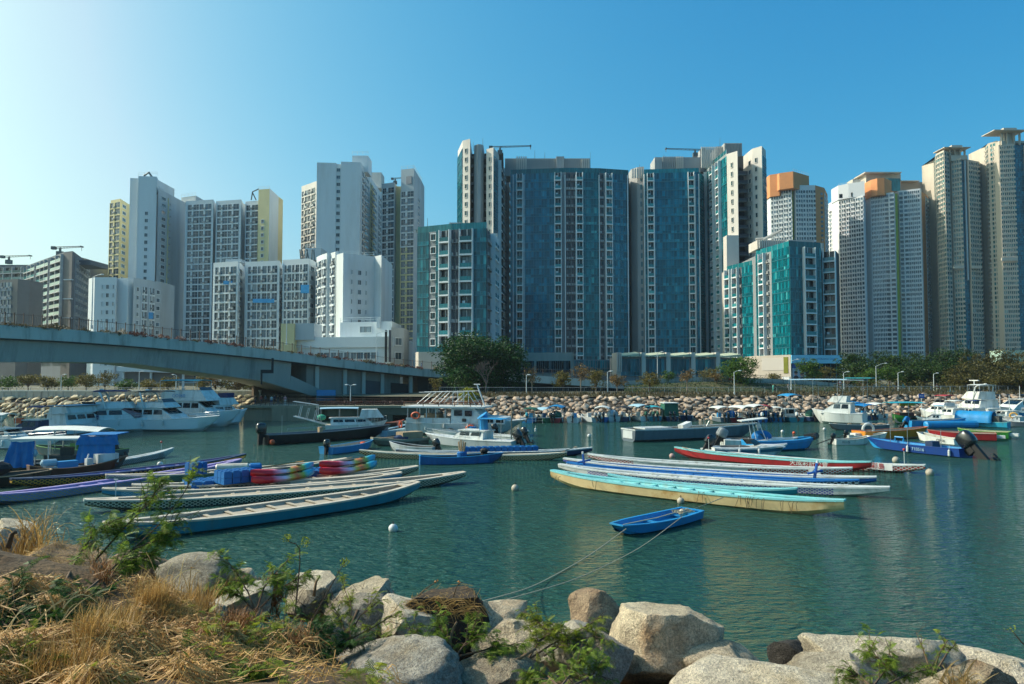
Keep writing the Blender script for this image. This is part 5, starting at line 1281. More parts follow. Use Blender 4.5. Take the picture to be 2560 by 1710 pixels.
# ------------------------------------------------------------------ people
m_skin = M('skin', 'b98a6c', .6); m_hair = M('hair', '1c1614', .6)
def person(label, x, y, z, top, legs, face=0, stride=.1, h=1.68, arm=.1, bag=None, group=None):
    import bmesh
    t = thing('person', label, 'person', (x, y, z), face, group); s_ = h / 1.7
    J = {'pel': (0, 0, .95), 'che': (0, -.02, 1.28), 'nek': (0, 0, 1.46), 'hd0': (0, -.02, 1.55), 'hd1': (0, -.03, 1.66)}
    V = []; E = []; Rd = []
    def add(p, r_, par=None):
        V.append(tuple(c * s_ for c in p)); Rd.append((r_ * s_, r_ * s_ * .8)); k = len(V) - 1
        if par is not None: E.append((par, k))
        return k
    pel = add(J['pel'], .155); wai = add((0, 0, 1.1), .14, pel); che = add(J['che'], .165, wai); nek = add(J['nek'], .065, che); h0 = add(J['hd0'], .085, nek); h1 = add(J['hd1'], .095, h0)
    for sg in (-1, 1):
        hp = add((sg * .1, 0, .88), .1, pel); kn = add((sg * .11, -stride * sg * .5, .48), .065, hp); an = add((sg * .11, stride * sg, .08), .042, kn); add((sg * .12, stride * sg - .14, .035), .036, an)
        sh = add((sg * .19, 0, 1.38), .065, che); el = add((sg * .25, arm * .2, 1.10), .045, sh); wr = add((sg * .22, -arm, .88), .032, el); add((sg * .21, -arm - .06, .80), .03, wr)
    me = bpy.data.meshes.new('body'); me.from_pydata(V, E, []); o = link('body', me, t)
    sk = o.modifiers.new('skin', 'SKIN'); ly = me.skin_vertices[0].data
    for i, r2 in enumerate(Rd): ly[i].radius = r2
    ly[0].use_root = True
    sb = o.modifiers.new('sub', 'SUBSURF'); sb.levels = sb.render_levels = 1
    dg = bpy.context.evaluated_depsgraph_get(); m2 = bpy.data.meshes.new_from_object(o.evaluated_get(dg)); o.modifiers.clear(); o.data = m2
    for q in (top, legs, m_skin): m2.materials.append(q)
    for p in m2.polygons:
        zc = p.center.z / s_; p.material_index = 2 if zc > 1.45 or (zc < .95 and abs(p.center.x) > .185 * s_) else (0 if zc > .95 else 1); p.use_smooth = True
    MB().ball((0, .01, 1.69 * s_), .11 * s_, 8, 6, 0, (1, 1.05, .9)).build('hair', m_hair, t)
    return t
cl = {n: M('cloth_' + n, c, .85, .1, 3) for n, c in (('black', '1c1c20'), ('navy', '1f2a44'), ('pink', 'c48a90'), ('white', 'd0d0cc'), ('grey', '5a5c60'), ('red', '9a3a34'), ('teal', '4aa090'), ('blue', '3a5a8a'), ('khaki', '7a6a4a'))}
pp = [('person in black top standing alone at the left of the quay group', 641, 'black', 'navy', 2), ('person in red and navy on the quay second from the left', 655, 'red', 'navy', 1), ('person in grey top among the quay group by the railing', 666, 'grey', 'black', 2),
      ('person in white top with dark trousers in the middle of the quay group', 681, 'white', 'blue', 1), ('person in navy jacket standing close to the white topped person', 688, 'navy', 'black', 2), ('person in dark coat bending to the right on the quay', 697, 'black', 'grey', 1), ('person in black next to the bridge pier', 707, 'black', 'khaki', 2), ('person in pink top at the right end of the quay group', 715, 'pink', 'white', 1)]
rnd = random.Random(2)
for lab, px, a, c, d in pp:
    y = QY + 1.0 + d * .9; person(lab, X_(px, y), y, 2.4, cl[a], cl[c], rnd.uniform(0, 6.28), rnd.uniform(0, .15), rnd.uniform(1.58, 1.74), group='people on the quay')
for lab, px, a, c in (('walker in teal top on the promenade before the louvred wall', 1931, 'teal', 'teal'), ('walker in dark clothes on the promenade near the blue sign lamp', 1968, 'grey', 'black'), ('person in red sitting area at the shore on the far right', 2548, 'red', 'khaki')):
    y = topY(px) + 5; person(lab.replace('sitting area ', ''), X_(px, y), y, GZ + .47, cl[a], cl[c], 1.5, .2)

# ================================================================== BOATS
def paint(name, col, dirt='5f5a4c', rough=.45, var=.08): return M('paint_' + name, col, rough, var, .8, dirt=dirt, dirt_s=1.1, streak=True)
m_bw = paint('white', 'cfd2cf', '8f8d80'); m_bw2 = paint('old_white', 'b9bfc0', '77725f'); m_cobalt = paint('cobalt', '1b6aae', '2f5a74'); m_azure = paint('azure', '1f86c0', '3f7a8c'); m_teal = paint('teal', '1d7f92', '3d6a6c')
m_aqua = paint('aqua', '7fc6c8', '8aa096'); m_black = paint('black', '0d1118', '22262a', .3); m_slate = paint('slate', '5d6a74', '474c50'); m_creamb = paint('cream', 'd0c8b4', '9a907a'); m_navy = paint('navy', '163054', '2a2e40')
m_rust = paint('rust_brown', '5c3028', '3a2a24'); m_redb = paint('red', 'a3272a', '6a2a28'); m_grn = paint('green', '2c7a2f', '2a4a2a'); m_yel = paint('yellow_orange', 'c8801c', '8a6420'); m_lil = paint('lilac', '9c8ec0', '6a6480'); m_grn2 = paint('deep_green', '1f5a3c', '2a4a38')
m_int = paint('boat_interior', 'a8a496', '6a6656', .7); m_intd = paint('dark_interior', '4a4c4a', '2c2c2a', .8); m_pale = paint('pale_deck', 'bdb2a2', '988c7a', .6); m_palein = paint('beige_inside', 'a89c8a', '7f7462', .7)
m_steelp = M('stainless', 'b8bcbc', .3, .08, 2, metal=.7); m_rub = M('black_rubber', '141414', .7, .2); m_cowl = M('outboard_black', '15181c', .25, .1, 2, coat=.5); m_cowlg = M('outboard_grey', '7f8486', .35, .1, 2)
m_tarp = M('blue_tarpaulin', '126aa6', .6, .15, 1.2, bump=.5, bs=3, spec=.25); m_tarpd = M('dark_blue_canvas', '0d2a5a', .7, .15, 1.2, bump=.3, bs=3); m_tarpg = M('green_canvas', '1d5a48', .7, .15, 1.2, bump=.3, bs=3); m_tarpt = M('turquoise_canvas', '2a9aa8', .7, .12, 1.2, bump=.3, bs=3)
m_canw = M('white_canvas', 'c4c8c4', .7, .1, 1.2, bump=.2, bs=3); m_cana = M('pale_blue_canvas', '8fb0c0', .7, .1, 1.2, bump=.2, bs=3); m_canr = M('red_canvas', 'a02c34', .7, .1, 1.2); m_cank = M('black_canvas', '14181e', .7, .1, 1.2); m_cany = M('yellow_canvas', 'c0b43c', .7, .1, 1.2)
m_float = M('float_blue', '0f5c9a', .5, .1, 2, spec=.25); m_buoy = M('buoy_white', 'a8a090', .6, .15, 6, dirt='6a6452', dirt_s=4); m_rope = M('rope', 'a39a84', .9, .15, 8); m_wood = M('bare_wood', '9a8468', .8, .2, 2); m_orange = M('orange_plastic', 'd2552a', .5, .1, 2)
m_wgl = glassmat('boat_window', '16242c', .05, .4, '8fa4a8', .2)

def station(u, L, B, fb, o):
    if o.get('double'):
        w = o.get('end_w', .22); a = abs(2 * u - 1); b = B / 2 * (1 - (1 - w) * a ** 2.6); s = fb + o.get('rise', .35) * a ** 3.0; k = -.18 + (o.get('rise', .35) + fb * .42 + .1) * max(0, (a - .66) / .34) ** 1.7
    else:
        sw, bw = o.get('stern_w', .85), o.get('bow_w', .04); mid = .42
        b = B / 2 * (lerp(sw, 1, math.sin(min(1, u / mid) * math.pi / 2)) if u < mid else 1 - (1 - bw) * ((u - mid) / (1 - mid)) ** o.get('bow_pow', 2.3))
        s = fb + o.get('sheer', .35) * max(0, (u - .35) / .65) ** 1.8 + o.get('sheer_st', .03) * max(0, (.35 - u) / .35) ** 2
        k = -o.get('draft', .25) + (o.get('draft', .25) + s * .25) * max(0, (u - .8) / .2) ** 2
    x = -L / 2 + L * u
    return x, b, s, k
def hull_parts(t, L, B, fb, mh, mi, mr, o=None, n=26):
    """hull + gunwale; open boats get an inside, decked ones a cambered deck"""
    o = o or {}; H = MB(); Rm = MB(); wall = o.get('wall', .07); fl = o.get('floor', .08); rake = o.get('rake', .0 if o.get('double') else .08 * L); ch = o.get('chine', .8); secs = []
    for i in range(n + 1):
        u = i / n; x, b, s, k = station(u, L, B, fb, o); rk = rake * max(0, (u - .55) / .45) ** 2
        km = lerp(k, s, .32); f_ = max(fl, k + .06)
        out = [(x, -b, s), (x - rk * .55, -b * lerp(ch, 1, .45), km), (x - rk, -b * o.get('keel', .35), k), (x - rk, b * o.get('keel', .35), k), (x - rk * .55, b * lerp(ch, 1, .45), km), (x, b, s)]
        bi = max(.01, b - wall)
        if o.get('deck'): ins = [(x, b, s), (x, b * .5, s + o.get('camber', .06)), (x, 0, s + o.get('camber', .06) * 1.3), (x, -b * .5, s + o.get('camber', .06)), (x, -b, s)]
        else: ins = [(x, bi, s), (x - rk * .4, bi * .9, f_), (x - rk * .4, 0, f_), (x - rk * .4, -bi * .9, f_), (x, -bi, s)]
        secs.append((out, ins, b, s, x))
    no, ni = 6, 5
    for (out, ins, *_r) in secs: H.v += out + ins
    st = no + ni
    for i in range(n):
        a = i * st; c = a + st
        for j in range(no - 1): H.f.append((a + j, a + j + 1, c + j + 1, c + j)); H.m.append(0)
        for j in range(ni - 1): H.f.append((a + no + j, a + no + j + 1, c + no + j + 1, c + no + j)); H.m.append(1)
        if not o.get('deck'):
            H.f.append((a + no - 1, a + no, c + no, c + no - 1)); H.m.append(1); H.f.append((a + st - 1, a, c, c + st - 1)); H.m.append(1)
    H.f.append(tuple(reversed(range(no)))); H.m.append(0); e = n * st; H.f.append(tuple(e + j for j in range(no))); H.m.append(0)
    ho = H.build('hull', [mh, mi], t); autosmooth(ho, 35)
    rw = o.get('rim', .05)
    for sg in (-1, 1):
        k0 = len(Rm.v)
        for (out, ins, b, s, x) in secs:
            yo = sg * (b + .02); yi = sg * max(0, b - wall - rw * .5)
            Rm.v += [(x, yo, s - rw * .7), (x, yo, s + .025), (x, yi, s + .025), (x, yi, s - rw * .3)]
        for i in range(n):
            a = k0 + i * 4; c = a + 4
            for j in range(4): q = (a + j, a + (j + 1) % 4, c + (j + 1) % 4, c + j); Rm.f.append(q if sg < 0 else tuple(reversed(q))); Rm.m.append(0)
    x0, b0, s0 = secs[0][4], secs[0][2], secs[0][3]; Rm.bb(x0 - .02, -b0, s0 - rw * .7, x0 + .08, b0, s0 + .03, 0)
    if o.get('double') or o.get('bow_w', .04) > .1: x1, b1, s1 = secs[-1][4], secs[-1][2], secs[-1][3]; Rm.bb(x1 - .08, -b1, s1 - rw * .7, x1 + .02, b1, s1 + .03, 0)
    Rm.build('gunwale', mr, t)
    return secs
def seat(a, b_, za=0, zb=None):
    """root transform of a boat whose stern / bow tips are seen at two photo positions"""
    A = WZ(a[0], a[1], za); B = WZ(b_[0], b_[1], za if zb is None else zb); d = B - A; d.z = 0
    c = (A + B) / 2; return (c.x, c.y, 0), math.atan2(d.y, d.x), d.length
def thwarts(t, L, B, fb, n, mat, z=None, w_=.22, o=None):
    for i in range(n):
        u = .14 + .72 * i / max(1, n - 1); x, b, s, k = station(u, L, B, fb, o or {}); zz = s - .16 if z is None else z
        MB().bb(x - w_ / 2, -b + .08, zz - .04, x + w_ / 2, b - .08, zz).build('thwart', mat, t)
def sq(b, c, r, n=12, k=8, e=.55, m=0):                 # rounded box (superellipsoid)
    f = lambda v: math.copysign(abs(v) ** e, v); k0 = len(b.v)
    for i in range(k + 1):
        t = -math.pi / 2 + math.pi * i / k
        for j in range(n): p = 2 * math.pi * j / n; b.v.append((c[0] + r[0] * f(math.cos(t)) * f(math.cos(p)) * (1 - .18 * i / k), c[1] + r[1] * f(math.cos(t)) * f(math.sin(p)) * (1 - .18 * i / k), c[2] + r[2] * f(math.sin(t))))
    for i in range(k):
        for j in range(n): b.f.append((k0 + i * n + j, k0 + i * n + (j + 1) % n, k0 + (i + 1) * n + (j + 1) % n, k0 + (i + 1) * n + j)); b.m.append(m)
def outboard(t, x, y, z, mat=None, s_=1.0, tilt=0.0, name='outboard_motor'):
    b = MB(); sq(b, (0, 0, .36 * s_), (.36 * s_, .23 * s_, .34 * s_)); lg = MB(); lg.box((-.02 * s_, 0, -.35 * s_), (.26 * s_, .16 * s_, .95 * s_), m=0, taper=1.2)
    lg.box((-.05 * s_, 0, -.86 * s_), (.6 * s_, .14 * s_, .16 * s_), m=0); lg.box((.16 * s_, 0, -.05 * s_), (.3 * s_, .26 * s_, .3 * s_), m=0)
    for k in range(3):
        a = k * 2.094; lg.box((-.4 * s_, math.cos(a) * .14 * s_, -.86 * s_ + math.sin(a) * .14 * s_), (.04 * s_, .1 * s_ + .1 * s_ * abs(math.cos(a)), .1 * s_ + .1 * s_ * abs(math.sin(a))), m=0)
    o = b.build(name, mat or m_cowl, t, (x, y, z)); lg.build('lower_unit', m_rub, o); o.rotation_euler = (0, -tilt, 0); autosmooth(o, 45); return o
def fender(t, x, y, z): MB().tube([(x, y, z), (x, y, z - .1), (x, y, z - .55), (x, y, z - .65)], [.03, .11, .11, .03], 8).tube([(x, y, z), (x, y * .96, z + .35)], .015, 4).build('fender', m_bw, t)
def frame_canopy(t, x0, x1, w, z0, z1, mat, arch=.18, legs=2, name='canopy', sag=0):
    b = MB(); n = 8; m_ = 6
    for i in range(n + 1):
        x = lerp(x0, x1, i / n); e = math.sin(math.pi * i / n)
        for j in range(m_ + 1):
            v = j / m_ * 2 - 1; b.v.append((x, v * w / 2, z1 + arch * (1 - v * v) + arch * .4 * e - sag * e))
    for i in range(n):
        for j in range(m_): q = i * (m_ + 1) + j; b.f.append((q, q + m_ + 1, q + m_ + 2, q + 1)); b.m.append(0)
    k = len(b.v); b.v += [(p[0], p[1], p[2] - .06) for p in b.v[:k]]
    for i in range(n):
        for j in range(m_): q = k + i * (m_ + 1) + j; b.f.append((q, q + 1, q + m_ + 2, q + m_ + 1)); b.m.append(0)
    for i in range(n):
        for j in (0, m_): q = i * (m_ + 1) + j; b.f.append((q, q + m_ + 1, k + q + m_ + 1, k + q)); b.m.append(0)
    for i in (0, n):
        for j in range(m_): q = i * (m_ + 1) + j; b.f.append((q, q + 1, k + q + 1, k + q)); b.m.append(0)
    b.build(name, mat, t, smooth=False)
    lg = MB()
    for i in range(legs):
        x = lerp(x0 + .1, x1 - .1, i / max(1, legs - 1))
        for sg in (-1, 1): lg.tube([(x, sg * (w / 2 - .04), z0), (x, sg * (w / 2 - .04), z1)], .03, 5)
    lg.build('canopy_frame', m_steelp, t)
def prof(b, pts, wb, wt, z0, z1, m=0):
    """closed side profile (x, z) extruded across the boat, half width wb at z0 to wt at z1"""
    def hw(z): return lerp(wb, wt, min(1, max(0, (z - z0) / (z1 - z0))))
    n = len(pts); k = len(b.v)
    b.v += [(x, -hw(z), z) for x, z in pts] + [(x, hw(z), z) for x, z in pts]
    for i in range(n): j = (i + 1) % n; b.f.append((k + i, k + j, k + n + j, k + n + i)); b.m.append(m)
    b.f.append(tuple(k + i for i in reversed(range(n)))); b.m.append(m); b.f.append(tuple(k + n + i for i in range(n))); b.m.append(m); return b
def railing(t, pts, h, mat=None, gap=1.0, name='guard_rail', r0=.018):
    b = MB(); pts = [Vector(p) for p in pts]; b.tube([p + Vector((0, 0, h)) for p in pts], r0, 5); b.tube([p + Vector((0, 0, h * .5)) for p in pts], r0 * .8, 4)
    for p in pts: b.tube([p, p + Vector((0, 0, h))], r0, 4)
    return b.build(name, mat or m_steelp, t)

# ------------------------------------------------------------------ dragon boats
def dragon(label, a, b_, side, rim, inner=None, B=1.85, fb=.42, rise=.3, nth=12, za=.62, end_w=.22, extra=None, group='dragon boats'):
    loc, rz, L = seat(a, b_, za); t = thing('dragon_boat', label, 'boat', loc, rz, group); o = dict(double=True, rise=rise, end_w=end_w, wall=.27, rim=.1, floor=fb * .72)
    inner = m_palein if inner in (None, m_pale, m_creamb) else inner; hull_parts(t, L, B, fb, side, inner, rim, o, 34)
    if nth: thwarts(t, L, B, fb, nth, inner, fb - .07, .2, o)
    # bow and stern platforms
    for u in (.045, .955):
        x, b0, s, k = station(u, L, B, fb, o); MB().box((x, 0, s - .02), (L * .05, b0 * 1.7, .05)).build('end_platform', rim, t)
    t['L'] = L; return t, L
S_ = scalemat
hexbrown = S_('scales_brown_on_cream', 'c9bda4', '4a2c20', .16); hexdark = S_('scales_dark_on_cream', 'cfc4ac', '2c2620', .17)
dragon('lilac dragon boat with tan scale print on its blue side cut by the left edge', (-70, 1243), (600, 1150), S_('scales_tan_on_blue', '7a86b8', 'b8a07c', .17, -12, 3, dirt='55608a'), m_lil, m_lil, B=1.9)
t, L = dragon('navy rimmed dragon boat with yellow and black scaled end furthest left of the rafted boats', (27, 1200), (612, 1137), S_('scales_black_on_yellow', 'b88a2c', '14140e', .2, -99, 2), m_navy, m_lil)
dragon('white dragon boat with brown scales and red ball flag beyond the tarpaulin sampan', (110, 1172), (432, 1122), S_('scales_brown_on_white', 'b9bcbc', '5a3a3c', .13, -2, 5.5), m_bw2, m_bw2, B=1.0)
dragon('green scaled dragon boat lying under the blue floats', (264, 1190), (866, 1148), S_('scales_pale_on_green', '1f5a40', '8fb09a', .16, ring=1), m_pale, m_pale)
dragon('cream dragon boat with brown scaled bow beside the kayaks', (330, 1215), (1043, 1168), hexbrown, m_pale, m_creamb, B=2.3)
dragon('dragon boat with bright teal ends lying third from the front of the left raft', (256, 1225), (1003, 1184), S_('scales_pale_on_teal', '1f7fa0', '9fc4c8', .15, ring=1, x0=-8, x1=7), m_pale, m_creamb, B=2.3)
dragon('cream dragon boat with long dark scaled bow sticking out furthest right of the left raft', (212, 1253), (1161, 1183), hexdark, m_pale, m_creamb, B=2.5)
dragon('plain teal sided dragon boat with pale deck nearest the dry grass', (262, 1312), (1043, 1208), m_teal, m_pale, m_pale, B=2.7, fb=.6, za=.8)
E1, LE = dragon('weathered dragon boat with yellow stained side and aqua rim nearest the blue dinghy', (2112, 1250), (1380, 1175), M('stained_cream_side', 'd0b888', .6, .14, .8, dirt='a8701a', dirt_s=.9), m_aqua, m_aqua, B=1.9, fb=.68, rise=.28, za=.95)
dragon('teal narrow dragon boat wedged behind the yellow stained one', (1993, 1224), (1521, 1188), m_teal, m_aqua, m_bw2, B=1.1)
dragon('white dragon boat with purple dotted side and long plain bow', (2224, 1221), (1398, 1163), S_('scales_purple_on_white', 'd4d2cc', '6a62a8', .17, -8, 8.5, ring=0), m_bw, m_bw2)
dragon('blue dragon boat with black and white scaled ends', (2148, 1203), (1418, 1158), S_('scales_black_on_white', 'cfd4d6', '15181e', .24, -99, -4.5, x2=6.5, x3=99), m_cobalt, m_cobalt)
dragon('blue dragon boat with purple scaled end and square blue tail', (2191, 1195), (1410, 1148), S_('scales_purple_on_blue', '1f62a8', '7a5a9a', .17, 6, 12), m_bw, m_cobalt)
E5, L5 = dragon('white dragon boat with blue rim, red scales and the number four', (2131, 1172), (1471, 1137), S_('scales_red_on_white', 'd2d2ce', 'a03032', .2, -99, -3, x2=6, x3=99), m_bw, m_bw2)
MB().box((-L5 / 2 + 2.5, .72, .40), (.8, .05, .5), -.08).build('number_panel', m_bw, E5); text('4', .62, m_cobalt, E5, (-L5 / 2 + 2.5, .77, .40), (R(90), 0, R(180)))
E6, L6 = dragon('red dragon boat with aqua rim and white lettering', (2179, 1156), (1688, 1119), m_redb, m_aqua, m_pale, B=1.6, fb=.58, za=.8)
text('天成彩計公會', .5, m_bw, E6, (-L6 / 2 + 4.4, .83, .40), (R(90), 0, R(180)))
E7, L7 = dragon('white dragon boat with red scales and red lettering furthest right', (2313, 1165), (1754, 1123), S_('scales_red_on_cream', 'd6d2c8', 'a82828', .22, -99, -2, x2=5, x3=99), m_bw, m_bw2)
MB().box((-L7 / 2 + 3.3, .78, .42), (2.6, .05, .5), -.09).build('name_panel', m_bw, E7); text('龍彩島', .5, m_redb, E7, (-L7 / 2 + 3.3, .84, .42), (R(90), 0, R(175)))
dragon('cream dragon boat with brown dotted side tied behind the blue rowing boat', (899, 1127), (1417, 1133), S_('scales_brown_on_sand', 'd0b48c', '3c241c', .2, dirt='9a7a50'), m_creamb, m_pale, B=1.3)
dragon('white and navy dragon boat behind the brown dotted one', (990, 1125), (1480, 1121), m_navy, m_bw2, m_bw2)
# steering posts, oars, oddments
m_bluep = paint('post_blue', '1f5aa8')
def post(label, px, yb, yt, zb, lean=.1, r0=.11, mat=None, Y=None):
    p = WZ(px, yb, zb); q = W(px + lean * 40, yt, p.y); t = thing('steering_post', label, 'post', p); d = q - p
    MB().tube([(0, 0, -.3), d * .85], [r0, r0 * .8], 6, 0).tube([d * .85, d], [r0 * .8, r0 * .75], 6, 1).tube([d * .35 + Vector((-.5, 0, -.1)), d * .35 + Vector((.5, 0, .1))], r0 * .7, 6, 0).build('shaft', [mat or m_bluep, m_bw], t); return t
post('blue steering post with white tip at the left ends of the right raft', 1462, 1166, 1129, .5, -.15); post('blue steering post leaning at the right ends of the right raft', 2034, 1196, 1151, .5, .25)
def flag(label, px, yb, yt, zb):
    p = WZ(px, yb, zb); H_ = W(px, yt, p.y).z - p.z; t = thing('marker_flag', label, 'flag', p)
    MB().tube([(0, 0, -.2), (0, 0, H_)], .022, 5).build('stick', m_bw, t); MB().ball((0, 0, H_), .11, 8, 6).build('ball', m_redb, t)
flag('red ball on a white stick on the far left dragon boat', 403, 1124, 1105, .6); flag('red ball on a thin stick over the left end of the red dragon boat', 1772, 1127, 1095, .7); flag('pink ball on a white stick on the red lettered dragon boat', 2261, 1160, 1124, .7)
fk = WZ(289, 1235, .5); t = thing('paddle', 'white T handled paddle standing up at the teal ended dragon boat', 'paddle', fk); MB().tube([(0, 0, -.4), (0, 0, .85)], .025, 5).tube([(-.12, 0, .85), (.12, 0, .85)], .03, 5).bb(-.09, -.02, -.9, .09, .02, -.4).build('shaft', m_bw, t)
def paddle(label, a, b_, z, mat):
    A = WZ(a[0], a[1], z); B = WZ(b_[0], b_[1], z + .15); t = thing('oar', label, 'oar', A); d = B - A; n = Vector((-d.y, d.x, 0)).normalized() * .11; e = d * .82
    b = MB().tube([(0, 0, 0), e], .035, 5); b.poly([e - n * .5, d - n, d + n, e + n * .5]); b.poly([e - n * .5 + Vector((0, 0, .03)), e + n * .5 + Vector((0, 0, .03)), d + n + Vector((0, 0, .03)), d - n + Vector((0, 0, .03))]); b.build('shaft', mat, t)
paddle('long ochre oar lying across the left raft before the blue float', (640, 1170), (760, 1153), .75, M('oar_ochre', 'a8742c', .6)); paddle('dark oar lying behind the kayaks', (790, 1168), (880, 1143), .8, M('oar_dark', '5a5a48', .6)); paddle('ochre oar blade on the navy rimmed dragon boat', (560, 1150), (611, 1143), .75, MATS['oar_ochre'])
paddle('long pole lying over the stern of the navy dragon boat', (1400, 1130), (1441, 1117), .8, m_wood); paddle('pole lying beside the red dragon boat bow', (1706, 1118), (1760, 1132), .9, m_wood)
# kayaks (two stacks of two)
def kayakmat():
    m, nt, b = newmat('kayak_rainbow'); N = nt.nodes; L = nt.links; tc = N.new('ShaderNodeTexCoord'); sx = N.new('ShaderNodeSeparateXYZ'); L.new(tc.outputs['Object'], sx.inputs[0])
    mr = N.new('ShaderNodeMapRange'); mr.inputs[1].default_value = -1.75; mr.inputs[2].default_value = 1.75; L.new(sx.outputs[0], mr.inputs[0]); rp = N.new('ShaderNodeValToRGB'); L.new(mr.outputs[0], rp.inputs[0]); e = rp.color_ramp.elements
    cols = [(0, 'b8141c'), (.26, 'bc1c24'), (.34, 'cc7a90'), (.46, 'c8b4cc'), (.56, 'b8a83c'), (.66, 'c05a24'), (.78, '7a9a34'), (.86, '2fa0b8'), (1, '2f90b8')]
    e[0].position = 0; e[0].color = lin(cols[0][1]) + (1,); e[1].position = 1; e[1].color = lin(cols[-1][1]) + (1,)
    for p, c in cols[1:-1]: x = e.new(p); x.color = lin(c) + (1,)
    L.new(rp.outputs[0], b.inputs['Base Color']); b.inputs['Roughness'].default_value = .35; return m
km = kayakmat()
def kayak(label, a, b_, z):
    A = WZ(a[0], a[1], z); B = WZ(b_[0], b_[1], z); d = B - A; d.z = 0; L = d.length; c = (A + B) / 2; t = thing('kayak', label, 'kayak', c, math.atan2(d.y, d.x), 'rainbow kayaks'); t.scale = (L / 3.6,) * 3
    b = MB(); n = 16; k = 8
    for i in range(n + 1):
        u = i / n; w = max(.02, (math.sin(math.pi * u) ** .55)) * .36; hh = .16 + .05 * abs(2 * u - 1); up = .14 * abs(2 * u - 1) ** 3
        for j in range(k): q = 2 * math.pi * j / k; b.v.append((-1.8 + 3.6 * u, math.cos(q) * w, up + math.sin(q) * hh * (.55 + .45 * min(1, w / .2))))
    for i in range(n):
        for j in range(k): b.f.append((i * k + j, (i + 1) * k + j, (i + 1) * k + (j + 1) % k, i * k + (j + 1) % k)); b.m.append(0)
    o = b.build('hull', km, t); autosmooth(o, 50)
    MB().ball((-.1, 0, .17), .3, 10, 5, 0, (1.6, .7, .15)).build('cockpit_well', m_intd, t); MB().torus((.9, 0, .2), .12, .02, 8, 4, 'Z').build('hatch', m_rub, t)
kayak('upper rainbow kayak of the left stack on the blue floats', (626, 1190), (784, 1168), 1.02); kayak('lower rainbow kayak of the left stack on the blue floats', (628, 1206), (786, 1184), .66)
kayak('upper rainbow kayak of the right stack near the cream bow', (798, 1168), (938, 1149), 1.02); kayak('lower rainbow kayak of the right stack near the cream bow', (798, 1184), (942, 1164), .66)
# floating dock cubes
cube = MB().box((0, 0, 0), (.46, .46, .38), taper=.94); cube.box((0, 0, .2), (.3, .3, .05), m=0); cm = cube.mesh('float_cube', m_float)
def floats(label, a, b_, z, rows, cols, layers=1):
    A = WZ(a[0], a[1], z); B = WZ(b_[0], b_[1], z); d = B - A; d.z = 0; t = thing('floating_dock', label, 'floating dock', A, math.atan2(d.y, d.x)); L = d.length
    for i in range(cols):
        for j in range(rows):
            for k in range(layers): o = link('float_cube', cm, t, (L * i / max(1, cols - 1), j * .5, k * .4)); s_ = L / max(1, cols - 1) / .5; o.scale = (s_, 1, 1)
floats('high block of blue float cubes at the left end of the kayak raft', (566, 1203), (630, 1196), .75, 3, 4, 2); floats('flat mat of blue float cubes under the kayaks', (490, 1213), (830, 1180), .5, 4, 14)
floats('row of blue float cubes along the cream dotted dragon boat', (1166, 1124), (1338, 1121), .85, 2, 12); floats('stack of blue floats beside the cream barrel on the left raft', (482, 1180), (508, 1177), .85, 2, 3, 2)
t = thing('barrel', 'cream barrel with blue cover lying on the left raft', 'barrel', WZ(585, 1172, .85), R(14)); MB().tube([(-1.2, 0, .1), (-1.1, 0, .1), (.9, 0, .1), (1.0, 0, .1)], [.2, .28, .28, .2], 12).build('drum', m_creamb, t); MB().tube([(1.0, 0, .1), (1.1, 0, .1), (1.75, 0, .1), (1.85, 0, .1)], [.2, .27, .27, .15], 12).build('cover', m_tarp, t)

# ------------------------------------------------------------------ simple open boats
def openboat(name, label, a, b_, B, fb, mh, mi, mr, za=None, cat='boat', o=None, nth=3, group=None):
    loc, rz, L = seat(a, b_, fb if za is None else za); t = thing(name, label, cat, loc, rz, group); oo = dict(o or {}); hull_parts(t, L, B, fb, mh, mi, mr, oo)
    if nth and not oo.get('deck'): thwarts(t, L, B, fb, nth, mi, max(.2, fb - .2), .28, oo)
    return t, L
t, L = openboat('dinghy', 'small bright blue dinghy with ropes inside floating alone in front', (1731, 1274), (1541, 1318), 1.75, .42, m_azure, m_azure, m_azure, o=dict(stern_w=.8, bow_w=.45, bow_pow=2.6, sheer=.12, wall=.1, draft=.12), nth=3)
MB().ball((-L * .33, .1, .42), .2, 8, 6).build('float', m_buoy, t)
r_ = random.Random(5); b = MB()
for k in range(5): b.tube([(-L * .45 + r_.uniform(0, 1.2), r_.uniform(-.4, .4), .42 + .1 * r_.random()) for _ in range(6)], .03, 5)
b.build('rope_heap', m_rope, t); MB().tube([(-L * .4, 0, .5), (0, .05, .44), (L * .42, 0, .46)], .03, 5).build('rope', m_rope, t)
def rope(label, pts, r0=.025, mat=None):
    P = [Vector(p) for p in pts]; out = []
    for a, c in zip(P, P[1:]):
        for i in range(8): out.append(a.lerp(c, i / 8))
    out.append(P[-1]); t = MB().tube([p - P[0] for p in smooth_line(out, 8)], r0, 5).build('mooring_rope', mat or m_rope, None, P[0]); tag(t, label, 'rope'); return t
rope('mooring rope from the blue dinghy bow down to the near rocks', [WZ(1565, 1322, .45), WZ(1470, 1392, .05), WZ(1330, 1470, .02), W(1175, 1512, 17.5)], .022)
rope('second mooring rope from the dinghy stern to the near rocks', [WZ(1705, 1292, .5), WZ(1600, 1372, .08), WZ(1440, 1450, .02), W(1215, 1514, 17)], .018)
rope('rope from the blue dinghy to the yellow stained dragon boat', [WZ(1733, 1273, .45), WZ(1770, 1259, .5), WZ(1809, 1243, .7)], .022)
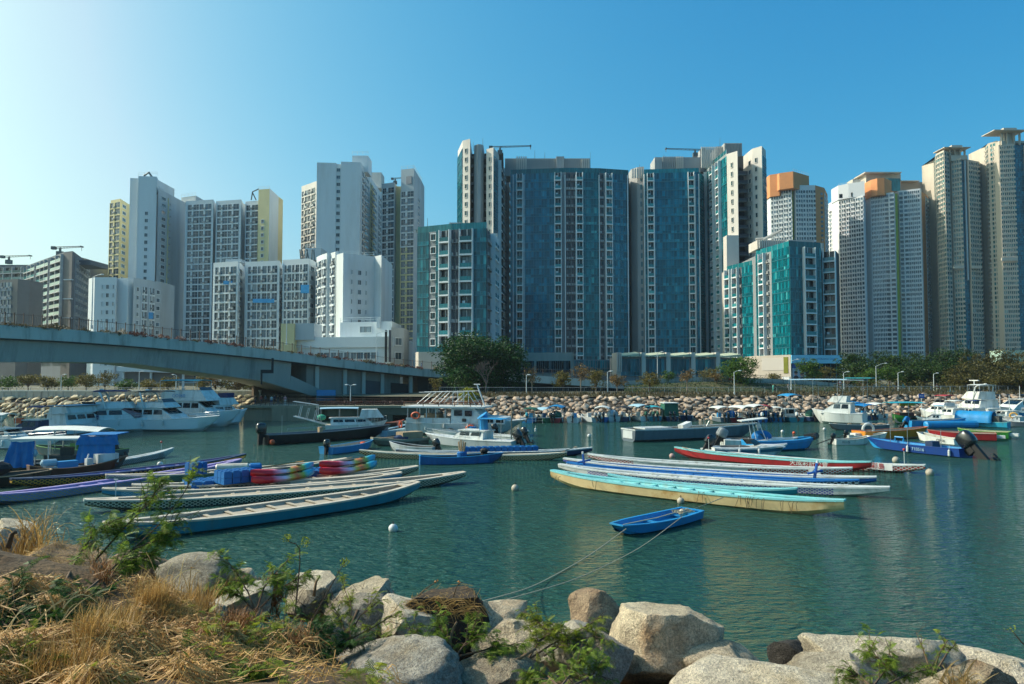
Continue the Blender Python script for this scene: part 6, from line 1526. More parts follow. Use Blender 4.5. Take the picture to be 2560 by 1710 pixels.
t, L = openboat('rowing_boat', 'blue rowing boat carrying a blue drum before the brown dotted dragon boat', (1049, 1143), (1258, 1137), 1.7, .6, paint('row_blue', '1c5f9c', '2a4060'), m_intd, m_azure, o=dict(stern_w=.5, bow_w=.06, sheer=.2, sheer_st=.15), nth=4)
MB().tube([(0, 0, .3), (0, 0, .9), (0, 0, 1.0)], [.42, .42, .3], 12).build('drum', m_float, t); b = MB()
for k in range(7): a = k * .9; b.tube([(math.cos(a) * .2, math.sin(a) * .2, .9), (math.cos(a) * .32, math.sin(a) * .32, 1.75 + .1 * (k % 3))], .05, 5)
b.build('stakes', m_wood, t); MB().tube([(1.9, 0, .4), (1.9, 0, .8)], .3, 10).ball((1.9, 0, 1.0), .38, 8, 5, 0, (1, 1, .6)).build('bucket', m_rub, t)
t, L = openboat('dinghy', 'small light blue dinghy with tilted outboard behind the kayaks', (815, 1119), (929, 1104), 2.0, .62, m_azure, m_int, m_azure, o=dict(stern_w=.9, bow_w=.2, sheer=.2), nth=2)
outboard(t, -L / 2 - .15, -.2, .65, m_cowl, 1.1, -.1); MB().tube([(-L / 2 + .6, .3, .5), (-L / 2 - .3, -.5, .1)], .05, 5).build('tiller', m_wood, t); MB().ball((L * .3, 0, .6), .3, 8, 5, 0, (1, 1, .5)).build('orange_float', m_orange, t)
t, L = openboat('speedboat', 'long black hulled speedboat with one big outboard', (660, 1087), (976, 1068), 2.6, 1.05, m_black, m_slate, m_slate, o=dict(stern_w=.9, sheer=.35, rake=1.6, draft=.3, floor=.4), nth=0)
outboard(t, -L / 2 - .35, 0, 1.15, m_cowl, 1.7, -.05); MB().bb(-1.6, -.2, .5, -1.2, .25, 1.55).build('console', m_wood, t); MB().ball((-L / 2 + .3, -1.35, .35), .3, 8, 6).build('fender', m_orange, t); MB().tube([(-L / 2 + 2, 0, 1), (-L / 2 + 2, 0, 3)], .02, 4).build('antenna', m_steelp, t)
railing(t, [(L * x, sg_ * 1.1, 1.15 + .1) for x, sg_ in ((-.3, 1), (-.1, 1), (.1, 1))], .25)
t, L = openboat('work_boat', 'long grey flat sided work boat in mid water', (1570, 1073), (1892, 1062), 3.2, 1.35, m_slate, m_int, m_bw2, o=dict(stern_w=.95, bow_w=.1, sheer=.25, rake=1.6, draft=.3, floor=.5, rim=.16), nth=0)
MB().bb(-L / 2 - .06, -1.0, .35, -L / 2 - .02, 1.0, 1.2).build('transom_panel', m_bw2, t); MB().box((-1.2, .3, 1.55), (1.5, .8, .5), .2, ry=-.25).build('hatch_cover', m_bw, t)
MB().tube([(1.3, 0, 1.3), (1.25, 0, 2.3), (1.9, 0, 2.5), (2.0, 0, 2.0), (1.6, 0, 1.4)], .03, 5).build('wheel_frame', m_steelp, t); MB().bb(-L * .42, -1.2, 1.36, -L * .22, 1.2, 1.5).build('stern_deck', m_bw2, t)
t, L = openboat('skiff', 'small weathered grey skiff with outboard behind the brown dotted dragon boat', (1090, 1118), (976, 1112), 1.6, .6, m_bw2, m_intd, m_bw2, o=dict(bow_w=.25), nth=2); outboard(t, -L / 2 - .2, 0, .7, m_cowl, 1.1, -.5)
t, L = openboat('inflatable_boat', 'dirty grey inflatable boat heaped with gear beside the black speedboat bow', (1062, 1094), (930, 1102), 2.2, .55, M('dirty_rubber', '6a665a', .8, .2, 2, dirt='2a2a26'), m_intd, M('dirty_rubber_rim', '8a8676', .8, .2, 2), o=dict(bow_w=.3, rim=.3, wall=.3), nth=0)
MB().box((-L * .2, 0, .9), (2.6, 1.3, .8), .1).build('crate', m_wood, t); MB().ball((-.2, .2, .7), .6, 9, 5, 0, (1.7, 1.1, .6)).build('net_heap', m_navy, t); MB().box((L * .12, 0, .8), (3.4, .3, .08), .2).build('plank', m_wood, t)
t, L = openboat('inflatable_boat', 'pale blue grey inflatable with grab rails left of the old ferry', (952, 1078), (1042, 1062), 2.2, .65, m_cana, m_intd, m_cana, o=dict(bow_w=.3, rim=.3, wall=.3), nth=0); railing(t, [(-.8, 0, .6), (0, .2, .6), (.8, 0, .6)], .9); MB().torus((-.5, -.3, 1.1), .4, .1, 12, 6, 'Y').build('lifebuoy', m_orange, t)
t, L = openboat('dinghy', 'small reddish dinghy under the quay right of the white cabin boat', (957, 1057), (1010, 1055), 1.4, .5, m_rust, m_int, m_orange, nth=1)
# right hand open boats
t, L = openboat('skiff', 'cobalt blue open boat with very large tilted outboard on the right', (2416, 1122), (2169, 1099), 2.3, .78, paint('deep_cobalt', '0f3a80', '24405c'), m_azure, MATS['paint_deep_cobalt'], o=dict(stern_w=.95, bow_w=.12, sheer=.25, rake=1.2), nth=3)
outboard(t, -L / 2 - .55, 0, 1.0, m_cowl, 2.3, -.75); fender(t, -L * .42, 1.22, .7); fender(t, L * -.02, 1.22, .7)
for x in (-3.3, 0, 1.8): MB().tube([(x, .9, .7), (x, .9, 2.4)], .03, 5).build('pole', m_steelp, t)
MB().tube([(1.5, -.6, .8), (1.5, -.6, 1.25), (2.4, -.6, 1.25), (2.4, -.6, .8)], .09, 6).build('blue_frame', m_azure, t); MB().bb(-2.2, -.6, .6, -1.5, .5, 1.2).build('console', m_navy, t); text('710516', .42, m_cana, t, (-1.2, 1.16, .42), (R(90), 0, R(180)))
t, L = openboat('skiff', 'small white skiff with long outboard shaft left of the cobalt boat', (2084, 1098), (2172, 1098), 1.6, .55, m_bw, m_int, m_bw, o=dict(bow_w=.45), nth=2); outboard(t, -L / 2 - .1, 0, .65, m_cowl, .8, -.3); MB().tube([(-L / 2, 0, .7), (-L / 2 - 1.9, 0, .0)], .05, 5).build('shaft', m_rub, t); text('M1176', .3, m_navy, t, (-.9, -.8, .3), (R(90), 0, 0))
t, L = openboat('skiff', 'white skiff directly behind the small white skiff with long shaft', (2116, 1089), (2214, 1089), 1.6, .55, m_bw, m_int, m_bw, o=dict(bow_w=.45), nth=2); outboard(t, -L / 2 - .1, 0, .65, m_cowl, .8, -.3); MB().tube([(-L / 2, 0, .7), (-L / 2 - 1.5, 0, .1)], .05, 5).build('shaft', m_rub, t)
t, L = openboat('skiff', 'white skiff with black lettering between the cobalt boat and the red boat', (2398, 1098), (2300, 1088), 1.7, .6, m_bw, m_int, m_bw, o=dict(bow_w=.5), nth=2); text('CM108', .36, m_black, t, (-1.0, .86, .34), (R(90), 0, R(180)))
t, L = openboat('sampan', 'yellow orange open boat with orange rim on the right', (2146, 1078), (2316, 1072), 2.3, .95, m_yel, m_int, M('rim_orange', 'c8682c', .5, .1), o=dict(stern_w=.9, bow_w=.25, sheer=.25, rake=1.2), nth=3); MB().box((-L / 2 - .4, 0, .6), (.9, .8, .3)).build('stern_fitting', m_bw, t)
t, L = openboat('sampan', 'deep red open boat behind the cobalt boat', (2490, 1084), (2318, 1078), 2.3, .8, m_redb, m_int, paint('pale_red', 'b86a60'), o=dict(stern_w=.9, bow_w=.25, sheer=.2), nth=3); MB().box((-L / 2 - .4, 0, .45), (.9, .8, .3)).build('stern_fitting', m_bw, t)
t, L = openboat('sampan', 'bright green open boat behind the red one', (2525, 1080), (2395, 1074), 2.3, .8, m_grn, m_int, paint('pale_green', '8aa860'), o=dict(stern_w=.9, bow_w=.25, sheer=.2), nth=3); MB().box((-L / 2 - .4, 0, .5), (.9, .8, .3)).build('stern_fitting', m_bw, t)
t, L = openboat('work_boat', 'low grey boat piled with gear and a life ring in front of the white cruiser', (2216, 1062), (2074, 1062), 2.0, .7, m_slate, m_intd, m_bw2, o=dict(bow_w=.2, sheer=.2, sheer_st=.1), nth=2)
b = MB(); r_ = random.Random(8)
for k in range(9): b.ball((r_.uniform(-4, 3), r_.uniform(-.4, .4), .75), r_.uniform(.2, .45), 7, 5, 0, (1.5, 1, .5))
b.build('gear_heap', M('gear', '8a7a66', .9, .3, 3), t)
lb = WZ(2157, 1072, 1.0); lb.z = 1.05; o = MB().torus((0, 0, 0), .62, .16, 18, 8, 'Y').build('lifebuoy', m_canw, None, (lb.x, lb.y - 1.3, lb.z)); tag(o, 'white life ring standing upright left of the yellow orange boat', 'lifebuoy')
t, L = openboat('sampan', 'sky blue open boat with blue rolled cover alongside', (2268, 1052), (2412, 1050), 2.3, .95, m_azure, m_int, m_azure, o=dict(stern_w=.8, bow_w=.2, sheer=.3), nth=2); outboard(t, -L / 2 - .3, 0, .8, m_tarp, 1.2, -.6)
MB().tube([(-3.2, -1.6, .42), (-3.1, -1.6, .42), (4.8, -1.75, .42), (4.9, -1.75, .42)], [.3, .55, .55, .3], 12).build('rolled_cover', m_azure, t)
t, L = openboat('sampan', 'cyan hulled boat with blue tarpaulin tunnel on the right', (2522, 1056), (2426, 1052), 2.2, .75, paint('cyan', '2aa0c0'), m_int, m_aqua, o=dict(stern_w=.9, bow_w=.3), nth=1)
def tunnel(t, x0, x1, w, z0, h, mat, open_end=True):
    b = MB(); n = 10; k = 12
    for s_ in (1.0, .96):
        for i in range(n + 1):
            x = lerp(x0, x1, i / n)
            for j in range(k + 1): q = math.pi * j / k; b.v.append((x, math.cos(q) * w / 2 * s_ * (1 + .02 * math.sin(i * 2.3)), z0 + math.sin(q) ** .7 * h * s_ * (1 + .02 * math.sin(i * 1.7 + j))))
    off = (n + 1) * (k + 1)
    for i in range(n):
        for j in range(k): q = i * (k + 1) + j; b.f.append((q, q + 1, q + k + 2, q + k + 1)); b.m.append(0); b.f.append((off + q, off + q + k + 1, off + q + k + 2, off + q + 1)); b.m.append(0)
    for i in (0, n):
        for j in range(k): q = i * (k + 1) + j; b.f.append((q, off + q, off + q + 1, q + 1)); b.m.append(0)
    if not open_end: b.f.append(tuple(range(k + 1))); b.m.append(0)
    return b.build('tarpaulin_tunnel', mat, t, smooth=True)
tunnel(t, -.6, 4.0, 2.8, .6, 1.6, m_azure); MB().box((-1, 0, 1.1), (.8, 1.6, .9)).build('locker', m_intd, t)
# ------------------------------------------------------------------ sampans at the left
t, L = openboat('sampan', 'brown wooden sampan with cool boxes in front of the blue tarpaulin boat', (70, 1176), (318, 1154), 1.9, .55, m_rust, m_intd, M('sampan_wood', '7a5a44', .7, .15), o=dict(stern_w=.35, bow_w=.1, sheer=.5, sheer_st=.35, rake=1.0), nth=3)
MB().box((L * .27, 0, .98), (1.5, .9, .7)).build('ice_box', m_bw, t); MB().box((-.9, .1, .75), (1.4, .7, .5)).build('ice_box', m_azure, t); MB().tube([(-2.6, .1, .95), (-2.5, .1, .95), (-1.6, .1, .95), (-1.5, .1, .95)], [.1, .27, .27, .1], 10).build('barrel', m_cana, t); MB().tube([(.4, 0, .7), (.6, 0, 1.4)], .06, 5).build('post', m_bw, t); MB().box((.6, 0, .8), (.4, .5, .5)).build('box', m_bw, t)
p0 = WZ(155, 1180, .0)
t = thing('covered_sampan', 'dark sampan hung with blue tarpaulins over a metal frame', 'boat', (p0.x - 1.0, p0.y + 1.8, 0), R(8)); L = 9.0
hull_parts(t, L, 2.4, .6, paint('dark_green_hull', '15241e'), m_intd, m_bw2, dict(stern_w=.7, bow_w=.2, sheer=.2, sheer_st=.1)); 
def drape(t, x0, x1, y, z0, z1, mat, seed, bulge=.3, name='tarpaulin'):
    b = MB(); n, k = 14, 8; r_ = random.Random(seed)
    for i in range(n + 1):
        for j in range(k + 1):
            u, v = i / n, j / k; f = 1 - v; x = lerp(x0, x1, u) + (u - .5) * .5 * f; yy = y - bulge * f * (1 + .35 * math.sin(u * 19 + seed)) - .08 * math.sin(u * 31 + v * 5); b.v.append((x, yy, lerp(z0, z1, v) - .10 * math.sin(u * math.pi) * v + .05 * mnoise.noise(Vector((u * 6, v * 4, seed)))))
    for i in range(n):
        for j in range(k): q = i * (k + 1) + j; b.f.append((q, q + k + 1, q + k + 2, q + 1)); b.m.append(0)
    m0 = len(b.v); b.v += [(p[0], p[1] + .02, p[2]) for p in b.v[:m0]]; b.f += [tuple(m0 + i for i in reversed(f)) for f in b.f]; b.m += [0] * (len(b.f) - len(b.m))
    return b.build(name, mat, t, smooth=True)
drape(t, -3.3, -1.6, -1.25, .35, 2.35, m_tarp, 1, .4); drape(t, 1.7, 4.2, -1.25, .4, 2.5, m_tarp, 4, .35); drape(t, 1.7, 4.4, -1.35, 2.0, 2.75, m_tarp, 6, .1)
MB().bb(-3.4, -1.3, 2.36, 1.9, 1.3, 2.5).build('awning', m_canw, t); MB().prism([(1.7, -1.4), (4.3, -1.4), (4.3, 1.4), (1.7, 1.4)], 2.7, 2.78).build('awning', m_tarp, t)
for x in (-1.55, -.6, 1.65): MB().tube([(x, -1.2, .5), (x, -1.2, 2.4)], .05, 6).build('frame_post', m_steelp, t); MB().tube([(x, 1.2, .5), (x, 1.2, 2.4)], .05, 6).build('frame_post', m_steelp, t)
MB().bb(-1.2, -.6, .5, 1.2, .8, 1.1).bb(-.2, -.2, 1.1, .6, .4, 1.7).build('engine_box', m_intd, t); MB().tube([(-1.55, -1.2, .7), (1.65, -1.2, .62)], .04, 5).build('frame_rail', m_steelp, t); MB().ball((-1.5, -1.3, 1.4), .3, 8, 6, 0, (.6, .6, 1)).build('water_bottle', m_cana, t)
t, L = openboat('skiff', 'dark hulled boat cut by the left picture edge below the tarpaulins', (-130, 1198), (128, 1178), 2.4, .7, paint('black_green', '0f1a18'), m_intd, m_wood, o=dict(stern_w=.8, bow_w=.3, sheer=.15), nth=2); MB().ball((-.5, 0, 1.15), .75, 10, 6, 0, (1.5, .9, .7)).build('covered_gear', m_cank, t)
t, L = openboat('skiff', 'green and blue outboard boat with white arched canopy frame at the left', (302, 1124), (92, 1118), 2.3, .7, paint('sea_green', '1d4a52'), m_intd, paint('light_green', '6a9a5a'), o=dict(stern_w=.9, bow_w=.2, sheer=.2), nth=1)
outboard(t, -L / 2 + .8, 0, 1.15, m_cowl, 1.7, -.5); frame_canopy(t, -L * .34, L * .42, 2.2, .6, 2.35, m_canw, .3, 4)
MB().bb(-.4, -.5, .4, .4, .5, 1.2).build('console', m_grn, t)
# ------------------------------------------------------------------ cabin boats
def cabin_boat(name, label, a, b_, B, fb, mh, cabin, top=None, fly=None, arch=False, bim=None, rail=True, windows=True, o=None, deckm=None, mcab=None, za=None, cat='boat', group=None, hz=None):
    """a stern, b_ bow.  cabin = (x0, x1, h) in fractions of the length; fly = the same for a flying bridge"""
    loc, rz, L = seat(a, b_, fb if za is None else za); t = thing(name, label, cat, loc, rz, group); oo = dict(deck=True, stern_w=.92, sheer=.5, rake=.13 * L, draft=.35, camber=.08); oo.update(o or {}); mc = mcab or m_bw
    secs = hull_parts(t, L, B, fb, mh, deckm or m_bw, m_bw, oo)
    MB().prism([(-L * .5, -B * .462), (L * .18, -B * .5), (L * .18, -B * .49), (-L * .5, -B * .45)], fb * .42, fb * .5).build('rubbing_strake', m_slate, t) if False else None
    x0, x1, h = cabin; X0, X1 = -L / 2 + L * x0, -L / 2 + L * x1; zb = fb + .05; zt = zb + h; wb = B * .40; wt = B * .33; rk = h * 1.15
    b = MB(); prof(b, [(X0, zb - .1), (X1 + rk * .3, zb - .1), (X1 - rk * .2, zb + h * .42), (X1 - rk, zt), (X0, zt)], wb, wt, zb, zt); co = b.build('cabin', mc, t)
    zr = zt + .02; MB().prism([(X0 - .25, -wt - .12), (X1 - rk + .35, -wt - .12), (X1 - rk + .35, wt + .12), (X0 - .25, wt + .12)], zr, zr + .1).build('cabin_roof', m_bw, t)
    if windows:
        def hw(z): return lerp(wb, wt, (z - zb) / (zt - zb)) + .012
        n = max(2, int((X1 - X0 - rk) / 1.3)); z0, z1 = zb + h * .45, zb + h * .88
        for sg in (-1, 1):
            for i in range(n):
                xa, xc = lerp(X0 + .25, X1 - rk * .75, (i + .06) / n), lerp(X0 + .25, X1 - rk * .75, (i + .94) / n)
                b = MB(); q = [(xa, sg * hw(z0), z0), (xc, sg * hw(z0), z0), (xc - .12, sg * hw(z1), z1), (xa, sg * hw(z1), z1)]; b.poly(q if sg < 0 else q[::-1]); b.poly([(p[0], p[1] - sg * .03, p[2]) for p in (q if sg > 0 else q[::-1])]); b.build('window', m_wgl, co)
        for i in range(3):                                   # raked windscreen panes
            ya, yc = lerp(-wt * .92, wt * .92, (i + .05) / 3), lerp(-wt * .92, wt * .92, (i + .95) / 3); xa, za_ = X1 - rk * .26, zb + h * .49; xc, zc = X1 - rk * .92, zb + h * .95; d = .03
            MB().poly([(xa + d, ya, za_ + d), (xa + d, yc, za_ + d), (xc + d, yc, zc + d), (xc + d, ya, zc + d)]).build('windscreen', m_wgl, co)
    if fly:
        f0, f1, fh = fly; F0, F1 = -L / 2 + L * f0, -L / 2 + L * f1; b = MB(); zf = zr + .1
        prof(b, [(F0, zf), (F1 + fh * .9, zf), (F1, zf + fh), (F0 - fh * .1, zf + fh)], B * .36, B * .30, zf, zf + fh); b.build('flybridge', mc, t)
        MB().poly([(F1 + .05, -B * .28, zf + fh), (F1 + .05, B * .28, zf + fh), (F1 - .35, B * .26, zf + fh + .45), (F1 - .35, -B * .26, zf + fh + .45)]).build('wind_deflector', m_wgl, t)
        ztop = zf + fh
    else: ztop = zr + .1; F0, F1 = X0, X1 - rk
    if arch:
        b = MB(); xa = F0 + .3
        for sg in (-1, 1): b.tube([(xa + .9, sg * B * .38, zr), (xa + .3, sg * B * .36, ztop + .9), (xa, sg * B * .3, ztop + 1.3)], .12, 6)
        b.tube([(xa, -B * .3, ztop + 1.3), (xa, B * .3, ztop + 1.3)], .12, 6); b.build('radar_arch', m_bw, t); MB().ball((xa, 0, ztop + 1.55), .3, 10, 6, 0, (1, 1, .5)).build('radar_dome', m_bw, t)
    if bim: frame_canopy(t, F0 - .4, lerp(F0, F1, .95), B * .66, ztop - .2, ztop + 1.35, bim, .15, 3, 'bimini')
    if rail:
        pts = []
        for i in range(9):
            u = lerp(max(.45, x1 - .15), .985, i / 8); x, bb_, s, k = station(u, L, B, fb, oo); pts.append((x, -bb_ * .93, s))
        railing(t, pts, .6); railing(t, [(p[0], -p[1], p[2]) for p in pts], .6)
    for k_ in range(2): x, bb_, s, kk = station(.35 + .2 * k_, L, B, fb, oo); fender(t, x, -bb_ - .1, s - .1)
    t['L'] = L; return t, L, zt, ztop
m_yacht = M('yacht_gelcoat', 'e0e5e6', .25, .03, .5, coat=.3)
t, L, zt, zp = cabin_boat('motor_yacht', 'white motor yacht with flat raked flybridge nearest the dark bimini boat', (92, 1066), (305, 1048), 3.8, 1.3, m_yacht, (.2, .62, 1.25), fly=(.22, .58, .75)); MB().prism([(-L * .28, -1.5), (L * .1, -1.5), (L * .1, 1.5), (-L * .28, 1.5)], zp + .1, zp + .16).build('hard_top', m_cana, t); drape(t, L * .05, L * .32, -1.45, 1.3, 2.2, m_tarpd, 3, .2)
t, L, zt, zp = cabin_boat('motor_yacht', 'white cruiser with pinkish windscreen cover and blue bimini second from the left', (170, 1050), (416, 1046), 4.4, 1.55, m_yacht, (.25, .68, 1.35), fly=(.3, .62, .8), arch=True, bim=m_tarpd); MB().box((L * .14, 0, 2.45), (2.6, 2.7, .55), ry=.38).build('screen_cover', M('pink_canvas', '8a7078', .8, .1), t)
t, L, zt, zp = cabin_boat('motor_yacht', 'white sport yacht with radar arch and black bimini in the middle of the moored yachts', (300, 1046), (549, 1049), 4.6, 1.5, m_yacht, (.2, .6, 1.4), fly=(.25, .5, .7), arch=True, bim=m_cank)
t, L, zt, zp = cabin_boat('motor_yacht', 'largest white flybridge yacht with blue number on its flank under the bridge', (380, 1030), (602, 1033), 5.0, 1.9, m_yacht, (.15, .72, 1.6), fly=(.2, .62, 1.5), bim=m_tarpt); text('CO360', .7, m_azure, t, (-L * .1, -1.86, zp - .8), (R(90), 0, 0))
t, L, zt, zp = cabin_boat('motor_yacht', 'small white yacht with short flybridge furthest right of the moored yachts', (470, 1040), (617, 1030), 3.6, 1.6, m_yacht, (.3, .72, 1.2), fly=(.4, .66, 1.0), rail=False); MB().box((L * .12, 0, zp + .3), (1.4, 1.8, .8)).build('seat_cover', m_tarpd, t)
t, L, zt, zp = cabin_boat('motor_boat', 'navy covered motor boat with dark bimini at the far left', (150, 1078), (10, 1078), 2.8, 1.0, m_navy, (.3, .75, 1.2), bim=m_tarpd, rail=False, mcab=m_navy); MB().box((L * .15, .8, zt), (.8, .5, .6)).build('orange_bag', m_orange, t)
t, L, zt, zp = cabin_boat('motor_boat', 'white cuddy boat with raked frame cut by the left picture edge', (-120, 1094), (165, 1098), 2.7, .95, m_yacht, (.25, .6, .9), bim=m_canw)
t, L, zt, zp = cabin_boat('motor_boat', 'pale boat stern with hanging lines at the very left edge', (-130, 1040), (22, 1042), 3.0, 1.2, m_yacht, (.3, .7, 1.2), fly=(.3, .6, .6), rail=False)
# white cabin boat with gangway by the quay
t, L, zt, zp = cabin_boat('cabin_cruiser', 'white cabin boat with low wheelhouse by the bridge quay', (815, 1062), (968, 1060), 3.0, 1.0, m_bw, (.08, .75, .75), deckm=m_pale); b = MB(); prof(b, [(.3, 1.9), (3.4, 1.9), (2.6, 2.95), (.6, 2.95)], 1.0, .85, 1.9, 2.95); b.build('wheelhouse', m_bw, t)
MB().box((2.9, 0, 2.45), (.08, 1.5, .8), ry=-.6).build('windscreen', m_wgl, t); frame_canopy(t, -4.6, .2, 2.4, 1.2, 3.1, m_cana, .12, 3); MB().ball((-4.5, .9, 1.9), .5, 10, 6, 0, (1.2, 1, .8)).build('green_float', M('float_green', '3aa88a', .5, .1), t)
p0 = WZ(795, 1085, 0); t = thing('gangway', 'white handrail gangway sticking up left of the white cabin boat', 'gangway', (p0.x, p0.y + 2, 0)); b = MB(); A, C = Vector((-3.6, 0, 2.1)), Vector((1.2, 0, .9))
for y in (-.35, .35):
    b.tube([A + Vector((0, y, 0)), C + Vector((0, y, 0))], .1, 5); b.tube([A + Vector((-.1, y, 1.9)), A + Vector((3, y, 1.45)), A + Vector((3, y, -.5))], .05, 5)
    for k in range(3): e = A.lerp(C, .12 + .2 * k) + Vector((0, y, 0)); b.tube([e, e + Vector((.35, 0, 1.45))], .045, 5)
b.build('frame', m_bw2, t); MB().box(((A + C) / 2), ((C - A).length, .6, .06), ry=math.atan2(A.z - C.z, C.x - A.x)).build('tread', m_wood, t)
# the old ferry
t, L, zt, zp = cabin_boat('ferry_boat', 'old white wooden ferry boat with rusty roof rails and scaffold mast', (1027, 1046), (1316, 1050), 5.2, 2.0, paint('ferry_white', 'bcc6c8', '7a6a58'), (.0, .02, .1), windows=False, rail=False, o=dict(sheer=.7, stern_w=.8, rake=3.0), za=1.9)
t.scale = (1, 1, .74); zd = 2.0; mfw = MATS['paint_ferry_white']
b = MB(); prof(b, [(-1.5, zd), (5.2, zd), (5.2, zd + 1.0), (2.4, zd + 1.2), (1.4, zd + 2.5), (-1.5, zd + 2.5)], 2.2, 2.0, zd, zd + 2.5); b.build('wheelhouse', mfw, t)
MB().prism([(-L * .5 - .3, -2.6), (2.6, -2.4), (2.6, 2.4), (-L * .5 - .3, 2.6)], zd + 2.52, zd + 2.78).build('roof', m_bw, t)
for (x, z, w_, h_) in ((-.6, zd + 1.75, 1.0, .9), (.7, zd + 1.7, .9, .9), (3.2, zd + .5, 1.2, .55), (4.6, zd + .5, .9, .5), (.2, zd + .6, .5, .5)): MB().bb(x - w_ / 2, -2.26 + .04 * (z - zd), z - h_ / 2, x + w_ / 2, -2.2 + .04 * (z - zd), z + h_ / 2).build('window', m_wgl, t)
for i in range(5):
    for sg in (-1, 1): x = -L * .5 + .4 + i * (L * .5 - 2) / 4.5; MB().tube([(x, sg * 2.2, zd), (x, sg * 2.2, zd + 2.5)], .07, 5).build('awning_post', m_bw2, t)
for sg in (-1, 1): MB().bb(-L * .5 + .2, sg * 2.2 - .04, zd, -1.6, sg * 2.2 + .04, zd + .9).build('bulwark', mfw, t)
m_rr = M('rusty_rail', '6a4030', .8, .2, 3); railing(t, [(x, -2.3, zd + 2.8) for x in (-L * .5, -5, -3, -1, 1, 2.4)], .7, m_rr, r0=.05); railing(t, [(x, 2.3, zd + 2.8) for x in (-L * .5, -5, -3, -1, 1, 2.4)], .7, m_rr, r0=.05)
b = MB(); z2 = zd + 2.8; kz = .58
for sg in (-1, 1):
    for (xa, za_, xc, zc) in ((-6.2, .6, -4.4, 4.0), (-4.6, .7, -2.9, 4.2), (-3.4, .6, -1.9, 4.2), (-1.6, 0, -1.6, 4.3), (-.2, 0, -.2, 4.3), (-1.4, .8, -.3, 3.4), (1.4, 0, .3, 4.0)): b.tube([(xa, sg * 1.1, z2 + za_ * kz), (xc, sg * 1.0, z2 + zc * kz)], .05, 5)
    b.tube([(-6.0, sg * 1.0, z2 + 3.9 * kz), (1.2, sg * 1.0, z2 + 4.3 * kz)], .05, 5)
for h in (1.4, 2.6, 3.8): b.tube([(-1.6, -1.05, z2 + h * kz), (-.2, -1.05, z2 + h * kz)], .04, 5)
b.build('scaffold_mast', m_bw2, t); MB().tube([(2.2, 0, z2), (1.2, 0, z2 + 3.6)], .1, 6).tube([(.8, 0, z2 + 3.6), (1.6, 0, z2 + 3.6)], .09, 5).build('derrick', m_bw2, t)
for (x, z) in ((-L * .5 + 1.6, zd + 1.3), (1.1, zd - .7)): MB().torus((x, -2.6, z), .5, .14, 14, 6, 'Y').build('lifebuoy', m_orange, t)
MB().torus((-1.4, -2.65, .7), .45, .16, 12, 6, 'Y').build('tyre', m_rub, t); MB().bb(-5.4, -.8, zd, -3.4, .8, zd + 1.5).build('deck_locker', m_wood, t)
for x in (-4.6, 6.8, 8.9): fender(t, x, -2.6 if x < 5 else -1.9, 1.5)
railing(t, [(x, -1.9 + (x - 5.6) * .25, 2.1) for x in (5.6, 7.0, 8.4, 9.6)], .9, m_bw2)
# white outboard cuddy in front of the ferry
t, L, zt, zp = cabin_boat('motor_boat', 'white cuddy motor boat with tall blue rolled cover in front of the old ferry', (1293, 1103), (1064, 1090), 2.6, .75, m_bw2, (.3, .62, .8), o=dict(sheer=.3, rake=.9)); MB().tube([(-1.6, -.3, .8), (-1.6, -.3, 1.0), (-1.5, -.3, 3.0), (-1.4, -.2, 3.2)], [.4, .5, .5, .62], 10).build('rolled_cover', m_azure, t)
outboard(t, -L / 2 - .3, 0, .95, m_cowl, 1.5, -.55); frame_canopy(t, -4.6, -1.8, 2.0, .8, 2.95, m_azure, .03, 2); MB().tube([(-L / 2 + 1.3, -1.0, -.3), (-L / 2 + 1.25, -1.0, 4.3)], .07, 5).build('mooring_pole', m_wood, t)
t, L = openboat('speedboat', 'white low speedboat squeezed between the ferry and the cuddy boat', (1236, 1080), (1080, 1078), 2.2, .7, m_bw, m_bw2, m_bw, o=dict(stern_w=.9, sheer=.25, rake=.8), nth=1); outboard(t, -L / 2 - .2, 0, .9, m_cowl, 1.2, -.4); MB().tube([(-1.2, 0, .6), (-1.2, 0, 1.3)], .4, 10).build('drum', m_tarp, t)
t, L = openboat('speedboat', 'low white open boat with dark outboard right of the blue rolled cover', (1310, 1092), (1190, 1084), 2.1, .65, m_bw, m_bw2, m_bw, o=dict(stern_w=.9, sheer=.2, rake=.8), nth=1); outboard(t, -L / 2 - .2, 0, .85, m_cowl, 1.3, -.5)
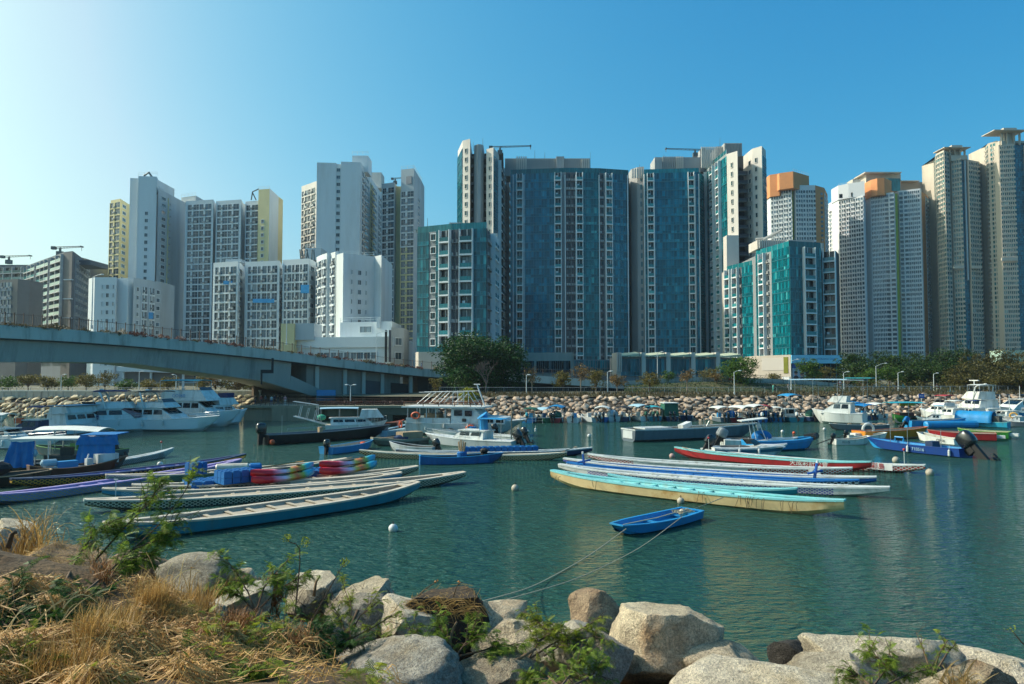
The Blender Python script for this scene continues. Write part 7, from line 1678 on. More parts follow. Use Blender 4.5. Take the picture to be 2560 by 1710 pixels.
# speedboats in front of the red dragon boat
def speedboat(label, a, b_, B, fb, mh, motors=1, lettering=None, cover=None, tower=False, mg=None, band=None):
    t, L = openboat('speedboat', label, a, b_, B, fb, mh, m_bw2, m_bw, o=dict(deck=True, stern_w=.92, sheer=.22, rake=.14 * seat(a, b_, fb)[2], draft=.25, camber=.1), nth=0)
    b = MB(); prof(b, [(-L * .42, fb), (-L * .02, fb), (L * .16, fb + .22), (L * .42, fb + .18), (L * .42, fb + .05), (-L * .42, fb - .02)], B * .36, B * .30, fb, fb + .25); b.build('deck_mould', m_bw, t)
    if band:
        for sg in (-1, 1):
            bs_ = MB(); k0 = 0
            for i in range(25):
                u = i / 26; x, b_h, s, k = station(u, L, B, fb, dict(stern_w=.92, sheer=.22, draft=.25)); bs_.v += [(x - .03 * L * max(0, (u - .55) / .45) ** 2, sg * (b_h * .955 + .03), s * .52), (x, sg * (b_h + .012), s * .84)]
            for i in range(24): q = i * 2; f = (q, q + 2, q + 3, q + 1); bs_.f.append(f if sg < 0 else f[::-1]); bs_.m.append(0)
            bs_.build('side_stripe', band, t)
    MB().bb(-L * .4, -B * .3, fb + .11, -L * .03, B * .3, fb + .14).build('cockpit', m_intd, t)
    for sg in (-1, 1): MB().poly([(L * .16, sg * .05, fb + .3), (L * .02, sg * B * .36, fb + .2), (-.04 * L, sg * B * .34, fb + .68), (.07 * L, sg * .05, fb + .75)]).build('windscreen', m_wgl, t)
    for i in range(motors): outboard(t, -L / 2 - .25, (i - (motors - 1) / 2) * .7, fb + .25, mg or m_cowl, 1.45, -.5)
    if tower:
        bt = MB()
        for sg in (-1, 1): bt.tube([(-L * .08, sg * B * .36, fb), (-L * .13, sg * B * .3, fb + 2.0)], .04, 5); bt.tube([(.05 * L, sg * B * .36, fb), (-L * .05, sg * B * .3, fb + 2.0)], .04, 5)
        bt.build('tower_frame', m_bw, t); MB().box((-L * .1, 0, fb + 2.05), (2.6, B * .75, .08), ry=-.12).build('tower_top', m_bw, t); MB().ball((-L * .02, 0, fb + 1.4), .28, 8, 6).build('radar_dome', m_bw, t); MB().tube([(-L * .05, 0, fb + 2.1), (L * .14, 0, fb + 2.3)], .03, 4).build('antenna', m_rub, t)
    if cover: MB().ball((L * .02, 0, fb + .3), .8, 12, 7, 0, (1.3, .9, .85)).build('console_cover', cover, t)
    if lettering: text(lettering, .42, m_black, t, (L * .18, -B * .44, fb * .72), (R(90), 0, R(-6)))
    fender(t, -L * .2, -B / 2 - .1, fb); fender(t, L * .05, -B / 2 - .1, fb); return t
speedboat('white speedboat with teal side band and raked windscreen over the red dragon boat', (1776, 1119), (1968, 1117), 2.4, .8, m_bw, 1, mg=m_cowl, band=M('teal_band', '1d5f74', .4, .08, 1))
speedboat('white speedboat with black registration letters and blue console cover', (1806, 1099), (1995, 1100), 2.4, .85, m_bw, 2, 'JGH724', m_tarp, True, m_cowlg)
t, L = openboat('inflatable_boat', 'large blue inflatable with black bow tube behind the lettered speedboat', (1870, 1102), (2038, 1097), 2.8, .95, m_azure, m_intd, m_azure, o=dict(rim=.35, wall=.35, bow_w=.2, sheer=.25, rake=1.4), nth=0); MB().tube([(L * .5 - .8, -.7, 1.12), (L * .5 + .15, 0, 1.25), (L * .5 - .8, .7, 1.12)], [.25, .34, .25], 8).build('bow_tube', m_rub, t)
# white cruiser on the right with hard canopy
t, L, zt, zp = cabin_boat('cabin_cruiser', 'white flybridge cruiser with long grey canopy at the right shore', (2162, 1034), (2030, 1030), 4.2, 1.6, m_bw, (.22, .72, 1.5), fly=(.3, .55, .9), rail=False); frame_canopy(t, -4.0, 6.8, 3.2, 2.8, 6.6, m_cana, .12, 4); MB().box((-3.2, 0, 6.9), (3.6, 3.2, .12)).build('canopy_cover', m_tarpt, t)
MB().bb(-L * .5 - .7, -1.8, .25, -L * .5, 1.8, .35).build('swim_platform', m_bw2, t)
t, L = openboat('sampan', 'green fishing sampan with black tyre and yellow edged awning', (2288, 1040), (2232, 1040), 2.6, 1.1, m_grn, m_int, m_grn2, o=dict(stern_w=.8, bow_w=.3, sheer=.3), nth=1); frame_canopy(t, -2.6, 2.6, 2.6, .9, 3.1, m_tarpt, .15, 3); MB().bb(-2.7, -1.5, 2.6, -.2, -1.42, 3.1).build('awning_flap', m_cany, t); MB().torus((-.6, 1.45, .55), .45, .15, 12, 6, 'Y').build('tyre', m_rub, t); MB().bb(-1.2, -.7, .6, 1.0, .7, 1.6).build('cabin', m_rust, t)
# small canopied boats moored stern-out along the stones
rnd = random.Random(31)
def shoreboat(label, px, py, hullm, can, L=5.2, nmot=2, mot=None, canw=2.3, cover=None, h=2.2, B=2.1, turn=0, cabin=False):
    p = WZ(px, py, 0); t = thing('motor_boat', label, 'boat', (p.x, p.y + L * .45, 0), R(90) + turn, 'small boats moored along the stones'); hull_parts(t, L, B, .75, hullm, m_int, m_bw, dict(stern_w=.92, sheer=.3, rake=.5, floor=.3), 14)
    for i in range(nmot): outboard(t, -L / 2 - .2, (i - (nmot - 1) / 2) * .65, .95, mot or (m_cowl if rnd.random() < .6 else m_cowlg), .95, rnd.uniform(-.6, -.1))
    if can: frame_canopy(t, -L * .45, L * .3, canw, .7, h, can, .3, 2)
    if cover: MB().ball((-L * .2, 0, 1.0), .9, 10, 6, 0, (1.2, 1.05, .9)).build('canvas_cover', cover, t)
    if cabin: b = MB(); prof(b, [(-.4, .75), (1.8, .75), (1.2, 2.0), (-.4, 2.0)], .9, .8, .75, 2.0); b.build('cabin', m_bw, t); MB().bb(-.43, -.6, 1.2, -.41, .6, 1.85).build('window', m_wgl, t)
    MB().bb(-.1, -.3, .3, .4, .3, 1.35).build('console', rnd.choice((m_bw, m_bw2, m_azure)), t); fender(t, -L * .3, -B / 2 - .05, .7); return t
sb = [(1329, 1057, m_azure, m_tarpg, 'blue boat with green outboard cover moored right of the ferry bow', 1, m_tarpt, None), (1362, 1057, m_grn2, m_cana, 'green moored boat under a pale blue canopy next to the ferry bow', 1, m_cowl, None), (1396, 1057, m_redb, m_azure, 'red moored boat with blue canopy and green cover on the engine', 1, m_cowl, m_tarpg), (1440, 1057, m_bw, None, 'open white rigid inflatable moored between canopied boats', 1, m_cowlg, None),
      (1478, 1056, m_bw2, None, 'uncovered pale moored boat left of the white canopy', 2, m_cowlg, None), (1512, 1055, m_cobalt, m_canw, 'blue moored boat with white peaked canopy', 2, None, None), (1534, 1054, m_bw, None, 'white moored boat with hanging pale blue cloth', 1, None, m_cana), (1565, 1054, m_navy, m_cank, 'dark moored boat under black canvas', 1, None, None), (1603, 1053, m_bw, m_cana, 'white moored boat with green outboard left of the green box boat', 1, m_tarpg, None),
      (1640, 1053, m_teal, m_tarpt, 'teal moored boat with turquoise canopy', 2, m_tarpg, None), (1722, 1050, m_navy, None, 'small dark boat right of the green box boat', 1, m_tarpg, None), (1810, 1056, m_slate, m_canw, 'leftmost boat of the right moorings with two black outboards', 2, m_cowl, None), (1830, 1056, m_redb, None, 'red sterned moored boat with blue engine cover', 1, m_cowl, m_tarp), (1862, 1056, m_slate, m_canw, 'moored boat with tall white arched canopy and twin black outboards', 3, m_cowl, None),
      (1900, 1056, m_cobalt, m_canw, 'blue moored boat with white canopy left of the twin engine cluster', 1, m_bw, None), (1920, 1055, m_navy, m_canr, 'navy moored boat with red edged blue seats', 2, m_cowl, m_tarp), (1952, 1055, m_azure, m_canw, 'blue moored boat crowded with dark outboards under white canopy', 3, m_cowl, None)]
for (px, py, hm, cn, lab, nm, mot, cov) in sb: shoreboat(lab, px, py, hm, cn, 5.4, nm, mot, 2.3, cov, 1.9 + .5 * rnd.random(), turn=rnd.uniform(-.35, .35))
t = shoreboat('moored boat enclosed by a green canvas box', 1680, 1053, m_navy, None, 5.6, 2, m_cowl); MB().box((-.6, 0, 1.75), (3.4, 2.3, 2.1), taper=.92).build('canvas_box', m_tarpg, t); MB().box((-.6, 0, 2.85), (3.6, 2.4, .1)).build('box_roof', m_canw, t)
shoreboat('white cabin boat with blue top canopy right of the moored outboards', 1990, 1055, m_teal, m_azure, 6.0, 1, m_bw, 2.4, None, 4.0, 2.6, cabin=True); shoreboat('moored boat with dark green canvas draped over twin outboards', 2038, 1054, m_navy, None, 5.6, 2, m_cowlg, cover=m_tarpg)
shoreboat('blue sterned boat with big pale engine right of the white cruiser', 2180, 1050, paint('mid_blue', '2f5f8f'), m_tarp, 6.0, 2, m_cowlg); shoreboat('white boat with pale canvas left of the green sampan', 2205, 1046, m_bw, m_canw, 5.6, 1, None); shoreboat('white boat partly under blue canvas right behind the white cruiser', 2150, 1042, m_bw, m_tarp, 6.4, 2, None)
# cruisers crowded at the far right
for lab, a, b_, B, fb, mh, kw in (
    ('white cruiser with red canvas flybridge left of the radar boat', (2400, 1030), (2300, 1024), 3.4, 1.3, m_bw, dict(cabin=(.2, .7, 1.2), fly=(.25, .5, .6), bim=m_canr, rail=False)),
    ('white boat with pointed white canvas tent at the right moorings', (2416, 1036), (2330, 1030), 3.2, 1.2, m_bw, dict(cabin=(.2, .65, 1.1), bim=m_canw, rail=False)),
    ('tall white fishing cruiser with radar mast and blue windows', (2500, 1018), (2380, 1010), 4.4, 1.9, m_bw, dict(cabin=(.2, .65, 1.7), fly=(.25, .5, 1.5), arch=True, bim=m_canw)),
    ('white boat with turquoise bimini below the radar mast', (2390, 1016), (2340, 1012), 3.4, 1.3, m_bw, dict(cabin=(.2, .7, 1.2), fly=(.2, .5, .8), bim=m_tarpt, rail=False)),
    ('long white houseboat with flat roof cut by the right picture edge', (2620, 1018), (2500, 1020), 4.4, 1.3, m_bw, dict(cabin=(.1, .85, 2.0), rail=False)),
    ('grey white boat low between the houseboat and the tarpaulin tunnel', (2560, 1040), (2470, 1034), 3.0, 1.0, m_bw2, dict(cabin=(.3, .7, .9), rail=True)),
    ('boat with pale blue stripe canvas behind the sky blue sampan', (2372, 1048), (2290, 1046), 2.8, 1.0, m_bw2, dict(cabin=(.25, .7, .9), bim=m_cana, rail=False)),
    ('dark blue stern of a boat under the tall fishing cruiser', (2470, 1036), (2400, 1030), 3.0, 1.2, m_navy, dict(cabin=(.3, .7, 1.1), bim=m_tarpd, rail=False)),
    ('grey boat with orange life ring at the right edge', (2570, 1052), (2500, 1050), 2.6, .8, m_slate, dict(cabin=(.3, .65, .8), rail=True)),
    ('turquoise covered boat at the right picture edge', (2590, 1030), (2530, 1028), 2.6, .9, m_azure, dict(cabin=(.3, .7, .8), bim=m_tarpt, rail=False))):
    t, L, zt, zp = cabin_boat('cabin_cruiser', lab, a, b_, B, fb, mh, kw.pop('cabin'), group='boats crowded at the right shore', **kw)
    if 'radar' in lab and 'mast' in lab and 'below' not in lab: MB().bb(-1.2, -.12, zp + 2.2, 1.2, .12, zp + 2.4).tube([(0, 0, zp + 1.4), (0, 0, zp + 2.2)], .1, 6).build('radar_scanner', m_bw, t)
    t.scale = (1, 1, .84)
    if 'houseboat' in lab:
        for x in (-.8, 1.0): MB().tube([(x, 0, zt), (x, 0, zt + 3)], .05, 5).build('mast', m_bw, t)
    if 'life ring' in lab: MB().torus((0, -.9, zt + .1), .45, .13, 12, 6, 'Y').build('lifebuoy', M('ring_amber', 'c8963c', .6), t)
# mooring buoys
for k, (px, py, r0, lab, mt_) in enumerate(((1288, 1226, .30, 'round white buoy between the two dragon boat rafts', m_buoy), (983, 1328, .27, 'small white buoy in front of the teal dragon boat', m_bw), (2240, 1155, .36, 'round white buoy behind the red lettered dragon boat', m_buoy), (2325, 1187, .36, 'round white buoy right of the longest dragon boat bow', m_buoy), (1680, 1144, .3, 'pinkish buoy left of the red dragon boat', M('buoy_pink', 'b09088', .6, .1)),
                                          (1473, 1092, .28, 'small white buoy left of the grey work boat', m_bw), (1702, 1258, .26, 'small white buoy under the yellow stained dragon boat', m_buoy), (1956, 1081, .25, 'white buoy right of the lettered speedboat', m_bw), (1985, 1084, .22, 'orange buoy pair right of the lettered speedboat', m_orange), (2061, 1075, .25, 'white buoy at the bow of the grey gear boat', m_bw), (400, 1165, .28, 'white buoy between the lilac boat and open water', m_bw), (1320, 1080, .22, 'small buoy behind the ferry bow', m_bw2))):
    p = WZ(px, py, 0); r0 *= .84; t = thing('mooring_buoy', lab, 'buoy', (p.x, p.y, 0), group='mooring buoys'); MB().ball((0, 0, r0 * .55), r0, 14, 9).build('float', mt_, t, smooth=True); MB().tube([(0, 0, r0 * 1.45), (0, 0, r0 * 1.75)], r0 * .18, 6).torus((0, 0, r0 * 1.85), r0 * .16, r0 * .05, 8, 4, 'Y').build('ring', m_rub, t)
# hanging lines and old ropes over the sides of the weathered boat
b = MB(); r_ = random.Random(6)
for (xf, n) in ((-.36, 5), (-.27, 6), (-.22, 4), (-.1, 2), (.3, 2), (.42, 2)):
    for k in range(n):
        x = LE * xf + r_.uniform(-.5, .5); b.tube([(x, .9, .74), (x + r_.uniform(-.1, .1), 1.05, .66), (x + r_.uniform(-.15, .15), 1.03, .05 + .25 * r_.random())], .018, 4)
b.build('hanging_ropes', M('old_rope', '6a5c44', .9, .2, 6), E1)

# ================================================================== NEAR BANK: soil, boulders, dry grass, shrubs
def sstep(a, b, x): t = min(1, max(0, (x - a) / (b - a))); return t * t * (3 - 2 * t)
def bankz(x, y):
    base = interp([-20, 0, 4, 7, 9, 11, 13, 15, 18], [6.1, 5.9, 5.4, 4.35, 3.6, 2.7, 1.6, .4, -1.6], y)
    bon = 1.75 * min(1.15, max(0, (-x - .8) / 5.5)) * math.exp(-((y - 9.6) / 3.4) ** 2)
    return base + bon + .26 * mnoise.noise(Vector((x * .9, y * .9, 3))) + .13 * mnoise.noise(Vector((x * 2.7, y * 2.7, 8)))
m_soil = M('bank_soil', '5a452c', .95, .35, 2.5, dirt='2a2018', dirt_s=1.5, bump=.9, bs=14)
b = MB(); nx, ny = 110, 76; X0, X1, Y0, Y1 = -19.0, 19.0, -14.0, 18.0
for j in range(ny + 1):
    for i in range(nx + 1): x, y = lerp(X0, X1, i / nx), lerp(Y0, Y1, j / ny); b.v.append((x, y, bankz(x, y)))
for j in range(ny):
    for i in range(nx): q = j * (nx + 1) + i; b.f.append((q, q + 1, q + nx + 2, q + nx + 1)); b.m.append(0)
tag(b.build('bank_ground', m_soil, smooth=True), kind='structure')
def gp(px, py):
    d = ray(px, py); o = Vector((0, 0, CAMZ)); y = 3.0
    while y < 18:
        p = o + d * (y / d.y)
        if p.z < bankz(p.x, p.y):
            a_, c_ = y - .3, y
            for _ in range(4):
                m_ = (a_ + c_) / 2; p = o + d * (m_ / d.y)
                if p.z < bankz(p.x, p.y): c_ = m_
                else: a_ = m_
            return p
        y += .3
    return o + d * (12 / d.y)
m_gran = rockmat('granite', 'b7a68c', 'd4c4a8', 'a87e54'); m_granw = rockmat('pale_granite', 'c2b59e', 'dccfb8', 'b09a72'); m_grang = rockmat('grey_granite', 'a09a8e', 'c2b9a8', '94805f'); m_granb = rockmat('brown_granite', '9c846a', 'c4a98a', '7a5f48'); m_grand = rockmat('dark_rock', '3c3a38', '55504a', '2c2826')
import bmesh
def boulder(label, px, y0, y1, wpx, Y, mat, seed, planes=None, depth=1.0, rot=0):
    """boulder whose outline spans wpx across and y0..y1 down the photo at distance Y"""
    rnd = random.Random(seed); k = Y / FPX; w_ = wpx * k * 1.06; h_ = (y1 - y0) * k * 1.12; c = W(px, (y0 + y1) / 2, Y)
    bm = bmesh.new(); bmesh.ops.create_icosphere(bm, subdivisions=5 if wpx > 200 else 4, radius=1)
    pl = [(Vector(n).normalized(), d) for n, d in (planes or [])]
    for i in range(13 - len(pl)): pl.append((Vector((rnd.gauss(0, 1), rnd.gauss(0, 1), rnd.gauss(0, .8))).normalized(), rnd.uniform(.55, .84)))
    off = Vector((seed * 3.1, seed * 1.7, 0))
    for v in bm.verts:
        p = v.co.copy(); p = Vector(tuple(math.copysign(abs(q) ** .88, q) for q in p))
        for n, d in pl:
            e = p.dot(n) - d
            if e > 0: p -= n * e * .97
        p *= 1 + .10 * mnoise.noise(p * 1.2 + off) + .06 * mnoise.noise(p * 3.1 + off) + .035 * mnoise.noise(p * 7 + off) + .016 * mnoise.noise(p * 17 + off)
        v.co = p
    xs = [v.co.x for v in bm.verts]; zs = [v.co.z for v in bm.verts]; sx = w_ / (max(xs) - min(xs)); sz = h_ / (max(zs) - min(zs)); sy = (sx + sz) / 2 * depth
    cx, cz = (max(xs) + min(xs)) / 2, (max(zs) + min(zs)) / 2
    for v in bm.verts: v.co = ((v.co.x - cx) * sx, v.co.y * sy, (v.co.z - cz) * sz)
    me = bpy.data.meshes.new('boulder'); bm.to_mesh(me); bm.free(); me.materials.append(mat); me.polygons.foreach_set('use_smooth', [True] * len(me.polygons)); me.set_sharp_from_angle(angle=R(30))
    o = link('boulder', me, None, c); tag(o, label, 'boulder', 'boulders of the near bank'); return o
LF, FR, TP, RT = (-.85, -.45, .25), (.45, -.85, .25), (.05, -.1, 1), (.8, -.2, .3)
for args in (
    ('brownish boulder furthest left behind the dry grass', 345, 1383, 1500, 185, 12.6, m_granb, 1), ('pale grey boulder behind the tall dry reed', 492, 1392, 1520, 175, 12.2, m_granw, 2), ('small pinkish boulder at the water right of the reed', 598, 1422, 1500, 96, 12.8, m_gran, 3),
    ('smooth grey boulder half under the ferny shrub', 605, 1466, 1550, 150, 11.4, m_grang, 4), ('pale pointed boulder behind the dry twigs', 800, 1440, 1540, 140, 12.6, m_granw, 5), ('sunlit cream boulder at the water left of the net heap', 905, 1456, 1560, 210, 12.2, m_gran, 6),
    ('grey boulder below the sunlit cream boulder', 900, 1500, 1630, 210, 11.2, m_grang, 7), ('white topped boulder left of the brown net heap', 1030, 1502, 1630, 190, 11.0, m_granw, 8), ('grey boulder right of the brown net heap', 1222, 1507, 1620, 180, 11.6, m_gran, 10),
    ('low tan boulder between net heap and brown pointed boulder', 1300, 1553, 1680, 230, 10.7, m_gran, 11), ('brown pointed boulder standing at the water', 1500, 1485, 1640, 150, 12.2, m_granb, 12),
    ('speckled grey boulder with fern left of the largest boulder', 1470, 1575, 1730, 220, 9.9, m_grang, 14), ('flat brownish boulder right of the largest boulder', 1790, 1616, 1740, 270, 10.2, m_gran, 15), ('small black pointed rock at the water edge', 1972, 1606, 1690, 92, 11.2, m_grand, 16),
    ('long pale boulder along the bottom picture edge', 1900, 1666, 1800, 420, 9.0, m_granw, 17), ('pale low boulder right of the black rock', 2090, 1640, 1780, 260, 9.6, m_granw, 19), ('rounded grey white boulder at the bottom right edge', 2480, 1630, 1760, 280, 9.9, m_granw, 20),
    ('large grey boulder at the bottom left of the middle', 970, 1612, 1800, 360, 8.8, m_grang, 21), ('grey boulder under the bent branch', 1250, 1640, 1800, 240, 9.2, m_gran, 22), ('rust streaked boulder in front of the right bottom boulder', 2420, 1655, 1790, 240, 9.2, m_gran, 25),
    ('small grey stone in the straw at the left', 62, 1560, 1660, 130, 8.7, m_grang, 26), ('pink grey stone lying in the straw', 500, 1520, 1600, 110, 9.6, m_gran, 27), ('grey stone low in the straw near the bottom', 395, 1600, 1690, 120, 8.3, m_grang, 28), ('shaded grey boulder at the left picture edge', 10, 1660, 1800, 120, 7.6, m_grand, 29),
    ('earth brown boulder under the big shrub', 130, 1375, 1520, 230, 10.8, m_granb, 30), ('pale boulder by the dry grass tuft at the left edge', 30, 1310, 1420, 130, 12.0, m_granw, 31)):
    last = boulder(*args)
    if 'earth brown' in args[0]: EB = last
boulder('largest boulder with sunlit left face and brown stained top', 1662, 1530, 1730, 300, 10.5, m_gran, 13, [(LF, .62), (FR, .60), ((.1, .2, 1), .74), (RT, .82)], .9)
boulder('wide boulder with brown crust at the right of the bank', 2235, 1596, 1770, 400, 9.9, m_granw, 18, [((-.3, -.5, .8), .7), ((.6, -.4, .6), .75)], .8)
# heap of old brown netting
m_net = M('coir_net', '4a3c2e', .95, .3, 5, dirt='2a221a', dirt_s=8, bump=1.0, bs=40)
m_net.node_tree.nodes['Principled BSDF'].inputs['Roughness'].default_value = 1.0
o = boulder('dark brown heap of old netting between the boulders', 1095, 1483, 1620, 270, 11.2, m_net, 9); o.name = 'net_heap'; o.data.name = 'net_heap'; o['category'] = 'net heap'; del o['group']
NH = o
# fill stones down at the water so the bank never ends in bare soil
rnd = random.Random(44); fm = [rock_mesh('stone', 900 + i, m_gran if i % 2 else m_grang, 3, .25, (1, .85, .65), 6) for i in range(6)]
bg_ = bpy.data.objects['bank_ground']
for i in range(170):
    x = rnd.uniform(-15, 15); y = rnd.uniform(12.2, 17.2) - .12 * abs(x) * .3; s_ = rnd.uniform(.35, .8); o = link('stone', rnd.choice(fm), bg_, (x, y, bankz(x, y) + .05)); o.scale = (s_, s_, s_); o.rotation_euler = (rnd.uniform(-.4, .4), rnd.uniform(-.4, .4), rnd.uniform(0, 6.28))

# ---------------- straw and grass
m_straw = leafmat('straw', '7d5a2a', 'd0aa68', .35, 3.0); m_straw2 = leafmat('pale_straw', 'a8834a', 'dcc28c', .35, 3.0); m_rustg = leafmat('rusty_fern', '6a4222', 'a87846', .25, 3.0)
m_litter = leafmat('mixed_straw', '7c5220', 'dcae68', .25, 2.2)
def ribbon(b, pts, w0, w1, nrm=None):
    """thin blade along a curve"""
    n = len(pts); k = len(b.v); side = None
    for i, p in enumerate(pts):
        t = (pts[min(i + 1, n - 1)] - pts[max(i - 1, 0)]).normalized(); s_ = (nrm or Vector((0, -1, .3))).cross(t)
        s_ = s_.normalized() if s_.length > 1e-4 else Vector((1, 0, 0)); w_ = lerp(w0, w1, i / (n - 1)) / 2; b.v += [tuple(p - s_ * w_), tuple(p + s_ * w_)]
    for i in range(n - 1): q = k + i * 2; b.f.append((q, q + 1, q + 3, q + 2)); b.m.append(0)
def blade(b, p, az, h, lean, w_, curve=.5, n=4):
    d = Vector((math.cos(az), math.sin(az), 0)); pts = []
    for i in range(n + 1): u = i / n; pts.append(p + Vector((0, 0, h * (u - .35 * curve * u * u))) + d * lean * u ** (1 + curve))
    ribbon(b, pts, w_, w_ * .25, Vector((-math.sin(az + 1.3), math.cos(az + 1.3), .4)))
def area(r_, quad):
    a, c, d, e = quad; u, v = r_.random(), r_.random(); return lerp(lerp(a[0], c[0], u), lerp(e[0], d[0], u), v), lerp(lerp(a[1], c[1], u), lerp(e[1], d[1], u), v)
r_ = random.Random(100)
# standing stubble clump
b = MB()
for quad, n, h0, h1 in ((((330, 1490), (610, 1470), (560, 1530), (300, 1560)), 5200, .2, .5), (((190, 1570), (360, 1530), (340, 1610), (200, 1640)), 2800, .18, .5), (((60, 1700), (240, 1690), (300, 1760), (60, 1760)), 1500, .2, .45), (((520, 1480), (620, 1480), (590, 1530), (520, 1530)), 1100, .25, .5), (((240, 1530), (520, 1530), (480, 1580), (260, 1590)), 2600, .12, .38)):
    for _ in range(n):
        px, py = area(r_, quad); p = gp(px, py); cl_ = mnoise.noise(Vector((p.x * 2.2, p.y * 2.2, 1)))
        if cl_ < -.12 + .2 * r_.random(): continue
        blade(b, p + Vector((r_.gauss(0, .05), r_.gauss(0, .05), -.03)), r_.gauss(.4, 1.6), r_.uniform(h0, h1) * (.55 + .8 * max(0, cl_ + .3)), abs(r_.gauss(0, .16)), r_.uniform(.005, .013), r_.uniform(0, .9), 3)
tag(b.build('dry_grass', m_straw), 'thick clump of upright golden dry grass stubble on the left bank', 'grass', kind='stuff')
# lying straw
b = MB()
for _ in range(9500):
    px, py = r_.uniform(-30, 1000), r_.uniform(1480, 1740)
    if mnoise.noise(Vector((px * .006, py * .016, 4))) < -.05 + .25 * (r_.random() - .5): continue
    if px > 640 and r_.random() < .75: continue
    if py < 1480 + max(0, (px - 500)) * .25: continue
    p = gp(px, py); a = r_.gauss(.25, .75); L_ = r_.uniform(.10, .5) * (2.2 if r_.random() < .12 else 1); d = Vector((math.cos(a), math.sin(a) * .7, 0)); q = []
    for i in range(4): u = i / 3 - .5; e = p + d * L_ * u; e.z = bankz(e.x, e.y) + .02 + .16 * r_.random() + .05 * (1 - 4 * u * u); q.append(e)
    ribbon(b, q, r_.uniform(.006, .016), .005, Vector((r_.gauss(0, .3), -.6, .8)))
tag(b.build('straw_litter', m_litter), 'fallen pale straw matted over the soil of the left bank', 'straw', kind='stuff')
b = MB()
for quad, n in ((((560, 1560), (680, 1480), (720, 1500), (600, 1600)), 1300), (((640, 1480), (700, 1450), (700, 1560), (630, 1580)), 800), (((230, 1380), (280, 1440), (270, 1480), (220, 1440)), 250), (((480, 1600), (640, 1560), (620, 1620), (480, 1640)), 600), (((700, 1600), (900, 1560), (860, 1620), (720, 1650)), 500)):
    for _ in range(n):
        px, py = area(r_, quad); p = gp(px, py); blade(b, p + Vector((0, 0, r_.uniform(0, .1))), r_.uniform(0, 6.28), r_.uniform(.05, .28), r_.uniform(.03, .25), r_.uniform(.006, .013), r_.uniform(.2, 1.2), 3)
tag(b.build('withered_fern', m_rustg), 'rusty brown withered fern litter between straw and shrubs', 'fern litter', kind='stuff')
# tall arching reeds, each clump a thing
def reed_clump(label, px, py, n, h0, h1, spread, seed, lean=(0, 0), w_=.022, Y=None, mat=None):
    r_ = random.Random(seed); c = gp(px, py) if Y is None else W(px, py, Y); t = thing('dry_reed', label, 'reed', c); b = MB()
    for _ in range(n):
        az = r_.uniform(0, 6.28); p = Vector((r_.gauss(0, spread * .3), r_.gauss(0, spread * .3), -.1)); h = r_.uniform(h0, h1); d = Vector((math.cos(az), math.sin(az), 0)) * r_.uniform(.1, spread) + Vector((lean[0], lean[1], 0)) * h; cv = r_.uniform(.2, .85); pts = []
        for i in range(8): u = i / 7; pts.append(p + d * u ** 1.4 + Vector((0, 0, h * (u - cv * .75 * u ** 3))))
        ribbon(b, pts, w_ * r_.uniform(.5, 1.1), .004, Vector((r_.gauss(0, .5), -1, .2)))
    b.build('blades', mat or m_straw2, t); return t
reed_clump('bent dry reed tuft arching at the left picture edge', 75, 1372, 110, .5, 1.05, .5, 1, (.06, 0), .02, 11.4, m_straw); reed_clump('tall single bundle of dry reed rising over the water', 455, 1490, 34, .7, 1.15, .12, 2, (.28, 0), .03); reed_clump('low arching reed in front of the brown boulder', 410, 1490, 14, .5, .8, .5, 3)
reed_clump('few bleached reeds bending over the dark shrub at the left', 90, 1600, 12, .5, .9, .5, 4, (.2, 0)); reed_clump('broken yellow reed clump on the right bottom boulder', 2400, 1725, 40, .3, .6, .3, 5, (.05, 0), .04, 8.9); reed_clump('stiff short reeds right of the tall bundle', 545, 1490, 16, .3, .55, .15, 6, (.15, 0), .02)
# ---------------- leafy shrubs with feathery fronds
m_fern = leafmat('feathery_leaf', '355616', '93a83e', .45, 2.0); m_fernd = leafmat('dark_feathery_leaf', '16340f', '446a24', .4, 2.0); m_ferny = leafmat('yellow_feathery_leaf', '4f6214', 'a8b040', .5, 2.0); m_stem = M('brown_stem', '5a4632', .9, .2, 6)
def frond_mesh(mat, n=13, L_=.2, name='frond'):
    b = MB()
    for i in range(n):
        u = (i + .5) / n; x = L_ * u; l = L_ * .34 * math.sin(math.pi * (.12 + .8 * u)) + .006; z = -.05 * u * u
        for sg in (-1, 1):
            w_ = L_ / n * .30; e = Vector((x + l * .35, sg * l, z - .01)); s0 = Vector((x, 0, z)); k = Vector((w_, 0, 0)); b.poly([s0 - k, e - k * .6, e + k * .6, s0 + k] if sg > 0 else [s0 + k, e + k * .6, e - k * .6, s0 - k])
    b.poly([(0, -.003, 0), (L_, -.0015, -.05), (L_, .0015, -.05), (0, .003, 0)]); return b
FR_ = [frond_mesh(None, 9, s) for s in (.07, .095, .125)]
def frond_into(b, p, d, up, s_, r_):
    f = r_.choice(FR_); x = d.normalized(); y = up.cross(x); y = y.normalized() if y.length > 1e-4 else x.orthogonal().normalized(); z = x.cross(y); k = len(b.v)
    b.v += [tuple(p + (x * v[0] + y * v[1] + z * v[2]) * s_) for v in f.v]; b.f += [tuple(k + i for i in q) for q in f.f]; b.m += [0] * len(f.f)
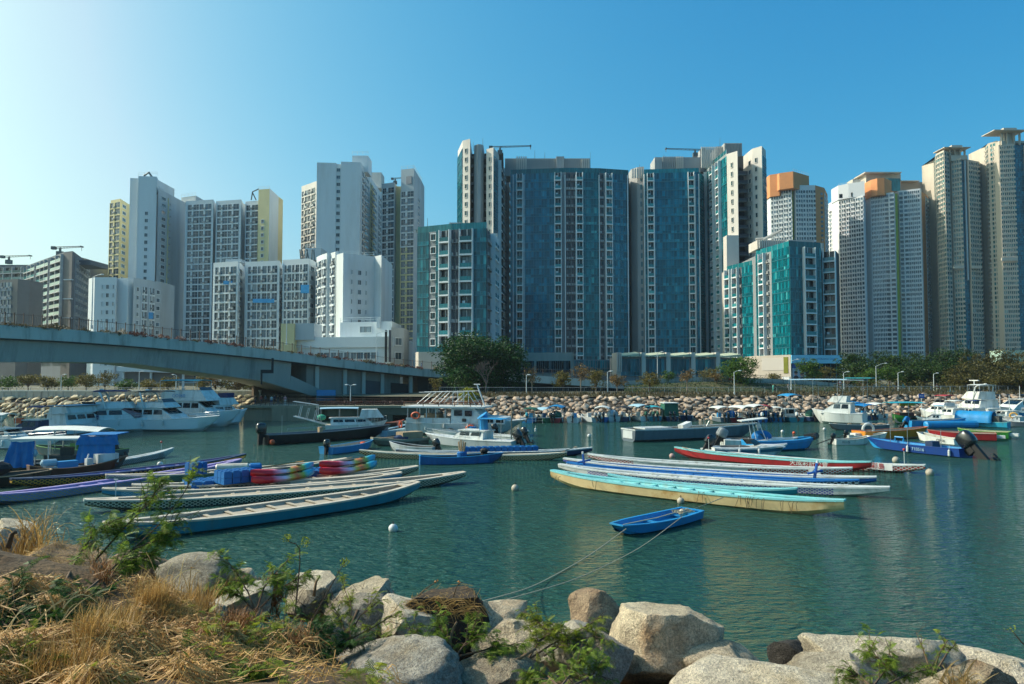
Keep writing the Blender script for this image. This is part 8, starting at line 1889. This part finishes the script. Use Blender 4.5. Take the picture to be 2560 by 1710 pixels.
def shrub(name, label, base, stems, nfr, mat, seed, s_=1.0, group=None, droop=.2, rad=.011):
    """stems: list of polylines (world points); fronds sprout along the outer part of every stem and its side twigs"""
    nfr = int(nfr * 2.4); r_ = random.Random(seed); t = thing(name, label, 'shrub', base, group=group); sb = MB(); lb = MB(); o = Vector(base)
    tw = []
    for st in stems:
        P = [Vector(p) - o for p in st]; n = len(P); sb.tube(P, [rad * lerp(1.3, .35, i / (n - 1)) for i in range(n)], 5); tw.append((P, .25))
        for _ in range(max(3, int(nfr / len(stems) / 9))):
            u = r_.uniform(.25, 1) * (n - 1); i = min(n - 2, int(u)); p = P[i].lerp(P[i + 1], u - i); d = (P[i + 1] - P[i]).normalized() + Vector((r_.gauss(0, .8), r_.gauss(0, .8), r_.gauss(.1, .5))); d.normalize(); e = p + d * r_.uniform(.12, .42) * s_
            sb.tube([p, p.lerp(e, .5) + Vector((0, 0, .02)), e], [rad * .4, rad * .3, rad * .2], 4); tw.append(([p, e], .1))
    for _ in range(nfr):
        P, u0 = r_.choice(tw[len(stems):]) if r_.random() < .8 else r_.choice(tw); n = len(P); u = r_.uniform(u0, 1) * (n - 1); i = min(n - 2, int(u)); p = P[i].lerp(P[i + 1], u - i); ax = (P[i + 1] - P[i]).normalized()
        d = (ax * .6 + Vector((r_.gauss(0, .7), r_.gauss(0, .7), r_.gauss(-droop, .45)))).normalized(); frond_into(lb, p, d, Vector((r_.gauss(0, .35), r_.gauss(0, .35), 1)), s_ * r_.uniform(.7, 1.25), r_)
    sb.build('stem', m_stem, t); lb.build('leaves', mat, t); return t
def st(*pts):                                           # stems rise clear of the soil in front of them
    out = []
    for px, py, Y in pts: out.append(W(px, py, min(Y, gp(px, py).y - .1)))
    return out
b0 = gp(180, 1510)
shrub('feathery_shrub', 'large feathery green shrub arching over the water at the left', b0, [st((190, 1500, 9.9), (260, 1440, 10.0), (330, 1375, 10.2), (400, 1310, 10.4), (455, 1240, 10.6), (485, 1190, 10.7)), st((190, 1480, 10.0), (240, 1400, 10.2), (300, 1330, 10.4), (360, 1270, 10.5), (400, 1215, 10.6)), st((150, 1480, 10.0), (190, 1400, 10.1), (230, 1340, 10.2), (280, 1300, 10.4)), st((230, 1460, 10.0), (320, 1410, 10.1), (380, 1390, 10.3)), st((330, 1375, 10.2), (390, 1350, 10.3), (440, 1300, 10.4))], 470, m_fern, 11, 1.1, rad=.014)
shrub('feathery_shrub', 'dark green shrub sprawling at the left edge under the big one', gp(90, 1600), [st((90, 1600, 8.9), (60, 1540, 9.0), (20, 1500, 9.1), (-30, 1470, 9.2)), st((90, 1600, 8.9), (130, 1540, 9.1), (200, 1500, 9.3), (260, 1470, 9.5)), st((90, 1600, 8.9), (120, 1560, 8.8), (180, 1550, 8.9)), st((60, 1600, 8.8), (10, 1560, 8.8), (-30, 1540, 8.8))], 420, m_fernd, 12, 1.1)
shrub('feathery_shrub', 'small green shrub at the lower left corner', gp(50, 1690), [st((60, 1700, 8.0), (40, 1650, 8.1), (10, 1620, 8.1)), st((60, 1700, 8.0), (80, 1650, 8.1), (100, 1630, 8.2))], 110, m_ferny, 13, .9)
shrub('feathery_shrub', 'upright feathery shrub in front of the small pinkish boulder', gp(640, 1540), [st((640, 1530, 10.6), (620, 1480, 10.8), (590, 1430, 11.0), (560, 1390, 11.1)), st((640, 1530, 10.6), (660, 1470, 10.8), (690, 1430, 11.0), (720, 1400, 11.2)), st((640, 1530, 10.6), (600, 1490, 10.7), (560, 1470, 10.8)), st((650, 1520, 10.6), (700, 1470, 10.8), (760, 1440, 10.9))], 260, m_fern, 14, 1.0)
shrub('feathery_shrub', 'yellow green shrub in the middle of the left bank', gp(640, 1640), [st((640, 1660, 8.6), (600, 1620, 8.7), (560, 1590, 8.8)), st((640, 1660, 8.6), (680, 1610, 8.8), (720, 1570, 9.0)), st((640, 1660, 8.6), (640, 1610, 8.7), (620, 1560, 8.9)), st((600, 1680, 8.5), (540, 1650, 8.6), (520, 1610, 8.7))], 330, m_ferny, 15, 1.0)
shrub('feathery_shrub', 'blue green dense shrub left of the large bottom boulder', gp(770, 1650), [st((770, 1660, 8.6), (740, 1620, 8.7), (720, 1590, 8.8)), st((770, 1660, 8.6), (790, 1610, 8.7), (800, 1570, 8.9)), st((770, 1660, 8.6), (830, 1640, 8.7), (880, 1610, 8.8))], 260, m_fernd, 16, 1.0)
shrub('feathery_shrub', 'green shrub low at the bottom left of the middle', gp(560, 1700), [st((560, 1720, 7.9), (520, 1690, 8.0), (490, 1660, 8.1)), st((560, 1720, 7.9), (600, 1690, 8.0), (640, 1680, 8.1))], 170, m_fern, 17, .9)
shrub('feathery_shrub', 'straggly bush of thin twigs between the pale boulders', gp(880, 1600), [st((870, 1600, 9.8), (850, 1540, 10.1), (820, 1500, 10.3)), st((870, 1600, 9.8), (900, 1540, 10.0), (950, 1500, 10.2)), st((870, 1600, 9.8), (880, 1520, 10.2), (860, 1470, 10.5)), st((870, 1600, 9.8), (930, 1570, 9.9), (980, 1540, 10.1))], 130, m_ferny, 18, .8)
shrub('feathery_shrub', 'leafy branch spreading in front of the brown net heap', gp(1150, 1640), [st((1140, 1640, 9.0), (1110, 1590, 9.2), (1090, 1550, 9.4)), st((1140, 1640, 9.0), (1170, 1600, 9.2), (1200, 1580, 9.3)), st((1140, 1640, 9.0), (1060, 1600, 9.2), (1000, 1560, 9.4)), st((1150, 1640, 9.0), (1230, 1620, 9.2), (1290, 1610, 9.3))], 260, m_fern, 19, .9)
shrub('feathery_shrub', 'yellowish bush climbing towards the brown pointed boulder', gp(1330, 1640), [st((1320, 1650, 9.3), (1380, 1610, 9.5), (1440, 1580, 9.7), (1510, 1540, 9.9)), st((1320, 1650, 9.3), (1350, 1600, 9.5), (1400, 1570, 9.7)), st((1360, 1640, 9.3), (1420, 1600, 9.5), (1500, 1590, 9.7)), st((1400, 1600, 9.6), (1350, 1560, 9.8), (1340, 1545, 9.9))], 280, m_ferny, 20, .85)
shrub('feathery_shrub', 'green fern bush hanging over the speckled grey boulder', gp(1420, 1700), [st((1400, 1720, 8.6), (1430, 1680, 8.7), (1460, 1640, 8.8)), st((1400, 1720, 8.6), (1370, 1690, 8.7), (1330, 1690, 8.7)), st((1420, 1720, 8.6), (1480, 1690, 8.7), (1500, 1660, 8.8))], 210, m_fern, 21, .85)
shrub('feathery_shrub', 'bright green fern lying on the wide right boulder', gp(2200, 1720), [st((2180, 1720, 8.6), (2210, 1680, 8.7), (2230, 1650, 8.8)), st((2180, 1720, 8.6), (2150, 1690, 8.7), (2120, 1690, 8.7)), st((2200, 1720, 8.6), (2260, 1690, 8.7), (2330, 1670, 8.8)), st((2240, 1690, 8.6), (2200, 1650, 8.7), (2170, 1630, 8.8))], 190, m_fern, 22, .8)
shrub('feathery_shrub', 'two small fern sprigs on top of the wide right boulder', W(2320, 1660, 9.2), [st((2330, 1690, 9.0), (2310, 1630, 9.3), (2290, 1580, 9.5)), st((2330, 1690, 9.0), (2350, 1630, 9.2), (2370, 1600, 9.3)), st((2340, 1680, 9.0), (2370, 1630, 9.2), (2390, 1610, 9.3))], 26, m_ferny, 23, .7)
# tall weed stalks with curled flower heads
for lab, p, seed in (('tall thin weed with curled head rising over the water', [(735, 1560, 9.6), (742, 1480, 9.7), (752, 1400, 9.8), (752, 1365, 9.8), (740, 1355, 9.8), (722, 1362, 9.8), (716, 1345, 9.8)], 1), ('slanting thin weed with round green head', [(775, 1560, 9.8), (815, 1490, 9.9), (840, 1440, 10.0), (862, 1405, 10.1)], 2), ('dark twig with buds at the right picture edge', [(2590, 1640, 8.4), (2545, 1600, 8.4), (2525, 1570, 8.4)], 3), ('thin bent stem with orange leaf over the net heap', [(1045, 1490, 11.0), (1065, 1468, 11.0), (1090, 1455, 11.0)], 4), ('thin stem with small orange bud right of the net heap top', [(1133, 1495, 11.0), (1138, 1470, 11.0), (1148, 1455, 11.0)], 5)):
    P = [W(*q) for q in p]; t = thing('weed_stalk', lab, 'weed', P[0]); MB().tube([q - P[0] for q in smooth_line(P, 1)], [lerp(.011, .005, i / (len(P) - 1)) for i in range(len(P))], 5).build('stem', m_stem, t); hb = MB(); r_ = random.Random(seed); e = P[-1] - P[0]
    for _ in range(46 if seed < 3 else 10): d = Vector((r_.gauss(0, 1), r_.gauss(0, 1), r_.gauss(0, 1))).normalized() * .07 * r_.random() ** .5 * (1 if seed < 4 else .5); add_leaf(hb, e + d, .018, r_)
    if seed == 1:
        e = P[3] - P[0] + Vector((.06, 0, .06))
        for _ in range(50): d = Vector((r_.gauss(0, 1), r_.gauss(0, 1), r_.gauss(0, 1))).normalized() * .08 * r_.random() ** .5; add_leaf(hb, e + d, .018, r_)
    hb.build('flower_head', m_ferny if seed < 4 else M('orange_leaf', 'b0702c', .7), t)
# driftwood and cut stems
m_drift = M('driftwood', '8a6c4c', .85, .2, 5, bump=.4, bs=30)
def branch(label, pts, r0, r1, mat=None):
    P = [W(*q) for q in pts]; o = [q - P[0] for q in P]; n = len(o); t = MB().tube(o, [lerp(r0, r1, i / (n - 1)) for i in range(n)], 7).build('branch', mat or m_drift, None, P[0], smooth=True); tag(t, label, 'branch'); return t
branch('long bent driftwood branch in front of the boulders', [(1135, 1655, 9.0), (1160, 1690, 8.9), (1200, 1696, 8.9), (1240, 1675, 9.0), (1300, 1645, 9.1), (1340, 1622, 9.2)], .035, .016); branch('pale curved root arching over the grey boulder', [(1050, 1622, 9.3), (1075, 1614, 9.3), (1110, 1620, 9.2), (1138, 1640, 9.1), (1145, 1655, 9.0)], .014, .012)
branch('forked cut stem standing before the net heap', [(1128, 1650, 9.1), (1125, 1600, 9.2), (1133, 1570, 9.3), (1142, 1555, 9.3)], .024, .012); branch('cut grey stump leaning among the twigs', [(862, 1600, 9.8), (880, 1560, 9.9), (895, 1525, 10.0)], .026, .024, m_stem); branch('short cut stump with pale top in the shrubs', [(768, 1590, 9.4), (778, 1555, 9.5)], .035, .035)
branch('thin cut stem on the pale pointed boulder', [(785, 1490, 11.2), (790, 1455, 11.3), (800, 1440, 11.3)], .025, .012); branch('dark cut stump near the bottom of the straw', [(322, 1668, 8.2), (316, 1620, 8.3)], .022, .02, m_stem); branch('dark stump at the left edge under the reed tuft', [(20, 1370, 10.8), (30, 1335, 10.9), (40, 1330, 10.9)], .04, .03, m_stem)
branch('bleached twisting vine over the dry grass', [(250, 1455, 9.6), (262, 1480, 9.5), (300, 1495, 9.5), (310, 1520, 9.4), (330, 1545, 9.3)], .012, .008, m_straw2); branch('curly pale vine on the pink grey stone', [(480, 1495, 9.6), (505, 1510, 9.5), (498, 1540, 9.4), (478, 1530, 9.4), (465, 1545, 9.3)], .010, .008, m_straw2)
b = MB(); r_ = random.Random(55)
for _ in range(260):
    px, py = r_.uniform(680, 1010), r_.uniform(1500, 1640); p = gp(px, py); a = r_.uniform(0, 6.28); L_ = r_.uniform(.15, .45); e = p + Vector((math.cos(a) * L_ * .6, math.sin(a) * L_ * .4, L_ * r_.uniform(.1, .9))); b.tube([p, p.lerp(e, .5) + Vector((0, 0, .03)), e], [.005, .004, .002], 3, cap=False)
tag(b.build('dead_twigs', m_stem), 'tangle of thin dead twigs among the middle boulders', 'twigs', kind='stuff')
b = MB()
for obj_, cnt in ((EB, 700), (NH, 260)):
    vs_ = [v for v in obj_.data.vertices if v.normal.z > .25 or v.normal.y < -.5]
    for _ in range(cnt):
        v = r_.choice(vs_); p = obj_.location + v.co + v.normal * .02; a = r_.uniform(0, 6.28); tg = v.normal.orthogonal().normalized(); tg = (tg * math.cos(a) + v.normal.cross(tg) * math.sin(a)); L_ = r_.uniform(.05, .2)
        ribbon(b, [p - tg * L_, p + v.normal * .02, p + tg * L_], .006, .004, v.normal)
for _ in range(110):                                     # loose strands over the net heap
    px = r_.uniform(990, 1190); p = W(px, 1487 + abs(px - 1090) * .18 + r_.uniform(0, 40), 10.9 - r_.uniform(0, .3)); a = r_.gauss(0, .5); L_ = r_.uniform(.1, .35); q = [p + Vector((math.cos(a) * L_ * u, -.1 * u, .04 * math.sin(3 * u) - .12 * u * u)) for u in (-.5, 0, .5, 1)]; ribbon(b, q, .008, .004)
tag(b.build('net_strands', m_straw), 'loose dry strands lying over the net heap and the earth mound', 'strands', kind='stuff')

b = MB(); r_ = random.Random(66); FS = FR_
for _ in range(1700):
    px, py = r_.uniform(-30, 1000), r_.uniform(1500, 1735)
    if mnoise.noise(Vector((px * .008, py * .02, 9))) < .12: continue
    p = gp(px, py) + Vector((0, 0, r_.uniform(.02, .16))); frond_into(b, p, Vector((r_.gauss(0, 1), r_.gauss(0, 1), r_.uniform(-.1, .5))), Vector((r_.gauss(0, .4), r_.gauss(0, .4), 1)), r_.uniform(.7, 1.4), r_)
tag(b.build('ground_ferns', m_ferny), 'small feathery green sprigs scattered through the straw', 'fern', kind='stuff')

# ================================================================== HAZE
hm = bpy.data.materials.new('air_haze'); hm.use_nodes = True; nt = hm.node_tree; nt.nodes.clear()
ho = nt.nodes.new('ShaderNodeOutputMaterial'); pvn = nt.nodes.new('ShaderNodeVolumePrincipled'); nt.links.new(pvn.outputs[0], ho.inputs['Volume'])
pvn.inputs['Color'].default_value = (.72, .89, 1, 1); pvn.inputs['Density'].default_value = .00011; pvn.inputs['Anisotropy'].default_value = .35
hz = MB().bb(-13500, -13500, -3, 13500, 13500, 165).build('haze', hm); tag(hz, 'thin bluish haze over the harbour', 'haze', kind='stuff')
